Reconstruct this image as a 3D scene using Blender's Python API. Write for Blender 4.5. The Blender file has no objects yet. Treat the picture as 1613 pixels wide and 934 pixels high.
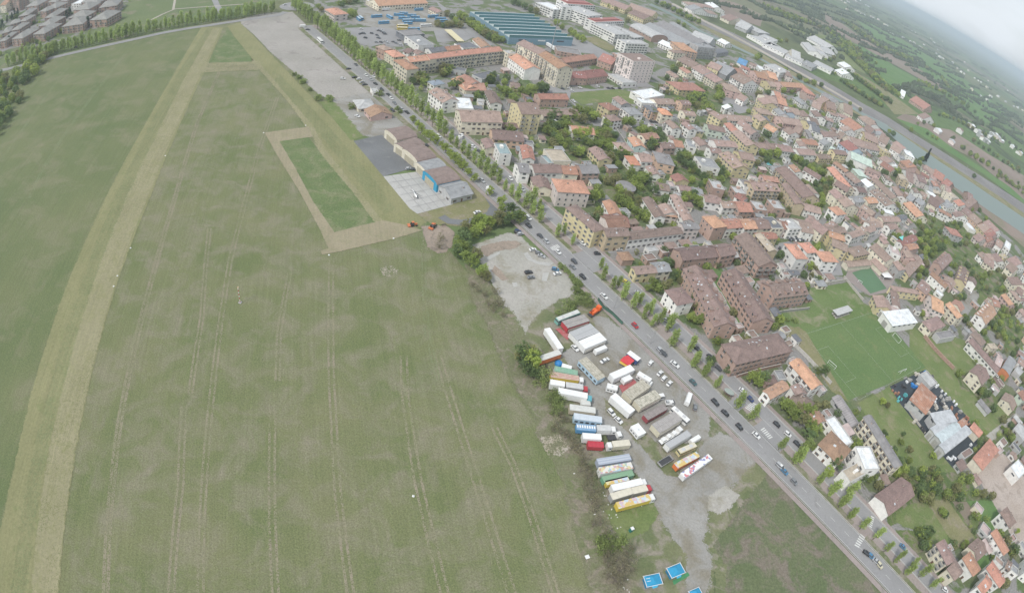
import bpy, bmesh, math, random, colorsys
from mathutils import Matrix, Vector
from mathutils.geometry import tessellate_polygon
random.seed(7)
R = math.radians
S = bpy.context.scene
COL = S.collection
# ------------------------------------------------------------------ camera, world, sun, exposure
cd = bpy.data.cameras.new('aerial_camera'); cam = bpy.data.objects.new('aerial_camera', cd)
COL.objects.link(cam); S.camera = cam
cd.type = 'PANO'; cd.panorama_type = 'FISHEYE_LENS_POLYNOMIAL'      # the wide action-camera lens of the photograph
cd.sensor_width = 36; cd.sensor_height = 36*592/1024; cd.sensor_fit = 'HORIZONTAL'; cd.fisheye_fov = R(180)
cd.fisheye_polynomial_k0 = 0; cd.fisheye_polynomial_k1 = -0.0473778; cd.fisheye_polynomial_k2 = 0
cd.fisheye_polynomial_k3 = -2.45664e-6; cd.fisheye_polynomial_k4 = 0
cd.clip_start = 1; cd.clip_end = 90000
fx = (0.971951359, 0.235181965, 0.0); fy = (0.1513345, -0.62542966, 0.76546431); up = (0.1800234, -0.74399408, -0.64347835)
cam.matrix_world = Matrix.Translation((0, 0, 175)) @ Matrix((
    (fx[0], -fx[1], -fx[2], 0), (fy[0], -fy[1], -fy[2], 0), (up[0], -up[1], -up[2], 0), (0, 0, 0, 1)))
SUN_EL, SUN_ROT = R(50), R(222)
W = bpy.data.worlds.new('World'); S.world = W; W.use_nodes = True
wn, wl = W.node_tree.nodes, W.node_tree.links; wn.clear()
wo = wn.new('ShaderNodeOutputWorld'); bg = wn.new('ShaderNodeBackground')
sky = wn.new('ShaderNodeTexSky'); sky.sky_type = 'NISHITA'; sky.sun_disc = False
sky.sun_elevation = SUN_EL; sky.sun_rotation = SUN_ROT; sky.air_density = 1.0; sky.dust_density = 2.0
tc = wn.new('ShaderNodeTexCoord'); mp = wn.new('ShaderNodeMapping'); mp.inputs['Scale'].default_value = (1.6, 1.6, 5.0)
nz = wn.new('ShaderNodeTexNoise'); nz.inputs['Scale'].default_value = 2.2; nz.inputs['Detail'].default_value = 5
cr = wn.new('ShaderNodeValToRGB'); cr.color_ramp.elements[0].position = .38; cr.color_ramp.elements[1].position = .62
mx = wn.new('ShaderNodeMix'); mx.data_type = 'RGBA'
wl.new(tc.outputs['Generated'], mp.inputs[0]); wl.new(mp.outputs[0], nz.inputs['Vector']); wl.new(nz.outputs[0], cr.inputs[0])
cr.color_ramp.elements[0].color = (.66, .66, .66, 1); cr.color_ramp.elements[1].color = (.95, .95, .95, 1)
wl.new(cr.outputs[0], mx.inputs['Factor']); wl.new(sky.outputs[0], mx.inputs['A'])
mx.inputs['B'].default_value = (7.0, 7.5, 8.0, 1)                 # bright overcast cloud layer over the clear sky
wl.new(mx.outputs['Result'], bg.inputs[0]); bg.inputs[1].default_value = 0.10; wl.new(bg.outputs[0], wo.inputs[0])
ld = bpy.data.lights.new('sun', 'SUN'); ld.energy = 2.2; ld.angle = R(8); ld.color = (1, .97, .92)
sun = bpy.data.objects.new('sun', ld); COL.objects.link(sun); sun.location = (0, 0, 300)
sdir = Vector((math.sin(SUN_ROT)*math.cos(SUN_EL), math.cos(SUN_ROT)*math.cos(SUN_EL), math.sin(SUN_EL)))
sun.rotation_euler = sdir.to_track_quat('Z', 'Y').to_euler()
S.view_settings.view_transform = 'Standard'; S.view_settings.look = 'None'
S.view_settings.exposure = EXPO = 0.28; S.view_settings.gamma = 1
S.render.engine = 'CYCLES'; S.cycles.max_bounces = 6; S.cycles.transparent_max_bounces = 24; S.cycles.volume_bounces = 1

# ------------------------------------------------------------------ data measured in metres on the ground plane
INFILL_TREES = """357,292 456,303 132,644 83,452 36,291 437,352 -46,402 49,307 70,343 55,439 406,367 126,355 4,377 196,139 399,222 388,363 357,430 343,152 150,508 365,296 438,272 172,156 428,484 67,439 265,440 390,273 204,136 344,389 310,664 216,152 135,231 306,212 196,152 282,650 -49,457 71,321 50,298 296,221 220,559 365,450 431,392 402,385 374,299 359,579 243,153 420,291 372,263 102,376 279,187 365,435 236,436 200,149 -41,487 295,189 -25,466 373,190 278,181 208,141 384,425 125,389 250,89 299,185 50,365 358,293 437,435 51,322 241,129 357,158 370,194 428,444 366,420 250,489 376,367 192,164 175,377 374,469 368,185 386,628 108,367 35,418 413,471 262,141 428,258 357,217 378,430 -10,326 424,375 94,346 22,320 187,158 -29,424 42,409 109,365 196,113 390,392 331,243 49,331 51,296 113,265 302,240 531,427 239,386 231,132 -12,370 82,445 383,403 23,374 132,238 166,275 159,325 211,138 324,395 336,572 180,173 62,335 31,405 393,414 148,177 231,139 369,299 376,452 99,209 95,289 78,263 126,493 193,162 209,150 58,340 184,172 384,362 422,266 366,219 267,108 40,394 145,340 385,428 117,388 261,489 116,600 413,369 -54,393 45,336 81,442 443,522 178,457 396,285 -61,380 59,323 223,413 398,333 -75,419 23,366 351,147 60,302 215,105 370,402 104,340 331,391 524,420 83,305 128,556 158,271 202,148 165,399 244,453 37,420 176,391 70,463 413,469 221,149 458,372 194,638 510,493 236,122 361,580 247,154 3,397 119,537 405,221 317,371 125,543 140,238 257,117 416,397 84,437 408,281 320,335 335,419 315,239 428,265 98,306 207,135 359,278 -96,414 195,116 172,725 110,420 211,148 294,188 48,364 -10,370 253,413 382,298 395,224 35,319 295,484 144,554 222,137 417,291 224,139 137,170 47,369 218,111 356,220 342,416 456,310 76,323 100,370 204,428 70,238 298,223 33,410 190,150 265,107 307,494 421,261 74,439 117,299 57,345 233,138 180,174 542,474 100,210 190,328 471,412 238,613 353,387 284,451 -73,420 105,396 194,145 76,441 214,372 383,622 270,684 157,539 64,356 202,619 -9,430 285,237 244,546 120,492 310,436 362,247 111,373 116,325 548,426 382,318 162,594 18,365 153,591 -48,468 143,434 162,179 302,168 10,408 292,513 418,478 202,149 440,399 395,464 232,143 32,389 316,236 438,367 432,621 339,291 36,305 106,390 281,445 185,663 177,384 446,435 221,430 212,145 176,483 205,135 312,409 299,723 406,244 381,691 381,452 381,394 366,387 377,189 168,156 327,323 356,380 160,351 335,280 375,313 316,439 36,377 127,547 371,369 -4,392 352,589 2,383 322,391 376,220 105,388 37,272 216,463 444,400 368,308 360,247 49,348 309,248 347,509 27,412 496,426 228,463 351,412 56,352 4,367 133,174 239,149 63,347 37,297 7,387 310,699 140,576 100,268 358,409 43,367 65,439 314,405 272,192 376,265 35,385 186,501 431,265 336,388 373,429 -22,434 425,459 203,140 233,677 431,276 439,410 425,482 130,564 59,266 340,485 362,421 418,568 461,309 368,294 176,139 155,182 255,142 272,364 227,439 147,499 416,480 219,153 167,161 396,594 190,158 320,637 123,309 246,150 107,395 209,151 244,428 369,453 392,467 157,576 218,146 56,355 350,383 32,357 167,163 143,276 162,272 421,449 63,331 339,361 409,395 319,381 333,535 167,276 250,126 238,486 555,455 481,417 317,159 -37,397 395,520 242,471 322,293 248,142 214,140 402,440 315,388 182,176 513,418 102,396 -60,454 89,427 184,166 414,469 166,484 258,118 184,640 169,161 115,513 13,386 422,251 102,372 163,356 18,378 278,234 47,346 198,118 258,117 204,135 238,142 176,144 423,534 219,151 195,140 -104,418 63,342 351,169 290,338 361,303 128,396 342,394 368,425 361,305 -30,349 422,318 467,350 121,548 58,327 40,411 261,469 386,385 329,399 415,394 201,140 527,474 62,355 201,358 65,303 164,416 324,165 461,371 192,161 468,372 55,317 305,192 115,214 332,267 89,281 365,448 218,109 360,455 116,380 210,141 332,438 190,148 250,384 255,116 141,588 402,457 382,196 103,556 46,411 373,291 310,668 143,539 483,325 397,319 422,318 47,331 121,282 242,446 159,174 48,343 196,150 175,403 252,399 372,181 222,427 101,400 313,441 207,143 9,391 93,339 35,323 340,474 220,147 266,105 251,401 223,139 23,288 217,140 112,386 170,403 226,137 162,377 181,170 403,404 372,441 290,313 37,294 404,237 394,363 63,328 0,387 90,387 80,336 139,602 335,691 127,535 235,146 393,366 286,613 226,457 4,403 390,215 265,108 139,542 331,416 438,278 348,531 170,160 41,347 183,494 480,502 252,490 -4,354 127,408 251,142 219,152 434,433 59,341 82,258 222,412 453,523 537,411 107,362 338,487 101,602 98,401 15,377 375,463 11,373 135,638 38,351 218,153 100,459 82,545 32,289 339,332 68,452 150,204 17,389 208,135 326,227 212,432 -79,408 216,141 195,337 313,198 410,452 134,377 122,497 210,141 26,414 218,651 0,389 238,119 385,682 396,332 463,304 38,423 181,744 210,133 349,425 369,243 217,149 269,642 41,336 327,683 385,265 382,391 262,113 484,395 239,471 199,109 168,397 361,303 46,341 72,237 169,290 34,277 9,387 359,158 63,339 330,689 196,136 221,461 292,215 250,635 306,201 330,385 131,543 27,374 341,164 -76,414 71,325 407,438 398,326 129,398 49,325 282,703 352,192 106,396 469,456 269,178 -16,451 239,488 185,175 297,340 84,302 374,359 105,473 155,304 40,304 50,363 224,483 211,543 109,356 35,389 484,366 275,186 32,313 228,474 403,316 153,201 25,366 212,147 295,223 435,439 159,351 144,249 160,354 360,173 261,646 539,424 536,431 62,254 -34,386 119,539 440,271 121,490 355,276 152,675 128,415 83,448 398,339 232,534 67,328 194,155 -47,435 329,278 23,366 99,209 436,260 148,286 150,197 158,666 66,351 146,607 311,629 114,218 202,114 92,563 -7,363 72,434 105,410 197,144 52,349 44,380 158,371 467,367 294,221 65,487 209,685 294,432 143,563 197,149 351,381 386,322 394,211 280,587 268,176 81,426 54,329 16,369 97,347 426,383 38,340 302,237 267,657 77,435 327,330 145,370 370,302 220,145 176,183 98,498 265,508 367,276 238,127 395,321 196,138 232,426 284,370 359,408 419,244 118,323 4,386 389,260 -45,449 131,236 1,332 211,521 340,208 376,307 307,187 115,412 104,288 149,180 -24,406 111,234 125,364 217,434 46,370 191,169 395,329 9,407 360,161 188,574 329,577 135,433 322,302 147,290 -45,452 185,453 77,355 98,553 119,453 127,526 409,319 369,379 163,710 387,296 200,116 375,583 241,456 90,388 339,176 344,148 186,162 201,149 73,240 214,144 377,380 362,463 198,115 167,277 113,418 147,599 61,257 263,173 43,411 434,311 162,354 322,447 376,322 104,410 332,143 175,154 388,357 55,326 197,153 -22,408 301,353 40,413 92,564 309,386 101,210 209,432 321,439 355,411 40,398 291,218 102,603 471,375 174,182 140,578 282,486 192,335 133,540 331,528 447,401 2,373 421,375 -43,433 420,383 205,147 118,387 194,148 357,415 98,405 214,392 354,506 31,351 79,332 36,289 426,462 -40,493 123,598 39,398 237,426 -31,434 71,325 -59,419 529,395 394,399 323,300 550,427 335,279 420,596 36,296 270,665 69,346 336,159 424,261 334,166 35,392 310,345 207,144 -26,460 1,372 101,523 106,394 294,219 399,339 127,401 196,109 360,454 260,141 376,188 161,178 412,478 262,570 431,621 -43,441 375,425 401,385 229,556 215,481 52,297 289,433 114,321 102,388 73,298 368,689 300,209 370,194 68,446 127,407 478,329 414,392 292,217 112,381 2,360 410,567 395,432 399,344 243,127 369,446 435,435 331,176 8,380 -691,454 -712,593 -642,465 -744,612 -1071,718 -542,414 -626,608 -525,429 -792,647 -549,396 -706,517 -642,638 -753,591 -819,619 -1045,708 -680,492 -635,492 -699,681 -524,520 -607,529 -857,707 -572,601 -588,586 -534,519 -940,716 -855,626 -669,597 -652,608 -679,644 -744,681 -1030,708 -808,602 -951,647 -636,678 -1000,730 -669,640 -753,618 -546,420 -762,596 -608,448 -948,653 -635,669 -848,624 -552,405 -558,561 -576,399 -682,470 -640,466 -537,434 -643,442 -605,609 -749,590 -894,667 -624,653 -780,578 -1103,759 -745,529 -745,648 -702,527 -737,650 -723,635 -560,429 -510,521 -734,618 -834,674 -860,706 -922,658 -718,513 -620,513 -1102,753 -573,607 -651,447 -618,484 -835,663 -611,466 -606,392 -504,472 -659,457 -539,451 -608,401 -948,686 -741,575 -624,613 -707,476 -781,661 -760,501 -545,463 -773,687 -698,650 -658,545 -863,656 -625,516 -650,443 -589,537 -887,635 -649,667 -732,673 -648,669 -801,570 -697,465 -1058,741 -725,628 -709,695 -835,652 -629,513 -597,620 -834,585 -563,423 -623,638 -654,443 -754,668 -671,642 -684,547 -924,644 -704,483 -558,578 -552,588 -814,689 -559,392 -934,637 -719,579 -719,646 -700,599 -642,632 -783,526 -620,660 -632,593 -705,678 -893,635 -697,594 -583,393 -549,426 -616,652 -675,454 -547,412 -1111,750 -935,697 -672,467 -727,524 -592,600 -822,696 -635,645 -729,696 -568,418 -625,603 -539,436 -555,515 -566,423 -709,516 -683,647 -542,582 -639,433 -627,495 -578,392 -726,480 -793,691 -968,711 -930,706 -732,648 -866,652"""
CLUTTER = "263.3,202.1 261.3,192.5 211.1,205.2 257.5,203.6 219.0,204.9 220.6,212.1 262.4,207.4 228.7,214.2 259.1,172.8 251.4,208.8 252.2,203.2 243.6,207.0 251.8,191.1 254.1,213.6 213.3,210.3 249.5,224.2 241.4,165.9 251.2,218.0 256.8,209.2 236.3,225.6 257.9,196.9 242.7,200.3 250.1,199.2 267.3,193.8 262.2,177.0 223.5,181.8 247.7,203.7 247.0,210.0 269.5,198.1 233.8,214.4 224.3,216.5 246.1,228.1 218.6,186.8 228.3,219.3 212.4,199.7 239.4,195.1 237.1,209.1 234.1,193.9 245.4,195.8 236.4,163.7"
BUILDINGS = """
-91.8|330.5|0.833|14.6|16.3|5.5|a|hangarbrown|cream|N|hangar|cream hangar with brown arched roof and closed doors beside the dark asphalt apron
-82.3|318.7|0.982|16.0|10.5|5.5|a|hangarbrown|cream|N|hangar|middle cream hangar with brown arched roof and a white vent on its edge
-73.5|309.5|0.852|13.3|17.2|5.5|a|hangarbrown|cream|N|hangar|cream hangar with brown arched roof next to the light grey hangar roof
-63.5|300.2|0.831|14.4|10.5|5.0|a|grey|cream|N|hangar|hangar with pale grey arched roof between two brown ones
-54.6|290.5|0.793|15.4|15.9|5.0|a|hangarbrown|blue|N|hangar|hangar with brown arched roof and bright blue front facing the concrete apron
-44.3|281.1|0.802|13.9|14.7|3.8|g|grey|greyw||workshop_building|low grey roofed workshop at the end of the hangar row
-117.6|359.9|-0.86|12.7|15.6|3.2|g|orangebrown|pink||bungalow|pink bungalow with orange brown roof beside the car yard
-131.6|369.7|-0.931|15.3|12.5|3.0|h|greyw|cream||clubhouse|low clubhouse with pale grey hip roof behind the pink bungalow
-133.9|396.5|-0.991|8.1|4.5|3.0|f|greyw|white||guard_hut|small pale hut at the end of the gravel lot
-246.2|578.6|-0.728|24.9|15.2|7.0|h|orange|pinkw||house|orange roofed house standing alone beside the roundabout
-203.8|658.4|0.824|63.4|25.2|6.0|g|orange|cream||depot_building|long orange roofed bus depot hall behind the parked blue buses
-227.4|650.7|0.786|20.7|14.7|5.0|f|white|cream||depot_office|small white flat roofed office beside the bus depot hall
-155.4|649.9|-0.756|18.5|10.2|5.0|g|pink|cream||depot_building|brown roofed depot shed at the corner of the bus yard
-84.6|558.8|-1.018|25.1|11.5|4.0|g|orangebrown|white||service_building|white service building with orange brown roof by the filling station
-137.6|522.7|-0.813|29.8|15.6|6.5|f|grey|white|N|supermarket|supermarket block with long white side wall and grey flat roof
-153.6|546.7|-0.753|17.2|22.0|5.5|f|greyb|greyb|N|supermarket|dark roofed supermarket entrance wing with red sign facing the car park
-118.3|513.1|0.891|17.4|10.5|4.0|g|dark|white||workshop_building|
-106.7|525.6|0.92|17.4|10.3|4.0|g|orange|cream||workshop_building|
-95.5|538.3|0.836|18.7|15.0|5.0|f|dark|white||workshop_building|
-156.5|478.5|-0.531|11.6|8.5|9.0|h|pink|brick||house|
-143.7|470.6|-0.743|17.0|11.0|8.0|h|orange|cream||house|
-136.2|492.0|-0.524|7.4|11.3|5.0|g|brown|white||house|
-127.9|489.9|-0.715|8.6|8.2|6.0|g|pink|white||house|
-123.7|438.7|-0.776|22.9|10.3|12.0|h|orange|cream||apartment_building|cream corner apartment block with orange hip roof beside the poplar avenue
-120.4|456.0|0.808|17.2|12.2|12.0|g|orange|cream|B|apartment_building|short orange roofed apartment wing joined to the cream corner block
-88.8|491.9|0.887|78.9|11.4|13.0|g|orange|cream|B|apartment_building|very long orange roofed apartment block with rows of balconies
-53.1|519.4|-0.944|9.4|8.1|13.0|f|greyw|cream|B|apartment_building|
-37.5|507.1|-0.932|31.9|15.8|10.0|g|orange|white|W|apartment_building|white apartment slab with orange roof and a blank end wall
-33.4|532.1|-0.706|29.2|16.5|18.0|g|brown|cream|B|apartment_building|brown roofed half of the tall six storey apartment slab
-11.2|507.0|-0.932|34.5|15.1|18.0|g|orange|cream|B|apartment_building|orange roofed half of the tall six storey apartment slab
2.5|766.9|-0.547|40.3|31.8|14.0|f|greyw|white|R|office_building|large white office wing with strip windows left of the complex
39.1|712.3|-0.775|40.2|26.6|12.0|f|greyw|white|R|office_building|white office wing with strip windows nearest the tall striped tower
32.1|752.5|0.948|63.0|16.1|13.0|f|redroof|white|R|office_building|white office wing with a red stripe of roof
-8.5|812.9|0.747|49.3|23.8|14.0|f|redroof|white|R|office_building|
-38.1|760.0|-0.698|32.5|22.4|12.0|f|white|white|R|office_building|
-21.8|758.9|-1.032|16.4|14.3|17.0|f|greyw|white|R|office_building|
65.6|677.6|0.744|37.8|14.4|12.0|f|greyw|white|R|office_building|
57.2|736.8|-0.621|45.7|23.1|8.0|f|greyw|greyw|R|office_building|
49.6|908.7|-0.476|41.3|26.6|7.0|g|pink|yellow||terraced_house|
89.9|916.2|-0.411|40.9|30.1|7.0|g|pink|yellow||terraced_house|
85.4|871.2|-0.661|27.8|28.0|7.0|g|pink|yellow||terraced_house|
91.4|778.2|-0.862|42.4|29.9|6.0|a|greyw|brick|N|warehouse|long brick warehouse with pale arched roof and rounded end gable
120.8|796.5|-0.755|72.6|33.7|5.0|g|grey|greyw|N|warehouse|
142.7|829.5|-0.861|81.8|37.1|5.0|g|greyb|greyw|N|warehouse|
155.8|843.2|-1.047|87.5|28.6|5.0|g|grey|greyw|N|warehouse|
173.5|834.8|-0.419|28.4|48|6.0|g|greyw|greyw|N|warehouse|
121.8|704.8|-0.785|9.1|23.2|9.0|h|pink|cream||house|
131.7|726.4|0.418|22.3|29.5|12.0|h|orange|peach|B|apartment_building|
159.4|751.7|0.702|35.4|14.4|16.0|f|grey|greyw|B|apartment_building|
192.6|799.7|0.992|43.5|12.4|5.0|a|dark|grey|N|warehouse|
116.6|740.0|-0.589|23.5|18.8|5.0|g|white|white||warehouse|
214.5|872.8|-0.804|15.5|19.6|5.0|g|white|white||warehouse|
134.5|670.2|-0.77|21.3|24.8|8.0|g|pink|cream||terraced_house|
148.4|649.0|-0.95|18.5|24.7|9.0|g|pink|white||terraced_house|
159.4|635.4|-0.96|20.2|20.9|8.0|g|pink|cream||terraced_house|
168.6|691.1|-0.47|13.9|23.3|8.0|g|pink|yellow||house|
181.4|697.5|-0.571|22.5|39.5|6.0|g|grey|grey|N|hall|
198.2|659.4|-0.851|19.9|30.3|11.0|g|pink|white|B|apartment_building|
175.3|619.3|-1.417|21.1|19.7|8.0|h|pink|pink||house|
205.9|707.3|-1.451|34.7|14.3|7.0|h|redbrown|cream||house|
221.8|773.8|-0.368|11.8|25.6|6.0|g|blueroof|white||warehouse|warehouse with bright blue roof among the town houses
62.6|571.2|-0.802|21.7|31.8|23.0|f|brown|pinkw|B|apartment_tower|tall apartment tower striped with brown balcony bands
48.6|593.2|-0.838|7.0|15.5|16.0|f|greyw|brick|B|apartment_tower|lower stepped apartment tower joined to the tall striped tower
52.9|551.5|-0.85|21.9|18.7|4.0|f|greyw|white||shop_building|low white shops at the foot of the tall striped tower
7.6|570.2|0.954|50.4|11.0|7.0|g|redbrown|brick||terraced_house|
38.5|591.3|-0.361|14.8|23.1|7.0|g|redbrown|brick||terraced_house|
7.2|515.6|0.556|19.1|15.1|7.0|g|redbrown|brick||terraced_house|
22.8|532.0|0.919|30.1|15.2|7.0|g|redbrown|brick||terraced_house|
-3.3|596.1|0.228|25.1|17.3|5.0|f|greyb|brick||shop_building|
76.0|520.9|-0.67|16.2|33.3|6.0|f|white|white|N|warehouse|large white flat roofed warehouse beside the green meadow
89.6|513.6|0.675|23.7|11.8|5.0|g|pink|cream||workshop_building|
73.6|503.1|0.553|16.8|11.4|4.5|f|white|white||workshop_building|
77.4|478.5|-0.901|12.5|12.4|8.0|h|dark|peach|B|apartment_building|
86.9|475.8|0.433|10.4|12.0|9.0|h|brightorange|cream||house|
59.2|461.4|-0.96|12.1|14.4|7.0|h|grey|white|B|villa|white villa with grey roof beside the green meadow
39.1|452.1|-0.817|12.6|11.6|9.0|h|redbrown|yellow||apartment_building|pale yellow apartment house with red brown roof beside the green meadow
-6.6|447.4|0.588|25.6|10.5|7.0|g|orange|brick||house|
1.3|422.8|0.667|32.8|10.3|5.0|g|brown|cream||hall|long low hall with plain brown roof behind the yellow balcony tower
20.3|398.0|0.337|16.8|11.8|6.0|g|orange|white||villa|white garden villa with long orange roof among dense trees
61.5|400.5|-1.237|13.3|9.5|6.0|g|orange|tealw||house|house with orange roof and pale teal end wall beside the lane
111.2|496.4|-2.675|12.1|9.7|7.0|g|pink|cream||house|
93.2|451.8|-1.118|12.8|9.0|8.0|g|pink|white|B|house|
107.8|460.1|-1.027|11.5|9.0|8.0|g|pink|white||house|
113.8|466.6|0.527|12.9|12.1|6.0|h|grey|yellow||house|
134.1|478.9|0.244|16.5|10.8|7.0|g|pink|palegreen||house|
140.4|504.5|-0.769|12.6|11.8|10.0|g|pink|yellow||apartment_building|
162.6|527.2|0.602|40.4|12.1|6.0|g|pink|white||terraced_house|
194.3|547.1|0.68|14.7|11.7|8.0|g|dark|yellow||house|
192.3|541.4|-0.967|10.8|14.3|9.0|g|pink|yellow||house|
201.0|527.8|-0.708|11.0|14.3|7.0|g|orange|white||house|
160.7|471.3|-1.172|24.8|14.2|8.0|g|pink|yellow||terraced_house|
152.4|489.6|-1.268|14.5|11.0|8.0|g|orange|white||terraced_house|
137.3|449.0|0.511|24.0|10.5|7.0|g|pink|white||house|
170.5|472.0|0.463|23.0|10.3|6.0|g|pink|white||terraced_house|
192.2|483.0|0.438|25.3|12.0|6.0|g|pink|white||terraced_house|
174.2|503.9|-0.843|10.4|14.4|6.0|g|pink|pinkw||terraced_house|
170.7|515.4|-0.725|10.9|14.4|6.0|g|pink|white||terraced_house|
117.4|443.0|-1.149|12.4|9.6|4.0|g|pink|pinkw||workshop_building|
84.5|411.4|0.578|12.2|8.7|6.0|g|pink|pink||house|
93.2|418.8|0.349|7.3|12.2|7.0|g|orange|white||house|
106.2|428.1|0.049|7.1|12.2|6.0|f|grey|white||workshop_building|
80.4|384.2|-1.397|16.7|12.7|7.0|h|greyb|peach||villa|big peach villa with dark hip roof and two skylights
160.2|551.6|-0.96|5.6|14.4|6.0|g|white|white||chapel|small white chapel with steep gables beside the grey yard
186.0|601.7|-0.559|8.5|19.1|6.0|g|pink|white||house|
119.1|579.8|-0.922|19.9|38.7|6.0|h|redbrown|yellow||school|school with broad dark red hip roof and yellow wall on a grassy plot
139.8|414.2|-1.131|21.0|16.4|8.0|g|pink|yellow|D|apartment_building|yellow apartment house with solar panels on its brown roof
153.4|436.6|0.333|13.9|13.2|7.0|g|pink|yellow||apartment_building|
279.7|801.7|-0.66|25.9|41.1|9.0|f|greyw|white|B|apartment_building|
252.9|790.3|-0.054|9.1|19.5|4.0|f|white|white||garage|
296.3|797.1|-0.098|10.1|26.2|8.0|h|pink|pinkw||house|
282.5|736.8|0.731|60.4|15.0|8.0|g|orange|pink||apartment_building|
308.7|745.2|0.241|15.4|29.5|7.0|h|orange|pink||house|
231.7|721.9|0.371|17.9|22.1|9.0|g|orange|pink||house|
253.0|742.3|0.191|13.1|25.3|9.0|g|orange|peach||house|
243.1|704.4|0.586|13.3|16.4|7.0|g|pink|yellow||house|
243.9|670.1|0.178|8.7|15.8|6.0|g|orange|white||house|
214.0|602.2|-1.222|13.9|19.9|10.0|g|pink|yellow||apartment_building|
203.0|573.1|-1.106|13.1|20.1|8.0|h|pink|yellow||house|
221.3|626.2|0.364|15.3|20.3|8.0|g|pink|cream||house|
238.7|636.6|0.084|11.7|24.2|8.0|g|orange|pink||house|
227.8|596.4|-1.242|21.0|15.0|7.0|g|grey|white||house|
243.5|605.7|-1.522|8.9|10.0|8.0|g|pink|lightblue||house|
251.2|621.2|0.39|15.0|19.2|6.0|g|pink|white||house|
281.6|679.9|-1.172|17.8|13.3|5.0|g|grey|white||workshop_building|
288.7|702.5|-0.175|9.1|27.5|7.0|g|pink|white||house|
326.2|713.8|-0.874|9.4|33.4|8.0|g|pink|yellow||house|
349.7|749.8|-0.981|23.8|18.6|7.0|g|greyb|white||terraced_house|
302.9|681.6|-0.383|10.9|29.1|7.0|g|pink|white||house|
290.2|636.1|-1.493|17.3|15.0|8.0|g|pink|white||house|
331.2|710.0|0.003|14.4|28.5|7.0|g|pink|peach||house|
342.8|677.7|-1.394|10.3|19.2|8.0|h|pink|white||house|
362.3|720.7|-0.189|12.7|38.9|8.0|g|pink|cream||house|
345.9|648.3|-1.032|22.6|34.6|8.0|g|orange|white||house|
397.6|708.4|-1.357|24.6|26.1|6.0|g|pink|white||terraced_house|
372.6|658.5|-0.692|11.1|35.4|7.0|g|pink|white||house|
400.7|673.6|-1.495|17.4|18.4|7.0|g|pink|white||house|
232.7|574.3|0.487|30.2|16.4|7.0|g|pink|pink||terraced_house|
265.0|593.3|0.478|14.7|13.9|7.0|g|dark|yellow||house|
250.5|550.4|-1.63|21.9|5.6|8.0|g|greyb|white||house|
226.0|538.6|-1.016|9.7|17.4|7.0|g|pink|white||house|
237.7|551.7|-0.553|6.5|22.4|8.0|g|pink|peach||house|
278.8|567.9|-1.54|12.6|13.9|8.0|g|pink|white||house|
303.0|587.5|-0.636|6.0|25.9|8.0|g|pink|white||house|
273.6|611.7|0.335|11.9|17.7|6.0|g|brown|white||house|
267.1|618.7|-1.373|14.8|15.7|7.0|g|pink|cream||house|
227.8|496.0|0.554|27.0|10.9|7.0|g|pink|white||terraced_house|
201.9|485.7|0.463|18.9|12.4|7.0|g|pink|white||terraced_house|
230.7|512.6|-1.474|10.6|10.7|7.0|g|pink|white||house|
241.9|528.8|0.526|23.3|11.1|7.0|g|orange|cream||house|
268.6|545.6|-0.864|6.9|17.9|7.0|g|grey|white||house|
302.6|553.0|-1.075|16.2|25.9|10.0|g|redbrown|lightblue||apartment_building|pale blue apartment house with red brown roof beside the pale green church
309.0|590.3|-0.213|8.3|30.5|8.0|h|beige|beige||house|
272.3|530.3|-0.567|7.1|16.2|7.0|g|pgreen|palegreen||house|
273.5|520.4|0.522|21.8|8.9|11.0|g|pink|yellow||townhouse|ornate yellow townhouse with tall windows beside the pale green church
253.1|507.9|0.611|22.8|8.1|5.0|g|pink|yellow||house|
306.7|534.6|-0.101|25.6|20.3|8.0|g|pgreen|white|N|church|large pale green church with white walls and stepped gables
254.1|458.1|-1.365|33.0|12.6|8.0|g|orange|cream||hall|long hall with orange roof running down to the cream row
274.4|469.8|-1.115|14.9|14.4|8.0|g|pink|greyw||house|
292.2|496.9|-1.381|13.7|10.1|6.0|s|pgreen|palegreen|N|shed|green lean-to roof beside the square of the pale church
292.1|473.5|-1.046|10.3|15.1|7.0|g|white|white||house|
300.9|450.8|-1.166|22.9|18.9|7.0|g|brown|white|D|terraced_house|long brown roofed terrace with many small skylights
313.0|474.3|-1.18|30.6|13.5|8.0|g|pink|cream||terraced_house|
235.3|415.3|-1.156|10.4|14.1|9.0|g|pink|cream||house|
243.1|408.1|-1.181|11.5|18.2|8.0|g|pink|cream||house|
249.5|441.1|-0.572|12.5|13.7|8.0|g|pink|cream||house|
262.2|428.5|0.59|21.2|8.2|7.0|g|grey|white||house|
277.4|434.1|0.585|18.7|8.5|8.0|g|orange|cream||house|
331.0|478.0|-1.574|17.9|10.2|9.0|g|pink|white||house|
363.4|634.3|-1.363|9.1|22.8|8.0|g|pink|white||house|
366.9|651.4|0.693|28.6|12.9|7.0|g|pink|white||house|
323.7|591.6|0.24|19.5|22.5|7.0|g|pink|pinkw||house|
347.4|602.0|0.435|26.7|20.2|6.0|g|pink|white||house|
360.2|567.5|-1.151|11.3|21.5|7.0|g|pink|white||house|
353.1|550.3|-0.851|14.4|18.2|6.0|g|redbrown|cream||house|
293.1|582.8|-1.162|10.1|18.5|7.0|g|pink|pinkw||house|
266.5|581.8|0.013|9.5|19.2|7.0|g|dark|white||house|
325.8|620.5|-1.14|8.6|24.2|8.0|g|pink|white||house|
223.8|385.2|-0.948|9.7|13.9|9.0|h|orange|white||apartment_building|white block with orange hip roof and balconies above the winding street
263.6|407.3|-0.822|11.6|11.4|9.0|g|pink|pink||apartment_building|pale pink apartment house with brown roof on a bend
300.2|432.9|-1.561|6.0|9.5|4.0|s|white|white||garage|
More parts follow.
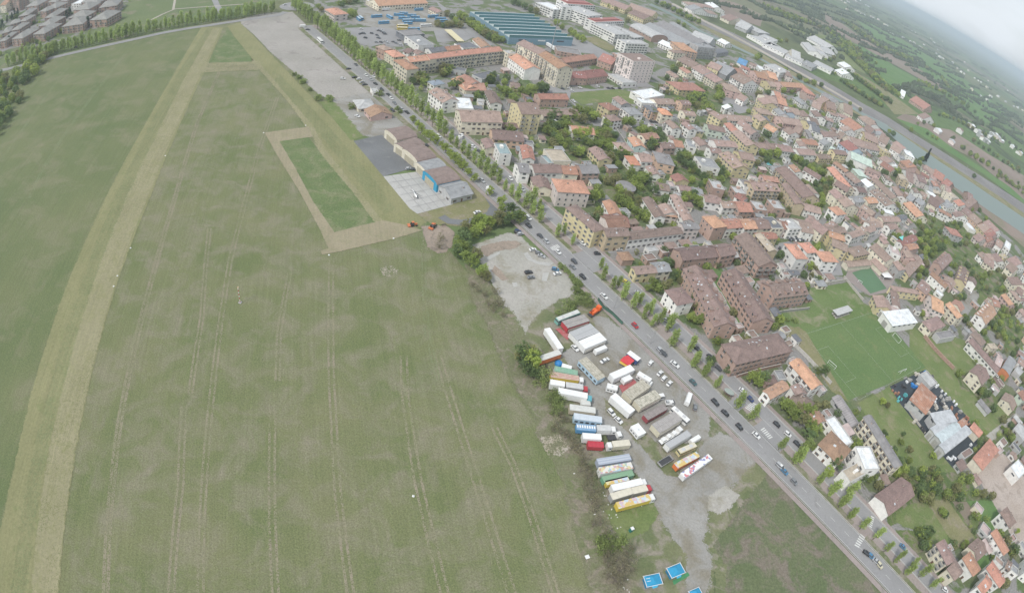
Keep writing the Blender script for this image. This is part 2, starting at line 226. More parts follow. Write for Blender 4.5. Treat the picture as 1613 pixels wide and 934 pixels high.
346.1|458.4|-1.285|21.6|19.5|5.0|g|orange|cream||workshop_building|long narrow orange brown shed roof running down to the gardens
397.2|705.7|-0.748|9.5|31.0|7.0|g|pink|greyw||house|
395.9|664.8|-1.627|12.1|20.1|7.0|g|grey|white||house|
376.8|664.0|-0.721|8.9|29.4|7.0|g|pink|white||house|
361.4|630.1|-0.117|18.6|22.2|8.0|g|pink|yellow||terraced_house|
393.0|650.1|-0.554|11.4|32.6|7.0|g|pink|pinkw||house|
418.5|648.3|-1.001|15.4|19.2|8.0|g|pink|white||terraced_house|
405.0|632.3|-0.658|13.1|24.0|7.0|g|pink|white||terraced_house|
426.9|635.2|-1.765|16.0|13.6|8.0|h|white|white||house|
375.1|608.7|0.276|11.8|14.4|7.0|f|beige|yellow||house|
364.0|572.3|-1.311|10.2|16.8|7.0|g|grey|white||house|
370.1|566.9|-1.649|11.0|12.6|6.0|g|white|white||house|
404.7|616.3|0.365|10.6|8.9|5.0|g|grey|white||house|
404.8|586.8|-1.334|14.8|25.7|7.0|g|orange|peach||house|
405.9|584.3|-0.546|8.2|30.4|6.0|g|pink|white||house|
364.1|529.4|-1.84|13.4|11.5|8.0|g|beige|beige||house|
440.3|607.2|-0.407|8.1|21.2|7.0|h|pink|cream||house|
378.4|545.9|-0.277|9.2|31.4|7.0|g|brown|white||house|
402.4|558.4|0.193|14.1|18.6|7.0|g|brown|pinkw||house|
460.2|603.6|-0.624|14.9|29.1|6.0|g|redbrown|pink||house|
463.3|581.6|-0.94|9.5|27.4|7.0|g|redbrown|brick||house|
371.5|505.9|-1.599|10.0|10.9|8.0|g|pink|white||house|
408.3|524.5|-1.256|18.1|9.2|5.0|s|white|white|N|shed|
409.5|540.4|-0.154|5.0|15.8|6.0|g|grey|white||house|
417.6|539.6|0.424|14.1|8.1|6.0|g|beige|beige||house|
448.3|561.3|-0.228|7.5|19.5|8.0|g|pink|cream||house|
448.8|548.3|0.47|19.4|14.0|8.0|f|beige|cream||apartment_building|
454.8|531.8|-1.219|9.8|20.5|7.0|g|orange|white||house|
485.2|549.0|-0.998|8.0|41.5|6.0|g|brown|brick||terraced_house|
351.6|482.4|-0.821|6.3|19.1|7.0|g|grey|white||house|
362.4|479.6|-0.894|7.9|16.2|8.0|g|grey|white||house|
445.3|606.4|-0.614|13.2|23.9|6.0|g|pink|pinkw||house|
382.2|508.9|-0.578|7.6|18.5|6.0|g|pink|white||house|
409.2|512.5|-1.015|10.4|21.0|6.0|g|pink|white||house|
388.8|565.3|-1.346|10.5|15.8|6.0|g|pink|cream||house|
499.6|578.6|-0.277|8.1|21.9|6.0|g|brown|brick||terraced_house|
394.9|502.5|-0.581|12.1|25.9|6.0|g|brown|cream||house|
421.3|510.3|-1.074|9.6|22.1|7.0|g|grey|white||house|
398.3|500.3|-0.198|9.7|13.3|5.0|s|blueroof|white|N|shed|
426.3|488.8|-1.339|7.1|24.3|8.0|g|pink|white|B|apartment_building|
455.0|514.7|-0.896|9.8|22.0|7.0|g|pink|cream||terraced_house|
462.9|504.1|-1.026|13.0|23.9|7.0|g|pink|peach||terraced_house|
468.9|486.7|-1.296|13.5|25.8|7.0|g|pink|yellow||terraced_house|
472.6|480.5|-0.999|8.3|28.3|7.0|g|redbrown|pink||terraced_house|
495.0|507.2|-1.169|18.1|22.3|6.0|g|pink|white||terraced_house|
442.1|485.6|-1.447|14.1|12.0|4.0|f|white|white|N|shed|
389.0|442.9|-1.402|12.5|18.6|7.0|h|redbrown|greyw||house|solitary house with red brown hip roof in a large garden
441.2|459.5|-1.094|8.7|23.9|5.0|g|brown|pinkw||house|
460.0|464.7|-1.15|6.6|22.1|6.0|g|redbrown|pink||house|
476.3|466.0|-0.694|8.0|21.2|7.0|g|pink|white||house|
498.7|474.2|-0.741|8.1|27.7|7.0|f|white|white||house|
418.1|415.4|-1.261|10.7|15.4|6.0|g|pink|white||house|
419.7|410.6|-0.427|12.2|16.8|6.0|g|pink|cream||house|
429.5|417.0|-1.722|11.3|13.7|7.0|g|pink|white||house|
445.4|424.0|-1.377|11.3|16.1|7.0|g|pink|white||house|
462.7|436.9|-1.016|7.0|15.1|8.0|f|beige|yellow||house|
482.8|433.3|-1.26|11.3|29.6|7.0|g|pink|white||house|
460.6|414.5|-0.99|9.5|23.6|8.0|g|pink|cream||house|
449.5|385.9|-1.597|11.4|26.0|7.0|g|pink|cream||house|cream house with brown roof on the far bend near the right edge
448.5|379.0|-0.688|7.5|16.9|5.0|g|pink|white||house|
470.4|389.7|-1.597|8.7|16.8|5.0|g|pink|white||house|
330.8|369.1|-2.386|38.3|9.6|8.0|g|brown|brick|D|terraced_house|brick terraced block with stepped brown roof and bright red end gable
349.6|358.4|-2.244|32.3|10.4|7.0|g|brown|yellow|D|terraced_house|terraced block with stepped brown roof and big pale yellow end gable
249.2|339.9|-1.016|16.3|14.6|9.0|g|pink|cream||apartment_building|long cream block with broad brown roof beside the green court
283.8|343.8|-2.339|43.5|7.2|6.0|g|pink|yellow||house|house with brown roof and pale yellow gable beside the green court
265.2|333.1|-1.363|9.4|9.5|7.0|g|pink|greyw||house|
297.4|374.6|0.569|18.7|5.9|7.0|g|orange|pink||house|
286.5|356.8|-1.571|8.5|10.9|7.0|g|pink|pink||house|
299.1|385.9|0.684|37.4|6.6|6.0|g|redbrown|white||house|
270.0|355.7|-1.741|10.7|9.1|7.0|f|pinkroof|white||house|
242.5|368.2|0.677|43.8|5.5|7.0|g|pink|white||terraced_house|curved white terrace with brown roof following the winding street
267.4|396.0|-0.166|12.3|10.7|7.0|g|pink|pinkw||terraced_house|
290.4|412.1|0.504|29.7|7.4|7.0|g|pink|cream||house|
286.4|398.7|0.597|15.9|6.8|7.0|g|pink|white||house|
313.7|429.5|0.631|15.5|5.6|6.0|g|dark|white||house|
296.0|399.2|-0.302|6.9|9.6|5.0|g|pink|white||house|
261.8|388.7|0.555|15.8|8.1|7.0|g|pink|white||house|
267.6|369.7|-1.297|7.1|8.9|5.0|g|pink|cream||house|
163.6|303.5|-1.173|14.2|10.0|9.0|h|orange|white||school|left wing of the white U shaped school with orange roof
175.8|313.1|0.494|11.4|9.7|9.0|h|orange|white||school|middle of the white U shaped school with orange roof
188.8|309.2|-1.215|10.3|14.7|9.0|h|orange|white||school|right wing of the white U shaped school with orange roof
107.2|308.1|-0.964|11.0|11.4|10.0|h|orange|brick||house|brick corner house with orange roof and a white gable edge
120.6|315.7|0.542|15.3|9.0|8.0|g|orange|white||townhouse|
132.3|320.9|0.511|12.4|10.0|8.0|g|orange|white||townhouse|
143.2|327.3|0.483|11.9|11.4|8.0|g|pink|cream||townhouse|
153.4|332.7|0.486|11.2|12.8|8.0|f|dark|cream||townhouse|
163.4|337.6|0.273|4.4|10.3|7.0|g|redbrown|pinkw||townhouse|
169.2|339.3|0.517|13.1|11.4|8.0|f|greyw|white||townhouse|
181.6|345.0|0.233|10.6|15.7|7.0|g|pink|white||townhouse|
194.5|349.9|-0.806|16.3|14.0|8.0|g|pink|cream||townhouse|
210.5|353.2|0.513|23.3|7.5|8.0|g|pink|yellow||townhouse|
211.9|359.7|-1.099|4.5|15.6|7.0|g|pink|cream||house|
244.3|370.1|-1.113|6.2|12.3|7.0|g|pink|cream||house|
145.4|315.1|0.52|17.0|6.2|7.0|g|orange|yellow||house|
142.6|304.2|-1.152|16.0|7.1|8.0|g|beige|beige|W|house|tall house with blank beige side wall behind the brick terrace
132.1|289.3|-1.146|27.3|15.3|9.0|g|brown|brick|B|terraced_house|brick terrace with long brown roof and orange brick end gable by the school
92.3|271.5|0.529|27.0|9.9|8.0|g|brown|brick||terraced_house|brick terrace with brown roof behind the two long garden terraces
109.2|280.4|0.595|12.6|9.9|9.0|g|brown|brick||terraced_house|
90.5|298.4|0.448|11.3|5.9|8.0|g|greyb|pinkw||house|
67.7|281.4|0.584|39.4|6.5|7.0|g|brown|white||terraced_house|long white house row with brown roof along the side street
95.3|234.2|-1.26|42.2|12.8|8.0|g|brown|brick|DT|terraced_house|long brick terrace with roof terraces cut into its brown roof
118.6|243.2|-1.232|37.8|13.7|8.0|g|brown|brick|D|terraced_house|long brick terrace with unbroken brown roof and small skylights
145.2|259.1|0.48|28.4|12.3|9.0|g|brown|brick|D|apartment_building|big brick block with dark brown roof and orange brick gable by the playing field
117.4|203.3|0.507|38.5|12.2|9.0|h|brown|brick|D|apartment_building|sprawling brick block with brown roof and many skylights by the playing field
78.8|228.6|-0.993|10.5|10.9|8.0|h|brown|white||villa|square white villa with brown hip roof beside the avenue
61.5|245.7|0.487|12.6|5.5|6.0|g|brown|yellow||house|pale yellow house with brown roof joined to a grey roofed wing
70.7|251.9|0.503|8.8|7.4|6.0|g|grey|cream||house|grey roofed wing of the pale yellow house
52.3|256.6|0.478|6.6|6.3|4.0|h|orangebrown|brick|N|garden_pavilion|brown hip roofed garden pavilion near the avenue corner
27.9|271.8|-0.789|23.3|7.8|11.0|h|brown|yellow||palazzo|long yellow three storey palazzo with brown roof beside the avenue
44.9|267.3|0.503|14.2|7.1|10.0|g|brown|beige||townhouse|tan brick townhouse with many tall windows beside the yellow palazzo
45.0|280.8|0.481|12.9|10.8|8.0|g|redbrown|pinkw||townhouse|red brown roofed courtyard house behind the tan brick townhouse
17.9|304.1|0.356|19.1|13.8|10.0|h|orange|pinkw||villa|large pinkish white villa with orange hip roof and balcony
1.1|307.9|-1.26|12.1|9.9|5.0|g|pink|cream||house|cream gabled house with brown roof beside the dark red tree
-12.0|315.7|0.428|6.3|10.9|8.0|g|greyb|white||house|narrow white house with dark roof near the avenue
2.0|324.0|0.46|18.4|10.0|7.0|g|pink|white||house|
15.3|329.2|0.396|9.4|10.2|7.0|g|orange|cream||house|
26.6|334.9|0.525|12.2|10.8|8.0|g|greyb|brick||house|dark red brick house with grey roof beside the gardens
43.5|296.3|-1.231|12.6|7.5|7.0|g|orange|white||house|white house with rounded orange roof behind the yellow palazzo
46.4|286.3|0.369|12.1|10.1|6.0|g|redbrown|pinkw||house|
69.2|309.5|-1.205|19.9|7.2|7.0|g|pink|white||terraced_house|slim white terrace with brown roof ending in a white gable
87.3|316.7|-1.336|27.5|7.0|8.0|g|pink|white||terraced_house|taller white terrace with brown roof and many small windows
78.6|313.4|-1.171|9.1|9.0|6.0|g|pink|white||house|
80.2|312.3|0.237|7.6|7.3|5.0|h|orangebrown|pinkw||house|
91.1|362.8|-1.05|7.2|11.5|5.0|g|redbrown|yellow||house|small bright yellow house with brown roof at the lane end
76.8|345.8|0.226|9.9|9.0|4.0|g|brown|white||workshop_building|
6.9|350.0|0.469|13.3|15.7|4.5|f|beige|cream||garage|flat beige roofed garage block beside the dense garden
1.3|341.6|-0.967|10.3|4|4.0|f|teal|greyw|N|shed|flat teal roof beside the beige garage block
-11.7|338.8|-1.327|17.1|7.2|7.0|g|orange|white||house|orange roofed house with white end wall near the avenue
57.5|369.8|0.465|7.4|10.5|5.0|s|brightorange|white||shed|bright orange lean-to roof beside a brown roofed house
64.7|376.4|0.487|9.1|12.0|7.0|g|pink|white||house|
72.1|363.1|-1.222|10.4|7.3|5.0|g|pink|white||house|
-36.8|340.8|-1.096|11.7|6.7|6.0|g|brown|cream||house|small cream house with brown roof beside the avenue trees
-27.0|333.8|-1.139|14.1|7.7|8.0|f|teal|white||house|
-81.2|395.5|-0.795|20.8|13.0|9.0|g|pink|white|D|terraced_house|white terrace with striped brown roof and dormers beside the avenue
-65.4|394.3|0.365|11.3|19.9|7.0|f|white|white||workshop_building|white flat roofed annex behind the striped terrace
-94.2|424.2|-0.681|8.4|10.3|7.0|h|slate|white||villa|villa with bluish slate hip roof behind the avenue
-74.4|440.7|-0.843|22.0|13.1|4.0|g|orange|cream||workshop_building|
-67.8|438.7|0.556|16.7|15.2|4.0|g|orangebrown|cream||workshop_building|
-72.2|444.3|-0.785|16.0|10.8|6.5|g|redbrown|white||workshop_building|
-63.6|470.2|-0.556|11.5|21.8|4.0|f|dark|greyw|N|warehouse|
-88.0|471.6|0.124|13.8|8.0|4.0|f|dark|greyw||warehouse|
-48.6|419.6|-1.169|23.6|8.5|6.0|g|brown|white||house|white gabled house with brown roof in front of the tall slab
-50.2|371.3|0.458|28.0|18.8|10.0|g|pink|cream||apartment_building|wide cream apartment block with pinkish roof and two courtyard windows
-21.2|389.1|0.535|14.6|19.7|16.0|g|pink|yellow|B|apartment_tower|slender pale yellow apartment tower with rows of small balconies
-29.8|378.2|0.421|13.1|8.1|5.0|g|brown|white||house|
-37.6|459.1|0.226|7.2|11.4|5.0|g|brown|cream||house|
-28.2|359.4|0.33|20.2|14.6|6.0|g|brown|peach||house|
117.9|365.8|-1.387|11.8|9.0|7.0|f|greyw|brick||villa|
135.9|369.8|-1.281|8.7|9.7|6.0|f|greyw|brick||villa|
144.2|382.6|-1.276|10.7|8.4|7.0|f|greyb|white||villa|
148.7|355.3|-1.298|10.5|9.4|6.0|f|greyw|brick||villa|
164.3|364.0|-1.263|10.7|10.2|7.0|f|greyw|brick||villa|
116.1|401.1|-1.27|14.5|16.0|6.0|f|grey|white||villa|modern white villa with two flat grey roofs
157.2|383.8|0.481|27.6|12.1|9.0|g|pink|beige|BD|apartment_building|beige apartment block with white dormers and small balconies
183.5|386.1|-1.401|27.9|8.5|9.0|g|pink|beige|W|apartment_building|beige apartment wing with tall blank end wall
195.1|411.8|-1.205|41.3|18.7|8.0|g|pink|beige|B|terraced_house|long beige terrace with brown roof and a row of loggias
111.6|344.2|0.261|12.6|8.6|6.0|g|pink|white||house|
123.2|343.5|0.466|13.0|7.4|6.0|g|pink|white||house|
134.0|346.7|0.485|12.5|11.9|6.0|g|orange|brick||house|
137.3|362.3|-0.694|6.6|9.4|5.0|g|redbrown|white||house|
102.6|353.9|0.297|7.4|10.5|3.5|g|grey|greyw||shed|
93.7|352.8|0.334|8.9|6.5|4.0|g|brown|white||shed|
224.1|332.9|0.586|22.1|8.9|8.0|h|pink|yellow||house|yellow house with brown roof above the green court
207.2|332.8|-0.205|11.9|11.2|8.0|g|pink|yellow||house|yellow house with arcaded side next to the white school
208.4|344.6|0.066|13.6|8.7|8.0|g|orange|yellow||house|
223.4|324.0|0.479|29.1|5.7|3.8|g|pink|cream|N|arcade|
246.6|330.7|-1.041|12.4|10.9|3.8|g|pink|cream|N|arcade|
226.1|278.3|-1.65|11.5|13.2|6.0|g|pink|yellow||hall|parish hall with yellow front wall and brown roof by the green court
241.4|288.8|-1.883|17.5|6.5|6.0|g|pink|white||hall|
237.1|269.0|0.421|30.0|11.1|6.0|s|white|white|N|gymnasium|gymnasium with big white sloping roof beside the football pitch
232.0|275.7|0.509|19.5|6.7|5.0|f|pinkroof|white|N|gymnasium|
258.2|305.1|-1.339|4.6|29.2|6.0|h|pink|yellow||house|small yellow building with striped wall beside the green court
281.3|315.3|-0.796|9.3|14.9|7.0|g|brown|peach||house|peach walled house with brown roof near the paved lane
285.9|301.2|-0.151|11.1|18.6|6.0|g|orange|pinkw||house|house with broad orange roof beside the paved lane
271.8|274.9|-1.025|8.7|24.5|6.0|h|brown|cream||house|
348.1|308.9|-2.486|36.0|11.6|8.0|g|orangebrown|white|D|terraced_house|terraced block with stepped orange roof and white end gable
407.6|348.5|-1.352|12.8|11.4|6.0|g|orange|pink||house|
304.6|322.9|-0.887|6.8|6.4|3.0|f|white|white|N|garage|
265.4|289.8|-1.611|4.0|4.2|4.0|g|greyb|white||shed|
281.2|268.9|-1.158|6.1|22.5|4.0|f|greyb|greyw|N|open_shed|open shed with dark flat roof in front of the brown roofed house
313.6|255.3|-0.994|30.0|9.2|7.0|g|brown|white||terraced_house|very long white walled building with narrow brown roof and scattered windows
316.5|272.6|-0.979|11.4|11.5|7.5|h|brown|pinkw||house|
336.2|273.1|-1.265|4.8|10.8|5.0|h|beige|cream||house|
293.2|231.8|-2.542|17.4|11.8|8.0|g|pink|cream||house|cream gabled house with brown roof beside the long brick garden wall
344.4|255.2|-2.442|27.4|8.4|5.0|a|grey|orange|N|workshop_building|workshop with grey barrel roof and orange front wall
357.8|254.4|-0.97|6.5|11.9|4.0|f|greyw|greyw|N|workshop_building|
333.0|257.7|-0.66|5.0|14.3|5.0|g|pinkroof|pinkw||house|
365.5|263.9|-0.613|6.5|9.4|6.0|g|pink|white||house|
240.9|219.0|-0.997|10.2|10.0|4.0|f|greyw|greyw|N|shed|plain grey roofed shed beside the dark storage yard
226.5|199.4|-0.785|12.0|22.3|6.0|g|rust|greyw|N|factory|factory hall with rusty corrugated roof
237.1|187.1|-1.314|7.6|18.4|6.0|s|metal|greyw|N|factory|factory hall with smooth grey metal roof beside the rusty roof
235.3|182.2|0.519|26.8|4|6.0|g|metal|greyw|N|factory|narrow factory bay with pale metal roof and white ridge line
237.7|177.9|0.535|26.2|5.7|6.0|g|metalb|greyw|N|factory|pale bluish factory roof patched with rust
242.1|173.8|0.537|36.1|5.2|6.0|g|metal|greyw|N|factory|lowest grey factory roof of the joined halls
255.2|187.4|0.529|9.5|4|5.0|s|rust|greyw|N|factory|
267.1|185.0|-0.906|7.8|7.8|5.0|g|orange|cream|N|workshop_building|
266.0|166.8|0.598|29.3|8.6|6.0|h|orange|cream|N|workshop_building|broad orange roofed workshop behind the factory halls
251.2|167.5|0.474|11.4|4|3.0|f|brown|greyw|N|shed|
179.8|159.8|-1.184|29.4|6.0|9.0|g|greyb|cream|B|apartment_building|long cream apartment block with grey roof and rows of balconies
166.9|180.6|-1.157|17.7|6.3|3.0|g|stripe|greyw|N|garage|long row of garages with ribbed grey roof
166.3|147.8|-1.391|12.5|9.9|9.0|f|white|white|B|apartment_building|modern white apartment block with pure white flat roof
158.4|140.7|-1.05|6.5|12.6|6.5|f|beige|white|B|apartment_building|beige balcony frame in front of the white flat roofed block
151.3|153.6|-0.789|12.6|13.1|6.0|h|orangebrown|white|D|house|house with broad reddish hip roof and dormers facing the avenue
181.8|132.0|-2.591|23.5|10.7|5.5|g|pink|white||house|white gabled house with large brown roof standing alone in gardens
156.9|164.4|-1.081|16.0|7.1|5.0|f|white|white||workshop_building|narrow white flat roofed building behind the reddish hip roof
145.5|169.8|-1.054|5.7|8.5|5.0|g|orangebrown|white||house|
143.1|194.3|-0.986|17.1|8.7|8.0|g|orange|white|B|terraced_house|white terrace with bright orange roof beside the football pitch
124.9|181.4|0.675|15.0|4.8|6.0|g|orangebrown|white||house|white house with long orange brown roof beside the avenue
139.1|178.7|-0.749|9.4|9.9|5.0|h|brown|brick||workshop_building|plain brown hip roofed building behind the big trees
137.8|184.4|-1.219|4.9|6.9|6.0|g|brown|white||house|
124.7|190.2|-1.232|4.8|7.0|3.0|h|brown|brick|N|garage|
203.6|102.6|-1.196|10.8|7.0|8.0|g|brown|cream|B|terraced_house|cream terrace with brown roof and small balconies behind the avenue
208.4|94.4|-1.019|6.2|8.4|7.0|g|brown|cream||terraced_house|
221.6|97.7|-1.1|9.9|7.8|7.0|g|orange|white|D|terraced_house|terrace with orange roof behind the cream terrace
251.2|110.6|-1.146|13.1|6.6|6.0|g|orange|white|B|terraced_house|orange roofed white terrace with square balconies beside the sandy yard
245.2|119.4|-0.835|6.4|6.3|3.0|f|pinkroof|greyw|N|garage|
238.6|92.2|-0.986|11.7|7.3|7.0|g|orange|white||house|
227.9|86.9|-0.98|4.7|10.4|7.0|g|orange|white||house|
254.4|97.8|-0.694|4|5.7|5.0|g|pink|white||house|
256.7|94.5|-0.615|5.3|4.3|6.0|f|grey|white||house|
293.8|159.3|-1.076|9.3|14.5|6.0|f|white|white|N|warehouse|white roofed warehouse at the right edge beside the sandy yard
318.2|191.7|-0.994|10.6|14.1|5.0|f|greyw|greyw||villa|
319.8|216.7|-2.485|11.6|11.3|5.0|g|pink|cream||house|cream house with grey brown roof at the end of the small meadow
289.4|208.5|-1.014|10.2|5.2|3.0|s|greyb|greyw|N|shed|
342.1|225.5|-1.215|6.3|10.7|6.0|g|redbrown|palegreen||house|
312.4|1097.0|-0.727|49.5|48|7.0|f|greyw|greyw|N|warehouse|
285.9|1131.0|-0.902|44.3|48|7.0|f|greyw|greyw|N|warehouse|
312.7|1008.7|-0.988|40.8|48|6.0|f|greyw|white|N|warehouse|
329.2|981.7|-0.513|39.2|48|6.0|f|greyw|white|N|warehouse|
357.2|959.2|-0.377|30.4|48|5.0|f|greyw|white|N|warehouse|
424.5|989.8|-0.484|35.2|48|5.0|f|greyw|white|N|warehouse|
514.6|1248.2|-1.021|56.3|48|6.0|g|greyw|white|N|warehouse|
442.7|1117.6|-1.66|74.4|28.8|6.0|g|greyw|white|N|warehouse|
471.7|1133.6|-1.619|41.6|18.1|5.0|f|greyw|white|N|warehouse|
492.1|1172.7|0.525|40.4|36.0|5.0|g|greyw|white|N|warehouse|
470.7|996.3|-1.111|19.0|36.4|5.0|g|white|white||house|
511.1|1085.4|-1.16|21.6|32.9|5.0|g|white|white||house|
254.3|1206.9|-1.341|39.5|29.1|6.0|g|white|white||house|
200.6|1145.9|-0.974|21.2|40.2|6.0|h|pink|white||house|
227.1|1176.5|-0.973|17.1|43.4|6.0|h|pink|white||house|
221.7|1109.1|-0.935|19.4|44.1|6.0|h|pink|white||house|
199.6|1091.5|-0.942|19.4|41.7|6.0|g|grey|white||house|
671.4|1034.8|-0.924|36.0|48|6.0|g|redbrown|brick||farmhouse|brick farmhouse with red brown roof beyond the railway
620.3|922.9|-1.072|13.4|44.1|6.0|g|pink|white||farmhouse|
636.2|1060.8|-0.493|9.7|43.1|5.0|g|white|white||farmhouse|
-604.8|426.0|0.392|10.6|30.0|9.0|h|dullgrey|brick|HB|terraced_villa|
-580.3|434.8|0.156|18.4|30.4|9.0|h|dullgrey|brick|HB|terraced_villa|
-556.4|450.9|0.165|18.8|33.3|9.0|h|dullgrey|brick|HB|terraced_villa|
-635.4|447.7|0.705|11.0|23.4|9.0|h|dullgrey|brick|HB|terraced_villa|
-622.4|459.3|0.316|13.7|25.6|9.0|h|dullgrey|brick|HB|terraced_villa|
-655.9|476.8|0.838|12.4|17.8|9.0|h|dullgrey|brick|HB|terraced_villa|
-644.6|489.4|0.243|11.8|22.5|9.0|h|dullgrey|brick|HB|terraced_villa|
-673.7|513.1|0.416|15.3|29.4|9.0|h|dullgrey|brick|HB|terraced_villa|
-578.1|477.0|0.202|19.6|31.5|9.0|h|dullgrey|brick|HB|terraced_villa|
-604.7|507.2|0.269|15.1|34.8|9.0|h|dullgrey|brick|HB|terraced_villa|
-530.7|475.6|0.402|27.3|28.1|9.0|h|dullgrey|brick|HB|terraced_villa|
-548.1|501.8|0.193|27.1|22.1|9.0|h|dullgrey|brick|HB|terraced_villa|
-641.8|524.9|-0.119|15.0|19.2|9.0|h|dullgrey|brick|HB|terraced_villa|
-640.3|539.6|0.042|20.4|23.8|9.0|h|dullgrey|brick|HB|terraced_villa|
-702.1|554.1|0.212|24.3|28.1|9.0|h|dullgrey|brick|HB|terraced_villa|
-572.2|533.6|0.181|24.8|27.9|9.0|h|dullgrey|brick|HB|terraced_villa|
-504.3|498.8|0.174|24.1|31.9|9.0|h|dullgrey|brick|HB|terraced_villa|
-540.4|545.5|0.507|23.8|30.4|9.0|h|dullgrey|brick|HB|terraced_villa|
-610.9|557.9|0.157|17.1|20.9|8.0|f|white|white||apartment_building|
-584.6|559.3|-0.133|34.9|20.2|9.0|h|dullgrey|brick|HB|terraced_villa|
-670.8|567.3|0.047|17.4|23.0|9.0|h|dullgrey|brick|HB|terraced_villa|
-649.2|573.3|0.082|14.3|29.2|9.0|h|dullgrey|brick|HB|terraced_villa|
-758.1|562.3|-0.243|38.3|18.2|24.0|f|dark|brick|B|apartment_tower|tall brick apartment tower at the far left corner
-776.6|556.1|0.034|14.9|25.9|12.0|g|orange|cream||apartment_building|
291.4|1078.3|-0.529|22.7|48|6.0|g|greyw|greyw|N|warehouse|
332.0|1051.9|-0.485|27.6|48|6.0|f|greyw|white|N|warehouse|
381.5|948.4|-0.535|20.9|48|6.0|f|grey|greyw|N|warehouse|
360.6|973.9|-0.152|15.7|46.4|6.0|g|greyw|cream|N|warehouse|
274.0|1111.2|-0.885|21.7|48|6.0|g|pink|cream|N|warehouse|
357.4|224.6|-1.215|4.6|3.5|3.2|g|pink|cream||garden_shed|
386.3|338.7|0.219|5.6|3.6|3.3|f|greyw|white||garden_shed|
337.7|169.5|-0.994|5.5|4.3|3.8|f|pinkroof|greyw||garden_shed|
141.7|207.6|0.585|4.6|4.4|2.5|f|pinkroof|greyw||garden_shed|
432.1|561.5|1.343|14.9|10.8|6.5|g|orangebrown|greyw||house|
104.1|292.9|0.595|4.1|4.7|2.6|f|greyw|cream||garden_shed|
192.6|752.1|0.702|5.5|3.5|2.6|g|greyw|brick||garden_shed|
112.3|222.6|0.507|4.4|3.5|3.7|f|pinkroof|brick||garden_shed|
-13.3|360.9|0.33|6.6|4.4|3.7|f|dark|greyw||garden_shed|
20.5|343.6|2.096|6.5|4.5|2.9|f|greyw|white||garden_shed|
414.2|327.4|-1.352|4.6|5.2|3.4|g|grey|brick||garden_shed|
253.3|150.9|2.045|5.9|4.8|2.8|g|pink|cream||garden_shed|
355.2|282.4|0.958|4.5|3.7|2.7|f|grey|brick||garden_shed|
125.5|427.5|0.422|10.4|8.5|7|g|pink|white||house|
448.5|366.6|-0.688|5.3|4.4|3.2|s|pink|greyw||garden_shed|
284.7|173.6|0.495|7.3|4.3|3.7|f|pinkroof|brick||garden_shed|
116.1|354.6|0.261|6.7|5.0|2.5|s|brown|cream||garden_shed|
165.7|267.1|0.48|4.2|4.6|2.7|s|dark|brick||garden_shed|
262.6|124.1|-1.146|9.5|8.8|8|h|pink|white||house|
478.1|360.3|-0.688|11.7|9.5|6.5|g|orangebrown|greyw||house|
-35.3|427.9|-1.169|7.4|5.1|2.8|s|pink|greyw||garden_shed|
236.6|775.4|-0.368|9.1|8.3|8|g|pink|pinkw||house|
234.1|379.1|-0.948|6.1|4.0|3.7|f|dark|white||garden_shed|
346.0|219.4|-1.215|4.4|5.2|3.0|s|pinkroof|brick||garden_shed|
322.8|157.9|-0.994|7.2|3.6|3.7|f|greyw|brick||garden_shed|
386.5|223.2|0.356|9.6|8.4|8|g|pink|pink||house|
329.1|160.5|-0.994|6.4|3.5|2.9|f|dark|brick||garden_shed|
371.4|201.4|0.356|6.3|3.6|3.4|s|pink|brick||garden_shed|
244.8|596.1|0.049|5.2|5.3|2.8|f|pinkroof|cream||garden_shed|
341.7|267.1|0.306|5.1|5.3|3.1|f|pinkroof|brick||garden_shed|
137.7|534.1|0.602|6.2|4.8|3.7|f|pinkroof|brick||garden_shed|
190.9|499.4|2.009|5.7|3.7|2.6|s|brown|brick||garden_shed|
311.2|163.1|0.577|4.7|5.2|2.7|s|greyw|cream||garden_shed|
30.9|307.9|0.356|6.1|3.7|3.2|s|dark|cream||garden_shed|
-17.6|350.3|0.33|4.1|5.1|2.7|s|grey|brick||garden_shed|
343.6|180.8|-0.994|6.4|5.0|2.6|s|dark|brick||garden_shed|
118.8|287.6|0.595|6.0|4.8|3.3|g|greyw|brick||garden_shed|
356.7|185.4|-0.994|7.6|5.3|3.7|f|pinkroof|brick||garden_shed|
85.0|354.7|1.905|7.2|4.5|3.0|f|pinkroof|greyw||garden_shed|
306.4|704.8|-0.175|5.6|3.6|3.0|f|grey|greyw||garden_shed|
-18.4|456.4|0.588|6.2|4.7|2.6|f|grey|brick||garden_shed|
160.8|703.5|1.101|5.1|4.0|2.8|g|pink|brick||garden_shed|
303.6|360.0|0.569|5.0|4.9|2.9|s|pinkroof|cream||garden_shed|
270.2|494.9|2.182|15.9|9.3|5.5|g|orangebrown|pinkw||house|
170.9|432.3|0.333|7.3|4.0|2.7|s|pinkroof|brick||garden_shed|
228.8|683.9|1.749|7.5|3.6|3.0|f|pinkroof|cream||garden_shed|
501.9|437.6|0.311|5.0|5.3|2.5|s|pink|greyw||garden_shed|
67.5|270.4|0.584|7.2|4.2|3.3|f|greyw|white||garden_shed|
242.9|158.8|0.474|7.6|5.1|2.7|s|brown|greyw||garden_shed|
59.7|286.1|0.584|6.6|4.0|3.4|s|pink|white||garden_shed|
89.8|463.8|2.004|5.0|4.3|2.9|g|pink|white||garden_shed|
329.0|150.1|-0.994|6.7|3.8|2.6|f|pink|greyw||garden_shed|
394.3|230.3|0.356|7.7|4.5|3.3|f|pinkroof|cream||garden_shed|
336.2|201.2|-0.994|7.6|4.8|3.8|g|grey|brick||garden_shed|
125.6|332.7|0.466|5.0|4.7|3.1|s|grey|cream||garden_shed|
123.0|274.9|0.595|7.5|5.4|3.0|s|pink|white||garden_shed|
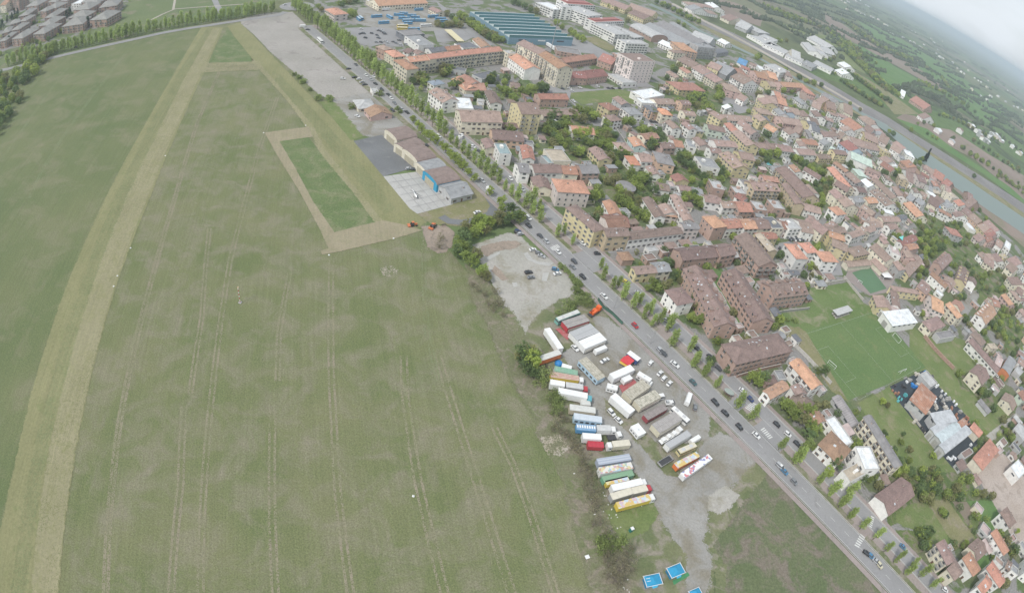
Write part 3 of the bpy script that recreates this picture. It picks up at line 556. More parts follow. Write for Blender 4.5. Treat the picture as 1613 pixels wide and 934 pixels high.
221.0|749.0|-0.368|11.4|10.9|5.5|g|redbrown|white||house|
190.2|295.5|-1.215|4.8|5.5|3.2|s|pink|white||garden_shed|
181.4|753.5|0.702|7.9|3.5|3.3|f|pink|greyw||garden_shed|
-27.9|401.3|2.106|5.4|5.2|2.8|f|pinkroof|brick||garden_shed|
193.6|323.8|-1.215|6.3|3.7|3.0|f|greyw|white||garden_shed|
299.9|172.2|0.495|4.0|5.0|3.0|g|pink|white||garden_shed|
394.4|351.5|-1.352|4.9|5.0|2.6|s|pinkroof|cream||garden_shed|
-56.7|415.2|0.402|4.7|5.0|3.4|f|greyw|white||garden_shed|
307.5|619.8|0.431|4.6|5.3|3.8|s|brown|brick||garden_shed|
156.8|453.1|1.904|5.4|4.5|2.8|g|grey|cream||garden_shed|
126.5|306.2|0.542|7.7|4.3|2.8|f|grey|brick||garden_shed|
124.6|619.8|-0.95|4.6|4.8|2.6|f|pink|brick||garden_shed|
485.7|410.9|-1.26|9.5|8.5|8|g|orange|white||house|
484.6|381.5|-1.597|7.4|4.4|2.7|g|grey|brick||garden_shed|
357.0|501.4|-1.599|6.6|5.0|3.4|f|pinkroof|brick||garden_shed|
100.9|261.3|0.529|7.2|5.3|3.2|s|pink|brick||garden_shed|
468.2|325.3|-0.688|15.1|8.2|6.5|h|redbrown|greyw||house|
132.3|529.4|2.173|5.9|4.7|2.9|g|greyw|greyw||garden_shed|
347.5|497.8|-1.599|4.9|4.3|3.8|f|brown|brick||garden_shed|
230.9|106.3|0.471|10.4|8.4|5.5|g|pink|cream||house|
181.9|325.4|0.356|7.2|5.3|3.6|f|brown|brick||garden_shed|
304.7|518.4|-0.101|7.5|4.0|3.0|f|dark|white||garden_shed|
242.7|382.4|-0.948|5.2|4.6|3.0|g|pink|greyw||garden_shed|
339.1|155.8|0.577|5.1|4.1|3.0|g|pink|brick||garden_shed|
419.1|300.7|-1.352|5.2|5.2|3.2|s|brown|white||garden_shed|
139.9|218.6|0.585|6.8|3.6|3.5|f|pink|brick||garden_shed|
170.5|410.2|0.333|14.8|8.2|5.5|g|orangebrown|pink||house|
282.5|593.6|-1.162|4.6|4.2|3.8|s|brown|cream||garden_shed|
455.9|400.6|0.581|7.4|4.1|2.9|s|pink|brick||garden_shed|
154.6|192.4|-0.986|5.4|4.0|3.2|f|pinkroof|greyw||garden_shed|
188.5|449.8|0.333|5.6|4.0|3.4|f|pink|greyw||garden_shed|
305.3|500.5|-1.381|6.9|5.2|3.7|f|greyw|brick||garden_shed|
94.9|332.0|-1.336|4.8|4.4|3.6|s|pink|cream||garden_shed|
281.0|100.2|-0.615|6.3|3.7|2.8|f|dark|greyw||garden_shed|
92.1|437.8|-1.118|4.7|3.6|3.0|s|pink|cream||garden_shed|
297.4|281.5|-1.158|5.1|3.8|3.2|s|dark|greyw||garden_shed|
-27.2|448.5|2.159|6.4|4.0|2.6|s|pink|brick||garden_shed|
-16.3|405.6|2.106|4.9|5.3|3.7|s|greyw|white||garden_shed|
174.4|148.3|-1.391|5.8|4.4|3.0|s|dark|greyw||garden_shed|
348.0|202.2|0.577|13.2|9.7|5.5|g|orangebrown|cream||house|
308.2|335.3|-0.887|16.2|9.1|7|g|orangebrown|white||house|
268.1|114.9|0.425|4.9|4.0|3.1|f|pink|greyw||garden_shed|
516.2|393.2|-1.597|13.9|9.9|7|g|pink|yellow||house|
323.8|175.5|-0.994|6.4|3.6|2.7|s|greyw|brick||garden_shed|
108.9|486.5|-2.675|7.3|4.0|3.2|s|pink|brick||garden_shed|
211.6|620.2|1.935|5.7|3.6|2.7|f|dark|brick||garden_shed|
327.5|353.2|-2.386|4.1|4.1|2.5|s|pink|greyw||garden_shed|
325.5|237.1|-1.215|6.3|4.6|2.5|f|brown|cream||garden_shed|
343.8|584.0|2.006|7.9|4.5|3.8|s|grey|brick||garden_shed|
168.7|445.5|0.333|4.3|5.1|3.8|f|grey|greyw||garden_shed|
164.0|167.9|-1.081|5.7|5.5|3.1|s|pinkroof|greyw||garden_shed|
-5.2|375.4|1.901|5.9|4.0|2.6|s|brown|cream||garden_shed|
429.9|346.9|-1.352|4.6|4.8|2.7|s|dark|white||garden_shed|
493.6|393.9|-1.597|6.6|4.1|3.6|s|pink|brick||garden_shed|
33.1|329.2|0.525|6.6|4.1|3.5|s|grey|cream||garden_shed|
287.3|94.9|0.956|5.3|4.5|3.2|f|grey|brick||garden_shed|
116.2|269.5|0.595|4.8|5.1|3.2|s|dark|brick||garden_shed|
222.2|450.2|-0.572|15.7|10.5|6.5|g|pink|white||house|
362.4|198.5|0.356|7.4|5.4|3.7|s|brown|greyw||garden_shed|
275.2|108.8|1.996|7.7|3.8|3.6|f|grey|white||garden_shed|
311.2|170.2|0.577|7.4|4.5|3.0|s|brown|brick||garden_shed|
153.1|291.2|0.398|4.6|4.9|3.0|f|pinkroof|white||garden_shed|
180.3|285.3|0.356|7.8|4.8|2.7|s|grey|cream||garden_shed|
243.7|654.4|1.749|7.8|3.8|3.8|s|brown|brick||garden_shed|
120.8|328.3|2.037|6.5|3.5|2.8|f|grey|brick||garden_shed|
69.2|293.1|2.155|5.8|5.2|2.7|s|greyw|brick||garden_shed|
326.5|539.9|1.47|9.2|8.1|7|g|pink|cream||house|
98.0|570.6|-0.922|5.3|4.1|2.9|g|pink|greyw||garden_shed|
397.6|254.3|1.927|10.7|10.9|7|g|redbrown|yellow||house|
293.6|181.1|0.495|7.1|4.8|3.4|f|pink|white||garden_shed|
328.7|170.4|0.577|7.6|4.3|3.7|s|pink|brick||garden_shed|
354.2|235.1|-1.215|4.8|4.3|2.9|s|pink|cream||garden_shed|
383.8|282.4|-0.613|7.3|3.7|3.2|f|greyw|greyw||garden_shed|
125.7|634.9|-0.95|14.2|10.2|7|g|orangebrown|cream||house|
124.8|264.8|0.595|6.6|5.1|3.7|f|pink|white||garden_shed|
131.0|244.3|-1.232|5.4|4.4|2.6|s|brown|greyw||garden_shed|
212.6|107.8|0.375|5.0|3.5|2.8|f|pinkroof|cream||garden_shed|
327.4|179.9|-0.994|6.0|3.7|3.4|f|grey|white||garden_shed|
428.6|309.3|-1.352|5.2|4.0|3.1|g|brown|greyw||garden_shed|
97.0|508.8|0.675|7.2|3.8|3.1|g|dark|cream||garden_shed|
-8.2|400.7|3.677|5.4|3.9|3.3|f|pink|cream||garden_shed|
-66.7|418.2|0.402|6.7|4.0|3.7|s|grey|brick||garden_shed|
248.7|587.7|0.049|4.5|4.6|3.4|f|brown|greyw||garden_shed|
177.1|728.6|2.273|7.6|5.0|2.8|g|pinkroof|brick||garden_shed|
136.1|223.8|0.585|6.4|4.5|3.4|g|grey|white||garden_shed|
146.9|224.9|2.156|4.5|3.8|3.7|s|dark|white||garden_shed|
361.6|210.7|0.356|14.3|9.4|8|g|pink|white||house|
160.4|287.6|0.398|7.9|3.6|3.3|g|dark|white||garden_shed|
368.5|248.0|0.601|5.2|4.3|3.7|s|pinkroof|brick||garden_shed|
418.5|670.8|-1.495|7.3|3.5|3.6|f|pink|greyw||garden_shed|
248.4|100.8|-0.694|6.7|3.7|3.7|f|pink|white||garden_shed|
307.8|179.8|2.148|8.0|4.0|2.7|f|dark|greyw||garden_shed|
440.8|330.8|0.219|15.9|10.7|6.5|h|orangebrown|white||house|
371.2|214.4|0.356|4.5|4.4|2.5|s|pinkroof|cream||garden_shed|
-11.4|355.2|0.33|4.2|5.4|3.4|f|greyw|white||garden_shed|
162.3|544.6|-0.96|4.1|3.9|3.5|f|pink|white||garden_shed|
219.3|662.8|-0.851|7.1|3.5|2.9|f|pink|cream||garden_shed|
203.8|471.0|0.463|6.0|4.1|3.5|f|grey|white||garden_shed|
154.6|176.4|-1.054|4.6|3.6|2.8|f|brown|greyw||garden_shed|
318.7|452.2|-1.166|6.2|5.3|3.6|g|dark|white||garden_shed|
261.4|687.4|-1.172|4.8|4.4|3.8|f|greyw|brick||garden_shed|
365.7|234.5|-1.215|5.9|4.4|3.3|s|pinkroof|brick||garden_shed|
291.8|508.3|-1.381|4.1|4.6|2.9|s|dark|greyw||garden_shed|
317.6|148.9|-0.994|4.6|5.3|3.6|s|pinkroof|white||garden_shed|
379.6|278.1|-0.613|8.0|5.4|2.9|g|pink|brick||garden_shed|
66.0|262.4|0.584|6.8|5.3|3.0|f|pink|brick||garden_shed|
325.4|139.9|-0.994|13.9|9.7|6.5|g|orangebrown|cream||house|
212.9|506.3|0.554|6.6|5.4|3.4|s|greyw|brick||garden_shed|
388.7|614.8|0.276|4.2|5.0|3.5|s|grey|brick||garden_shed|
42.5|431.9|0.754|11.4|9.4|8|h|pink|white||house|
262.8|344.0|-1.363|7.6|5.1|3.3|g|brown|brick||garden_shed|
377.1|334.8|0.219|10.5|10.6|6.5|g|redbrown|cream||house|
60.9|422.6|2.325|6.3|4.7|3.3|s|pink|cream||garden_shed|
119.5|219.1|2.078|4.9|5.1|3.4|f|pink|white||garden_shed|
278.4|498.2|3.753|5.8|5.1|3.0|s|brown|greyw||garden_shed|
532.8|408.1|-1.597|4.3|3.8|3.5|f|greyw|greyw||garden_shed|
326.6|434.2|0.631|6.9|5.1|2.9|s|pink|cream||garden_shed|
286.8|385.7|2.255|6.4|4.1|3.4|s|greyw|cream||garden_shed|
229.9|760.2|-0.368|7.3|4.4|2.9|f|pink|cream||garden_shed|
324.1|203.6|-0.994|7.0|5.2|3.2|g|greyw|brick||garden_shed|
199.6|610.6|3.506|4.4|3.6|3.4|s|pink|white||garden_shed|
134.6|264.9|0.595|6.9|5.4|3.7|s|brown|greyw||garden_shed|
57.0|294.2|0.584|6.2|3.6|2.8|s|pink|brick||garden_shed|
52.0|303.3|0.584|5.8|5.5|3.0|f|grey|white||garden_shed|
528.0|444.4|0.311|12.1|9.5|6.5|g|orangebrown|greyw||house|
396.8|480.7|-0.198|16.5|8.2|8|g|orangebrown|white||house|
379.2|253.4|0.601|6.4|3.9|3.2|g|pink|cream||garden_shed|
407.9|299.9|0.219|14.0|9.9|8|g|orange|peach||house|
-22.6|440.5|2.159|7.3|4.2|3.0|s|dark|brick||garden_shed|
50.8|478.9|-0.96|13.0|10.3|6.5|g|pink|greyw||house|
382.9|482.1|1.373|7.5|5.5|3.2|g|pink|white||garden_shed|
26.7|354.1|3.667|5.1|4.3|2.8|g|grey|brick||garden_shed|
441.4|585.6|0.957|12.0|8.0|6.5|h|pink|greyw||house|
531.5|465.4|1.882|4.8|4.5|2.7|f|pink|white||garden_shed|
88.2|343.0|0.334|4.2|4.1|3.1|f|greyw|greyw||garden_shed|
321.9|414.3|0.631|4.9|4.5|3.7|g|brown|white||garden_shed|
79.2|279.2|0.584|6.9|4.3|3.2|s|brown|brick||garden_shed|
69.2|392.2|-1.237|4.2|4.5|3.3|g|greyw|cream||garden_shed|
98.7|485.8|-2.675|5.3|4.5|2.9|f|dark|greyw||garden_shed|
13.5|315.3|0.356|7.7|5.0|3.8|f|dark|cream||garden_shed|
183.3|442.6|0.333|7.4|5.3|2.8|g|grey|greyw||garden_shed|
206.1|740.1|-0.368|16.6|8.9|5.5|g|pink|greyw||house|
217.1|554.4|0.555|6.0|5.0|2.9|s|pink|cream||garden_shed|
91.9|499.3|2.246|5.5|5.1|3.7|s|greyw|brick||garden_shed|
125.7|455.5|0.511|7.3|4.4|2.6|g|grey|brick||garden_shed|
204.0|444.0|1.904|10.5|9.9|7|g|orangebrown|white||house|
328.0|568.5|3.577|4.5|4.0|3.6|f|pinkroof|white||garden_shed|
43.4|418.2|0.754|7.5|4.6|2.6|g|grey|greyw||garden_shed|
257.8|399.0|-0.166|4.1|4.4|3.7|f|greyw|brick||garden_shed|
317.7|516.4|-0.101|14.4|9.3|7|g|pink|pink||house|
-34.8|404.6|2.106|4.7|3.6|3.0|f|pink|brick||garden_shed|
-56.0|441.4|0.556|4.2|5.1|2.8|g|grey|greyw||garden_shed|
109.5|519.4|0.675|11.8|9.1|8|g|pink|peach||house|
204.5|538.8|-0.708|4.2|4.1|3.7|f|brown|white||garden_shed|
429.2|597.0|-0.407|4.6|5.0|2.6|s|greyw|cream||garden_shed|
109.1|608.7|-0.95|14.7|9.6|5.5|g|pink|cream||house|
322.0|261.4|0.577|5.2|4.4|2.8|s|pinkroof|greyw||garden_shed|
148.2|346.6|0.273|6.9|4.1|3.8|g|grey|brick||garden_shed|
84.7|276.7|0.584|7.4|3.6|3.7|f|brown|greyw||garden_shed|
461.9|335.9|-0.688|6.4|4.6|3.3|f|greyw|brick||garden_shed|
232.1|743.1|-0.368|4.1|3.6|2.9|f|greyw|white||garden_shed|
-17.5|369.0|1.901|4.6|4.6|3.2|s|pinkroof|white||garden_shed|
94.4|282.7|0.529|7.2|5.0|3.5|f|dark|white||garden_shed|
141.5|230.1|2.156|4.2|5.3|3.2|f|pink|cream||garden_shed|
244.0|110.2|-1.146|7.5|4.0|2.5|g|pinkroof|greyw||garden_shed|
139.2|391.7|0.295|7.2|4.1|3.4|s|brown|brick||garden_shed|
-16.1|425.3|2.159|5.5|5.5|3.8|g|pink|white||garden_shed|
176.3|289.6|1.927|4.8|5.2|3.2|f|grey|white||garden_shed|
428.1|499.5|-1.339|5.8|3.5|3.6|f|pinkroof|cream||garden_shed|
423.1|333.3|-1.352|14.0|10.3|6.5|g|pink|pinkw||house|
353.2|245.2|-1.215|4.5|3.6|2.7|f|grey|cream||garden_shed|
264.5|420.8|0.59|6.7|3.8|3.3|f|greyw|brick||garden_shed|
245.1|131.9|-0.835|6.3|4.6|3.2|f|pinkroof|cream||garden_shed|
160.7|277.8|0.398|6.8|4.4|3.5|s|pink|cream||garden_shed|
43.3|355.9|3.667|7.0|4.8|3.5|s|grey|brick||garden_shed|
110.3|212.7|0.507|4.8|5.2|3.4|f|pink|white||garden_shed|
-51.8|498.8|-0.932|6.4|5.4|2.9|s|pinkroof|brick||garden_shed|
332.0|184.2|-0.994|4.2|4.6|2.6|f|pinkroof|greyw||garden_shed|
237.7|390.6|-0.948|4.2|4.3|3.3|s|brown|cream||garden_shed|
548.0|480.3|3.453|7.1|3.9|2.7|f|pink|brick||garden_shed|
541.2|449.3|0.311|6.9|4.1|2.7|f|dark|brick||garden_shed|
425.9|360.0|-1.352|12.3|9.5|8|h|pink|cream||house|
78.9|368.0|-1.222|4.4|4.7|2.9|g|grey|cream||garden_shed|
310.3|242.5|0.577|4.8|4.0|2.9|s|brown|white||garden_shed|
302.8|610.2|2.002|6.7|4.9|2.9|s|dark|cream||garden_shed|
408.3|267.4|3.498|9.5|10.4|8|g|pink|pinkw||house|
274.1|94.2|-0.615|11.8|10.7|7|h|orange|white||house|
199.2|381.1|0.17|16.2|10.9|5.5|g|pink|white||house|
280.9|510.1|-1.381|6.6|5.1|2.6|s|greyw|brick||garden_shed|
299.5|366.2|0.569|7.9|4.4|3.7|g|pink|brick||garden_shed|
283.4|551.2|-0.864|6.3|5.0|3.8|f|dark|white||garden_shed|
48.7|466.6|-0.96|6.0|5.0|3.1|f|pinkroof|greyw||garden_shed|
174.5|364.9|-1.263|4.7|5.1|3.5|s|pink|brick||garden_shed|
131.6|334.9|0.466|5.4|4.3|2.7|f|pink|brick||garden_shed|
148.5|272.4|0.398|4.5|4.3|3.0|s|pink|brick||garden_shed|
255.9|350.4|-1.363|4.5|5.3|2.6|f|pinkroof|cream||garden_shed|
-1.0|408.6|3.677|5.0|5.2|3.1|s|greyw|white||garden_shed|
223.8|646.4|-0.851|7.3|4.0|2.7|s|pink|greyw||garden_shed|
356.6|514.3|-0.028|7.8|4.7|2.7|g|dark|brick||garden_shed|
391.6|288.1|-0.613|4.4|4.3|2.6|f|pink|white||garden_shed|
566.9|461.3|3.453|11.4|8.3|7|g|redbrown|cream||house|
325.0|341.8|-2.386|12.1|9.8|5.5|g|pink|pink||house|
273.6|288.9|-1.611|7.6|4.7|3.0|g|pinkroof|cream||garden_shed|
29.1|318.3|0.356|6.2|5.2|2.9|s|pink|white||garden_shed|
131.2|194.8|-1.232|5.9|5.4|2.8|f|grey|greyw||garden_shed|
413.7|605.4|0.365|4.7|4.9|3.2|f|grey|brick||garden_shed|
349.1|234.0|-1.215|5.7|4.6|3.7|s|dark|cream||garden_shed|
361.0|355.5|-2.244|10.7|8.1|7|g|brown|white||house|
204.8|555.8|2.126|7.8|3.8|3.0|s|pinkroof|brick||garden_shed|
377.6|272.4|-0.613|6.3|3.9|3.2|s|grey|brick||garden_shed|
314.3|623.7|0.431|4.5|4.1|3.5|s|dark|white||garden_shed|
107.6|321.2|-0.964|7.3|4.0|3.5|s|pink|greyw||garden_shed|
323.1|286.0|-0.979|6.9|4.3|3.5|s|pink|greyw||garden_shed|
436.9|285.1|0.219|7.0|4.3|2.8|s|dark|greyw||garden_shed|
310.6|371.3|0.569|7.0|4.4|3.6|s|dark|white||garden_shed|
76.4|451.1|-1.118|4.8|4.4|3.4|f|pink|white||garden_shed|
382.4|592.5|1.847|7.9|4.0|3.6|g|brown|white||garden_shed|
339.0|518.7|1.543|11.8|8.4|5.5|h|pink|white||house|
180.2|142.1|-1.391|4.9|3.7|3.3|s|brown|white||garden_shed|
463.5|402.5|2.152|4.6|4.7|3.0|f|pink|white||garden_shed|
55.8|434.2|2.325|5.3|4.4|3.4|f|pink|brick||garden_shed|
458.6|364.9|-0.688|6.1|4.8|2.9|g|pink|cream||garden_shed|
138.2|242.4|-1.232|5.6|5.3|3.4|g|dark|cream||garden_shed|
313.3|415.8|2.202|4.1|4.7|3.4|f|pinkroof|greyw||garden_shed|
437.7|513.8|0.497|7.8|4.7|3.6|s|pinkroof|white||garden_shed|
247.9|422.7|-1.156|7.3|3.9|3.0|f|pink|cream||garden_shed|
-56.2|399.9|0.365|6.7|4.3|3.7|s|dark|white||garden_shed|
284.1|457.2|-1.115|5.6|4.2|2.7|g|brown|white||garden_shed|
-54.8|452.1|0.556|5.7|3.7|2.7|s|dark|cream||garden_shed|
104.6|243.1|-1.26|7.7|4.0|3.2|f|pink|cream||garden_shed|
183.6|512.9|-0.843|5.4|3.8|2.9|f|dark|brick||garden_shed|
247.1|356.2|-1.363|4.1|4.7|3.4|g|greyw|greyw||garden_shed|
278.1|324.3|-0.796|4.4|3.6|3.8|f|pinkroof|greyw||garden_shed|
337.8|193.2|0.577|6.2|4.4|3.1|s|pinkroof|brick||garden_shed|
-55.5|408.5|1.973|6.4|3.8|3.5|f|greyw|cream||garden_shed|
260.4|529.9|-0.567|4.3|5.1|2.7|f|pinkroof|cream||garden_shed|
224.5|552.2|0.555|5.6|4.0|3.2|s|dark|greyw||garden_shed|
173.3|324.2|0.356|5.1|3.8|2.9|s|pink|greyw||garden_shed|
432.0|371.4|0.219|5.8|4.5|3.7|s|greyw|brick||garden_shed|
117.7|522.5|2.246|4.5|3.5|2.6|g|pinkroof|cream||garden_shed|
93.6|556.0|0.649|4.1|5.1|3.6|s|pinkroof|greyw||garden_shed|
273.9|383.4|2.255|5.7|4.0|2.7|g|pinkroof|brick||garden_shed|
35.1|366.0|5.238|15.6|10.3|5.5|g|pink|yellow||house|
350.9|327.4|-0.915|7.7|4.4|3.2|f|greyw|brick||garden_shed|
80.8|397.7|-1.237|7.0|5.0|2.5|s|pink|cream||garden_shed|
307.0|642.4|0.078|10.8|10.7|6.5|g|pink|greyw||house|
432.7|527.1|0.497|4.3|4.6|2.9|f|pinkroof|cream||garden_shed|
157.0|408.0|0.333|7.2|4.4|3.0|f|pinkroof|white||garden_shed|
181.6|295.8|1.927|7.6|5.2|3.0|f|brown|cream||garden_shed|
315.1|285.4|-0.979|5.1|4.8|3.5|g|grey|greyw||garden_shed|
313.6|228.6|-0.914|6.9|5.2|3.0|f|pinkroof|greyw||garden_shed|
426.1|582.4|-0.407|10.7|9.4|5.5|g|redbrown|cream||house|
144.7|471.3|1.815|7.7|3.9|3.7|f|dark|greyw||garden_shed|
88.8|286.3|0.529|7.4|5.3|2.8|s|pink|greyw||garden_shed|
262.4|98.8|0.956|4.3|5.4|3.3|s|dark|cream||garden_shed|
291.5|328.3|-0.796|7.5|4.6|3.4|s|pink|greyw||garden_shed|
495.6|401.1|-1.597|4.4|4.6|3.4|f|pinkroof|brick||garden_shed|
274.7|453.8|0.456|12.4|9.3|6.5|g|brown|white||house|
198.0|369.7|0.17|6.0|5.2|3.2|s|brown|greyw||garden_shed|
222.5|524.9|0.555|4.6|4.6|3.2|s|grey|greyw||garden_shed|
154.0|283.6|0.398|5.6|3.5|3.2|f|pink|white||garden_shed|
320.4|235.9|-1.215|7.7|3.7|2.6|s|brown|cream||garden_shed|
181.5|434.4|0.333|4.4|3.6|3.3|s|grey|white||garden_shed|
-24.1|414.5|2.106|6.2|4.8|3.6|g|greyw|greyw||garden_shed|
50.5|385.2|2.058|11.7|10.6|7|h|pink|white||house|
320.7|401.6|2.202|6.9|5.1|3.1|g|pink|greyw||garden_shed|
428.2|301.3|0.219|4.1|3.8|3.4|f|dark|greyw||garden_shed|
127.3|249.4|-1.232|4.2|3.9|2.9|s|pinkroof|greyw||garden_shed|
418.1|308.7|-1.352|4.6|3.7|3.4|s|pink|white||garden_shed|
313.0|364.9|0.569|7.8|4.1|2.5|s|brown|brick||garden_shed|
7.6|362.7|0.469|5.3|5.1|3.6|s|grey|white||garden_shed|
511.0|445.7|0.311|4.5|5.4|3.5|f|greyw|cream||garden_shed|
330.1|336.1|-2.386|4.2|4.1|2.7|s|pinkroof|white||garden_shed|
127.5|520.6|3.817|4.4|4.7|3.6|f|grey|greyw||garden_shed|
73.6|273.3|2.155|7.4|4.5|3.2|f|pinkroof|brick||garden_shed|
211.1|415.3|-1.205|12.4|9.1|5.5|g|pink|white||house|
70.5|415.1|3.896|15.7|8.2|8|g|orangebrown|cream||house|
322.2|668.8|0.177|11.9|8.0|8|g|pink|white||house|
441.0|298.7|1.79|13.1|10.7|5.5|g|orangebrown|cream||house|
317.0|310.4|0.684|10.9|9.7|5.5|g|orangebrown|cream||house|
419.3|280.1|3.498|16.2|9.4|5.5|h|pink|cream||house|
498.5|362.3|-0.688|9.4|9.1|8|g|brown|cream||house|
382.7|235.8|0.356|12.5|9.2|8|g|brown|white||house|
303.1|296.4|-1.158|14.1|10.1|8|g|orange|cream||house|
367.1|326.3|1.79|12.4|8.4|6.5|g|pink|white||house|
505.6|398.2|-1.597|15.5|9.2|5.5|g|orangebrown|white||house|
"""
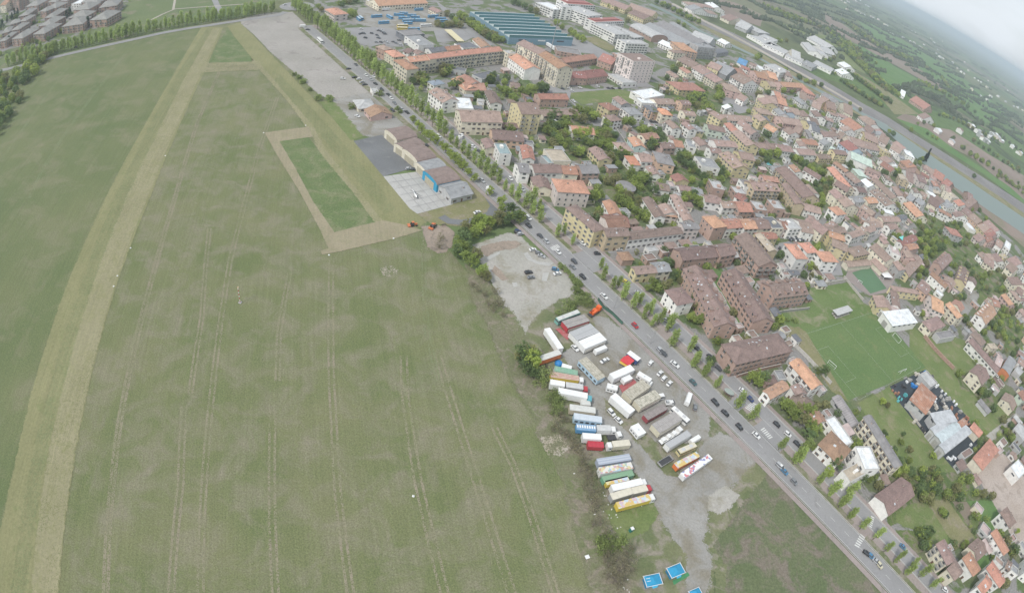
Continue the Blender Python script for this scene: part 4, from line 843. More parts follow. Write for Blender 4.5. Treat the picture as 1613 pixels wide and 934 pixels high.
TREES = """
poplar 10.5 -72.3,353.9 -67.1,347.2 -61.3,341.1 -56.3,335.8 -51,331 -46.6,325.8 -42.1,321.8 -36.9,315.8 -32.3,311.4 -27.7,306.3 -23.2,302.2 -18.5,296.8 -14.2,292.9 -9.8,288.4 -4.8,283.7 0.1,279.1 4.7,273.3 -1.3,287.4 3.1,283.9
poplar 9.5 15.5,263.2 18.7,266.4 24,259.7 39.7,244.2 41,235.8 46.3,230.8 49.5,233.5 51.5,224.9 56.4,219.6 59.9,223.7 61.7,214.6 64.9,218 66,209.8 69.6,212.8 73.9,208.9 73.9,209.1 75.4,200.2 84.1,199.2 85.4,189.8 90.3,185.3 130.5,145.7 135.1,150.9 140.8,136.5 145.9,131.1 150.7,126.3 156.1,131.7 155.5,121.2 146.1,131.1 150.5,126 154.9,121.2 160.4,116.2 166.9,111.6 171.7,105.8 176.4,101.2 181.5,95.6 190.1,94.2 196,89.1 186.6,99.9
poplar 10 85.4,189.8 90.4,185.5 95.6,180.1 104.6,170.1 111.1,164.6 123.9,151.4 130.5,145.4
fresh 6.5 -92,359.2 -87,352.9 -82.8,347.6 -78.7,342.4 -74.2,338.6 -69.8,334.9 -65.1,331.5 -61.1,326.9 -56.2,320.3 -52.2,316.9 -48.9,313.3 -46.1,309.7 -42,305.1 -36.7,299.7 -25.8,288.2 -18.3,280.3
round 7 -16.3,273.1 -10.9,274.2 -6.2,271 -11.6,266 -15.3,263.2 -19.5,260.1 -23.7,257 -26.3,253.4 -31.1,248.6 -26.7,252.8 -23,254.4 -19.5,257.2 -15.9,259.9 -12.3,262.7 -8.2,267.1 -5,268.5 -24.4,247.9 -20.7,249.4 129.3,175.2 133.2,173.8 139.3,175.9 136.9,170.8 141.5,165.9 142.9,162.5 151.5,146.5 146.8,141 171.1,141.7 167.3,141.9 321,399 335,409 341,406 352,417 324,392 327,386 323,387 338,396 347,401 353,406 395,488 403,489 388,482 406,500 342,440 344,449 343,433 344,425 347,423 357,432 322,464 322,457 436,492 424,480 424,461 401,448 391,443 509,540 377,370 388,378 378,377 510,559 484,544 384,377 311,363 298,350 106.8,366.5 112.4,373.4 115.8,369.7 112.4,381 129,399 133,397 137,408 128,388 96,406 101,405 100,415 109,387 179,467 187,475 172,448 168,441 180,455 102.2,343.1 100.1,348.7 103.3,337.1 109.3,341.9 222,484 228,483 234,479 226,461 231,458 238,472 236,451 224,440 235,442 245,472 207,400 213,400 223,418 200,393 178,370 62,317.6 65.8,310.5 121.4,343.3 72,435 75,442 69,438 273,885 276,883 229,757 233,757 308,840 301,829 326,833 331,834 333,819 340,822 350,832 366,836 236,675 287,730 255,639 280,679 285,687 299,633 311,651 398,787 413,779 195,523 198,520 282,722 437,973 444,975 458,1001 475,1096 482,1099 463,1082 183,474 185,469 212,484 216,481 220,478 223,474 227,473 219,462 228,464 230,459 240,470 249,478 251,472 244,457 233,437 223,424 216,414 227,423 204,398 207,397 253,485 252,469 314,521 324,531 343,540 346,538 368,550 368,540 368,557 321,465 323,463 326,461 382,562 285,475 294,481 402,596 366,566 292,522 310,543
round 7.5 -31.4,232.5 -29.2,236.8 -30,226.7 -28.2,229.5 -22.8,222.3 -21.4,227 -16.2,216.9 -13.9,213.9 -28.9,241.4 -26.1,243.7 117.7,186.8 120.5,189.8 114.2,187.4 130.9,175.6 132.9,171.6 137.5,174.1 140.8,173.4 138.4,168.5 142.1,166.3 143.7,163.8 140.2,160.3 140.3,154.1
shrub 3.2 19.5,239.3 21.3,237.3 23.4,235.5 25.5,232.8 26.9,230.8 28.7,228.5 30,227 28.2,222.4 31.3,221.6 34.5,220.9 32.9,216.6 27.3,209.9 21.9,203.5 35.9,216.8
round 8 9.4,171 11.8,172.5 11.5,167.3 8.5,169.2 14.2,166.7 16.4,161.8 12.6,162.7 14.6,171.2 40.2,395.2 35.5,396.7 43,408 38,410 45,391.5 42.2,385.6 34.9,385.4 20.6,364.6 22.8,372 17.9,365.1 11.9,376 6.6,375 -2,398.9 -3.7,388.6 1.1,396.1 8.3,386.8 23.8,387.4 27.6,385.3 30.8,398.3 16.3,389.5 20,423 26,432 27,441 12,428 15,435 53,437 58,443 51.4,374.6 55.1,378.8 47.8,376.5 38.9,367.3 35.3,369.2 42.5,365.4 67.1,356.9 64.2,348.1 68.6,350.6 72.5,338.9 76.2,344.3 56.5,354.6 59.8,345.7 51.2,324.5 54.4,319.8 48,316.6 55.1,311 51.2,312.1 30.9,308 33.9,311 37,312.6 59,304.1 62.9,304.6 67,308 101,407 98,394 103,391 95,401 70,428 72,432 73,407 96.2,341.5 99.6,340 110,491 -3,413 456,649 449,636 466,659 374,561 374,550 364,550 659,878 675,895 664,847 669,848 680,834 691,838 697,824 720,830 726,817 733,804 729,791 736,782 748,784 755,775 797,816 764,761 793,793 570,864 601,895 625,920 634,911 570,825 579,821 588,821 594,699 707,776 742,780 410,719 440,724 444,718 515,790 -141,600 -135,600 -131,603 -128,610 -123,613 -119,612 -143,649 -135,640 -129,631 -94,462 -47,467 -49,451 -41,442 -37,438 -58,463 -34,433 -28,451 -25,463 -14,467 -20,449 -62,423 -57,419 -28,401 -34,461 -95,461 -97,457 -58,461 -47,475 -45,447 -41,444 -36,445 -32,453 -26,457 -22,463 -14,472 -17,473 -61,423 -59,427 -83,433 -81,437 -29,403 -31,409 -2,414 -3,404 -108,437 -108,428 -104,424 -113,428 7,405 8,416 2.4,397.5 -1,400 5.6,381.4 -4.2,389 9.3,392.5 -26.9,371.3 -279,604 -270,593 -264,627 -258,622 -231,589 -236,594 -96,466 -96,458 -58,461 441,936 445,929 449,922 453,915 458,907 462,901 466,894 470,887 475,881 483,876 491,871 450,937 454,929 458,922 462,915 466,908 471,902 475,895 479,888 483,885 491,881 499,876
shrub 5 25.9,155.2 24.7,152.2 26.8,151.5 26.7,147.6 18.8,158.5 19.9,162.9 26.8,211.3 25.3,208 31.4,214.8 33.8,213.9
round 6 94,192.8 102.8,190.5 118.9,190.9 160.5,205.3 64.1,236.1 67.5,239.4 70.3,241.6 73,239.5 76,244.8 80.5,271.5 83.8,275.3 80.8,253.2 90.8,236 86.1,220.7 90.8,220.5 75.4,272.9 75.2,262.2 80.9,270.4 83.3,272.7 79.6,251.6 83.1,249.7 88.4,236.1 90,230.7 87.1,221.1 74.9,216 174.4,289.6 177.9,288.5 108.1,273.5 127.2,286.5 129.9,282.6 181.6,291.2 346,404 326,389 313,379 329,383 313,370 293,348 302,348 348,388 357,409 383,384 375,366 387,377 397,381 324,322 330,327 345,411 399,341 413,352 421,350 408,337 386,325 425,345 410,326 358,306 364,302 218,403 210,400 210,396 175.6,299.9 178.6,300.2 176,366 218,382 289,393 293,392 332,482 343,494 330,445
shrub 3 139.3,237.7 146.7,242.3 151.8,243 140.7,233.2 136.9,233.9 157.7,207.2
round 5 382,380 387,379 392,379 387,370 381,359 371,352 369,370 326,324 333,330 321,299 325,302 364,315 370,315 385,329 394,335 404,341 424,351 424,346 400,331 404,319 414,324 351,300 292,340 303,348 269.2,288.2 269.2,292.6 380,286 384,285 391,315 412,321 399,312 314,255 306,252.7 373,303 374,298 360,302 294.5,221.7 300.5,224.1 302.4,222.1 303.5,192 306.4,190.2 301.9,194.6
round 4.5 218.3,126.8 215.6,127.5 225.4,110 227.7,111.3 199.2,116.9 200.2,114.9 197.1,115.2 233.6,108.8 276.2,120 268.6,123.2 268.2,107.9 246.6,103.7 195.2,117.5 217.9,127.5 215.4,128.8 224.6,110.2 200.2,114.2 203,117.2 197.9,115.5 170.1,141.8
round 4 294,221.5 297.1,220 292.3,223.2 222,162.6 205,174.3 195.9,194 199.7,192.3 200.1,167.9 204.6,163.2 304.3,193 201.4,156.7 190.1,171.7
redround 5.5 -8.3,315 30,434
round 9 -17,465 -13,471 -2,424 1,420 14,426 15,435 21,433 23,443 27,431 29,437 3.4,399.4 6,405 -0.3,386.9 9.6,391.1 10,400 21.2,393.1 25.1,398.9 38,400 43.4,396.8 36.6,389.3 45,408 34,408 40,416 21.2,369.2 19.5,363.8 48.3,377.6 53.1,377.4 39,426 54,440 59,443 70,426 74,435 74,409 77,475 107,520 104,523 120,554 127,562 134,571 137,566 122,543 126,536 131,532 135,543 137,540 161,613 161,597 155,586 106,525 110,533 73,434 70,426 74,411 164,561 216,647 266,710 102,411 97,404 178,466 183,464 194,474 115,640 120,656 112,643 131,651 272,872 263,854 129,568 137,563 123,547 158,598 160,591 233,753 205,737 305,836 325,824 337,824 349,823 365,833 478,1098 502,1137 157,921 149,931 454,1008 464,995 388,1116 369,1090 364,1094 -513,398 -491,385 -499,376 -485,357 -479,343 -457,331 -469,329 -465,321 -447,314 -452,305 -434,299 -437,291 -422,297 -431,284 -409,276 -405,266 -403,259 -423,270 -403,252 -493,393 -499,405 -470,356 -458,338 -458,296 -466,308 -424,285 -391,248 -470,316 -428,304 -415,279 -411,268 -398,257 -472,329 -466,344 -478,363 -482,378 -229,588 -95,462 -94,468 -98,463 -59,465 -58,471 -111,436 -106,436 -113,428 -257,639 -263,641 -252,647 -127,654 -119,639 -111,624 -103,617 -97,610 -88,598 -82,590 -76,583 -70,588 -86,770 -79,768 -70,759 -61,749 -54,748 -25,712 -17,697 -6,686 -2,676 3,668 9,660 39,901 49,893 -63,766 65,832 498,1041 503,1032 508,1022 512,1013 515,1005 518,996 520,987 523,978 525,968 528,958 531,948 534,938 510,1041 514,1032 519,1022 523,1012 526,1003 528,994 531,986 534,976 536,966 539,956 542,945 545,935 123,1061 132,1051 141,1042 150,1032 158,1023 164,1011 171,1000 177,988 137,1064 145,1055 154,1045 163,1035 172,1023 178,1011 184,1000 190,988 670,826 684,824 698,821 712,819 726,817 734,803 742,790 749,777 679,837 693,834 707,832 721,830 741,816 748,803 756,789 764,776 775,964 794,949 813,934 835,922 857,909 877,912 794,969 814,954 832,942 854,929 865,926 886,929 733,1051 750,1061 766,1070 782,1080 799,1090 815,1092 832,1095 849,1097 865,1099 882,1102 898,1104 915,1108 932,1111 949,1115 966,1119 -131,659 -127,651 -122,644 -118,637 -114,630 -109,622 -104,615 -98,607 -93,600 -88,594 -83,587
cypress 15 490,685 477,667 468,658
poplar 12 -434,459 -437,452 -528,366 -522,371 -516,377 -510,382 -504,387 -498,392 -492,397 -486,403 -480,408 -474,413 -468,418 -462,423 -456,428 -450,433 -444,438 -438,444 -432,450 -426,456 -421,462 -415,469 -410,476 -405,482 -398,488 -391,495 -384,501 -377,506 -370,512 -363,518 -357,525 -351,531 -345,537 -338,544 -333,549 -328,555 -323,561 -318,567 -529,373 -523,379 -517,384 -511,389 -505,394 -499,399 -493,405 -487,410 -481,415 -475,420 -469,425 -463,430 -457,435 -451,440 -445,446 -439,451 -434,457 -428,463 -423,470 -417,476 -412,483 -405,490 -398,496 -391,502 -384,508 -377,514 -370,520 -364,526 -358,532 -352,538 -346,545 -340,551 -335,556 -330,562 -325,568 -320,574 -534,379 -528,385 -522,390 -516,395 -510,400 -504,406 -498,411 -492,416 -486,421 -480,426 -474,431 -468,436 -462,441 -456,446 -450,452 -445,456 -440,463 -434,469 -429,475 -423,481 -418,488 -410,496 -404,502 -397,508 -389,514 -382,520 -375,526 -370,531 -364,537 -358,544 -352,550 -346,556 -341,562 -336,567 -331,573 -326,579
round 11 -480,363 -483,372 -487,381 -482,358 -487,386 -462,351 -502,405 -490,398 -487,327 -488,332 -467,338 -485,345 -502,334 -466,342
dark 11 -519,483 -655,506 -600,423 -603,420 -587,446 -575,438 -597,524 -692,480 -714,505 -717,516 -726,528 -723,532 -685,469 -580,435 -608,431 -592,513 -518,595
shrub 3.5 -200,402 -192,396 -180,382 -168,373 -161,374 50,96.5 52.9,95.5 47.4,95 51.2,92.7 54.7,96.4 48.5,92.1
shrub 4 -206,407 -199,402 -192,394 -167,368 -159,371 -139.1,364.6 -134.1,369.9 -131,374.4 -129,395 -108.9,375.8 -105.2,371.6
bare 4.5 38.1,122.3 40.1,115.4 42.2,113.1 43.4,110 44.6,106.5 46.8,102.2 44.6,101.2 48.9,99.4 50.4,90.5 53.3,89 56.8,92.7 58.1,94.9 52.9,81 54.8,79.4 51,82.7 56.4,83.1 58.1,85.8 49.7,88.3 54.5,85.2 52.7,83.9 56.1,87.5 57.9,89.8 50.7,86.5 45.4,108.3 44.8,110.3 42.4,117.6 40.7,119.5 43.6,114.5
bare 4 -15.8,205.7 -11.9,203.5 -7.8,206.9 -9,197.5 -4.7,199.1 -6.3,195 -2,193.2 -40.7,236.5 -39.8,230.2 -18.7,208.3
bare 3.5 26.3,138 27.5,140.2 32.8,136.2 34.1,131.8 36.1,131.2 38.5,126 29.2,137.6 31.2,137.6 33.8,135.3 35.4,133.4 37.6,130.4 39.2,128.5 31.1,143.7 28.5,144.8 41,124.4 42.1,121.3
dark 9 -714,483 -710,491 -707,499 -703,506 -709,515 -715,524
round 10 617,1443 615,1430 614,1416 612,1402 610,1388 609,1375 607,1361 606,1347 604,1334 602,1320 601,1306 599,1293 598,1279 597,1265 596,1252 595,1238 595,1224 594,1211 593,1197 593,1184 592,1170 591,1156 590,1142 589,1128 588,1115 586,1101 585,1087 584,1073 585,1058 586,1042 630,1435 628,1421 627,1407 625,1394 624,1380 622,1366 620,1353 619,1339 617,1325 616,1311 614,1298 612,1284 611,1271 611,1258 610,1244 609,1230 608,1217 608,1203 607,1190 606,1176 605,1162 604,1148 603,1134 602,1120 601,1106 600,1092 599,1079 599,1066 599,1051 600,1036 644,1433 642,1419 641,1406 639,1392 637,1378 636,1365 634,1351 633,1337 631,1324 629,1310 628,1296 626,1282 625,1271 624,1257 624,1243 623,1230 622,1216 622,1202 621,1189 620,1175 619,1162 618,1147 617,1133 616,1119 615,1105 614,1091 613,1077 613,1067 613,1051 614,1036 -127,646 -119,637 -111,628 -103,619 -95,609 -88,600 -80,591
round 12 922,2146 921,2130 919,2113 918,2097 917,2081 916,2065 914,2049 913,2032 912,2016 911,2000 909,1984 908,1967 907,1951 905,1935 904,1919 903,1902 902,1886 904,1870 906,1853 909,1837 911,1820 914,1804 916,1787 932,1785 948,1782 964,1779 980,1776 994,1785 1008,1793 1022,1802 1036,1811 1050,1820 1064,1828 1078,1837 1092,1846 939,2136 938,2120 937,2104 935,2088 934,2072 933,2055 932,2039 930,2023 929,2007 928,1990 927,1974 925,1958 924,1942 923,1925 921,1909 920,1893 921,1881 923,1864 925,1848 928,1831 930,1815 933,1798 927,1804 943,1801 959,1798 975,1795 977,1796 991,1804 1005,1813 1019,1822 1033,1830 1047,1839 1061,1848 1075,1857 1089,1865 955,2135 954,2119 953,2103 951,2086 950,2070 949,2054 948,2038 946,2022 945,2005 944,1989 943,1973 941,1957 940,1940 939,1924 937,1908 936,1892 936,1883 939,1866 941,1850 944,1833 946,1817 948,1801 930,1819 946,1817 962,1814 978,1811 969,1809 983,1818 997,1827 1011,1835 1025,1844 1039,1853 1053,1862 1067,1870 1081,1879 871,1382 888,1389 905,1397 922,1404 939,1411 956,1419 973,1426 993,1419 1012,1411 1031,1404 1050,1397 872,1404 889,1411 906,1419 923,1426 940,1433 957,1441 990,1441 1009,1434 1029,1426 1048,1419 1072,1385 980,1776 997,1791 1014,1806 1032,1821 1049,1836 1066,1852 1084,1867 1101,1882 1118,1897 1131,1879 1143,1862 1156,1845 1168,1827 1181,1810 1194,1792 1184,1772 1175,1752 1165,1731 1156,1711 1147,1691 1137,1670 1128,1650 1119,1630 1109,1610 1100,1589 1091,1569 1081,1549 464,1609 471,1587 477,1565 483,1543 490,1521 496,1499 513,1513 530,1527 546,1541 563,1554 579,1568 596,1582 613,1596 623,1574 632,1551 642,1529 644,1507 647,1485 649,1463 651,1441 653,1419 655,1398 657,1376 659,1354 488,1604 495,1582 501,1560 508,1538 514,1516 491,1523 507,1537 524,1551 540,1564 557,1578 574,1592 590,1606 638,1594 648,1571 658,1549 665,1520 667,1498 669,1476 672,1454 674,1432 676,1411 678,1389 680,1367 682,1345 510,1611 516,1589 522,1566 529,1544 535,1522 476,1540 493,1554 510,1567 526,1581 543,1595 560,1609 576,1623 658,1603 668,1580 678,1558 687,1522 689,1500 691,1478 693,1456 696,1435 698,1413 700,1391 702,1369 704,1347
poplar 13.5 -308,596.1 -301.8,598 -302.3,590.3 -296.1,592.1 -296.6,584.4 -290.4,586.2 -290.8,578.5 -284.7,580.3 -285.1,572.6 -278.9,574.5 -279.4,566.8 -273.2,568.6 -273.7,560.9 -267.5,562.7 -267.9,555 -261.8,556.9 -262.2,549.2 -256,551 -250.8,537.4 -244.6,539.2 -245,531.5 -238.9,533.4 -239.3,525.7 -233.1,527.5 -233.6,519.8 -227.4,521.6 -227.9,513.9 -221.7,515.8 -222.1,508.1 -216,509.9 -216.4,502.2 -210.2,504 -210.7,496.3 -204.5,498.2 -205,490.4 -198.8,492.3 -199.2,484.6 -193.1,486.4 -193.5,478.7 -187.3,480.5 -187.8,472.8 -181.6,474.7 -182.1,467 -175.9,468.8 -176.3,461.1 -170.2,462.9 -170.6,455.2 -164.4,457.1 -164.9,449.4 -158.7,451.2 -159.2,443.5 -153,445.3 -153.4,437.6 -147.7,431.7 -142,425.9 -136.3,420 -130.5,414.1 -124.8,408.3 -119.1,402.4 -113.4,396.5 -107.6,390.6 -101.9,384.8 -96.2,378.9 -90.5,373 -84.7,367.2 -79,361.3 -73.3,355.4
"""
CARS = """
dark 6.8 260.2 -0.66 3.9
silver 10.6 256.5 -0.84 3.9
white 17.3 249.8 -0.76 4.0
dark 26.2 245.1 -0.76 3.9
grey 25.6 240.3 -0.65 3.9
black 31.3 234.2 -0.76 4.2
white 42.5 223.4 -0.76 4.5
red 58.0 207.6 -0.82 3.9
white -1.2 274.3 -0.76 3.9
black -0.2 266.8 -0.72 3.9
white 29.4 262.8 -0.57 4.0
black 37.8 257.0 0.40 3.9
white 49.6 266.1 0.47 3.9
yellow 53.4 238.6 -0.56 3.9
silver 59.7 232.5 -0.32 3.9
white 74.0 216.9 -0.35 3.9
black -5.1 259.1 0.76 3.9
silver -3.5 257.6 0.75 3.9
white 4.7 246.6 0.59 3.9
grey 7.9 244.8 -0.21 3.9
silver 9.6 243.1 -0.16 3.9
black 5.0 227.6 0.60 4.3
grey 6.6 224.3 0.57 3.9
blue 17.4 234.9 -0.01 3.9
white 18.8 232.1 0.64 4.4
dark 71.5 193.4 -0.58 3.9
white 76.7 188.3 -0.65 4.9
silver 69.8 195.0 -0.96 3.9
teal 85.0 179.7 -0.81 4.1
white 65.2 185.7 1.08 3.9
white 69.5 180.8 0.94 3.9
white 71.2 178.3 0.99 3.9
white 73.7 176.0 0.98 3.9
grey 85.0 165.5 1.38 3.9
white 44.5 180.8 0.81 4.9
white 48.4 153.0 -0.74 3.9
white 31.1 184.0 -0.78 4.0
silver 73.3 165.1 0.21 3.9
black 89.0 201.7 -0.76 3.9
white 48.3 153.1 -0.81 3.9
white 51.4 149.9 -0.67 3.9
black 94.9 170.6 -0.81 4.6
black 99.2 165.7 -0.74 4.2
black 105.4 159.5 -0.84 4.1
white 113.3 156.7 -0.76 4.3
dark 98.6 192.1 -0.72 3.9
white 109.7 181.4 -0.54 3.9
navy 113.2 177.1 -0.78 3.9
black 125.1 165.3 -0.71 3.9
white 130.1 160.8 -0.61 3.9
black 134.2 156.4 -0.75 3.9
white 123.6 142.0 -0.77 4.6
black 95.0 198.5 -0.84 3.9
silver 122.7 142.7 -0.79 3.9
blue 125.0 139.9 -0.79 3.9
grey 129.1 135.4 -0.85 3.9
black 161.4 104.4 -0.59 3.9
blue 163.6 103.1 -0.67 3.9
silver 166.0 100.9 -0.70 3.9
cream 167.6 99.1 -0.97 3.9
blue 183.9 108.7 -0.75 3.9
white 205.7 87.8 -0.59 3.9
dark -169.6 448.2 -0.80 4.9
white -152.6 427.9 -0.75 4.9
white -146.4 428.5 -0.82 4.9
silver -145.9 421.0 -0.80 4.9
black -139.7 414.4 -0.64 4.9
black -131.0 405.0 -0.81 4.9
black -123.2 397.8 -0.75 4.9
white -119.1 392.2 -0.72 4.9
grey -114.1 385.2 -0.83 4.9
silver -105.6 376.6 -0.76 4.9
black -100.8 373.3 -0.71 4.9
black -111.1 372.2 -0.78 4.9
white -130.0 352.8 -0.38 4.3
white -166.8 413.7 0.26 4.3
black -159.4 420.4 0.77 4.9
white -154.5 418.1 0.81 4.8
silver -149.9 413.2 0.88 4.9
dark -146.4 409.2 0.92 4.9
black -171.2 436.2 0.60 4.6
white -70.8 346.6 -0.86 4.5
black -251.8 523.5 0.19 4.9
grey -236.6 525.6 -0.89 4.9
white -321.9 604.8 1.09 4.9
silver -83.7 381.8 -0.38 3.9
dark -198.3 535.9 0.39 4.9
white -205.3 549.2 0.49 3.9
dark -190.3 539.4 -0.20 3.9
dark -190.4 523.0 -0.05 3.9
dark -179.1 528.3 -0.23 4.5
dark -185.9 551.2 -0.42 4.9
silver -185.3 554.0 -0.55 4.9
dark -179.3 545.6 -0.30 4.9
grey -176.1 514.6 -0.18 3.9
dark -172.2 516.8 -0.18 3.9
silver -169.3 521.2 -0.22 4.4
silver -166.0 517.5 -0.35 3.9
dark -162.5 523.7 -0.16 3.9
grey -158.7 520.9 -0.44 4.1
dark -159.4 531.3 -0.11 4.1
silver -152.9 517.6 -0.19 4.9
dark -183.7 536.4 -0.53 3.9
silver -149.4 522.2 -0.38 4.8
grey -149.2 528.6 -0.20 4.3
silver -189.1 552.8 1.17 3.9
white -185.4 552.4 0.69 4.0
dark -180.9 548.1 -0.04 3.9
dark -178.2 544.2 0.53 3.9
dark -197.2 535.8 -0.45 4.8
dark -199.8 533.0 1.29 4.4
silver -190.4 523.0 -0.05 3.9
dark -179.4 529.0 0.03 3.9
dark -190.4 539.9 -0.25 3.9
white -70.8 346.9 -0.84 4.6
silver -32.6 302.3 -0.85 4.9
white -28.5 268.3 0.88 4.6
silver -75.9 297.4 0.70 3.9
dark -73.0 298.1 0.31 3.9
white -1.7 274.8 -0.85 4.6
black -0.2 267.3 -0.62 3.9
navy -4.9 259.5 0.15 3.9
dark -74.8 331.0 -0.29 3.9
white -46.6 342.2 -0.48 3.9
dark -42.0 338.3 -0.73 3.9
dark -36.6 331.7 -0.73 3.9
dark -27.6 322.7 -0.75 3.9
white -17.3 312.1 -0.86 3.9
silver -8.7 302.9 -0.71 3.9
white 315.1 229.4 0.59 4.9
white 327.7 245.6 -0.83 3.9
silver -7.1 406.3 -0.83 3.9
white 11.2 466.6 -0.97 4.7
white 17.5 444.3 -0.89 4.9
silver 29.9 447.6 -0.94 3.9
white 8.3 489.6 0.30 3.9
white 14.8 503.4 -0.24 3.9
black 40.4 521.6 0.42 3.9
black 44.2 524.1 0.19 3.9
white 30.4 518.7 0.05 3.9
black 50.9 530.3 0.55 3.9
white 50.7 538.9 0.37 3.9
black 42.9 440.4 0.35 3.9
dark 77.6 466.8 -0.54 3.9
black 81.4 467.7 0.36 4.5
silver 69.7 459.0 -0.02 3.9
white 81.6 455.2 -0.00 3.9
dark 0.5 489.4 -0.12 3.9
white 6.1 494.9 -0.01 3.9
dark 46.3 436.2 -0.54 3.9
silver 70.0 460.3 -0.15 3.9
black 78.0 465.5 0.39 3.9
black 81.8 467.8 0.39 3.9
white 81.4 454.6 -0.53 3.9
silver 170.2 332.6 -0.52 3.9
black 172.4 333.0 -0.76 3.9
white 174.5 333.7 -1.05 3.9
dark 177.0 335.2 -1.05 3.9
white 179.2 336.3 -1.72 3.9
dark 180.5 336.4 -1.58 3.9
black 182.5 337.9 -1.59 3.9
silver 184.6 338.9 -1.68 3.9
black 186.7 340.2 -1.64 3.9
black 158.7 316.4 1.11 3.9
black 170.3 331.5 -1.61 3.9
white 358.8 347.0 0.75 4.9
dark 348.6 365.7 -1.04 3.9
grey 336.7 358.6 -0.47 3.9
dark 163.9 422.7 -0.62 3.9
dark 167.0 424.0 -0.62 3.9
silver 180.6 426.6 -0.87 3.9
dark -544.2 453.4 -1.93 3.9
dark -475.1 420.8 0.61 3.9
white 254.0 102.8 0.28 3.9
"""
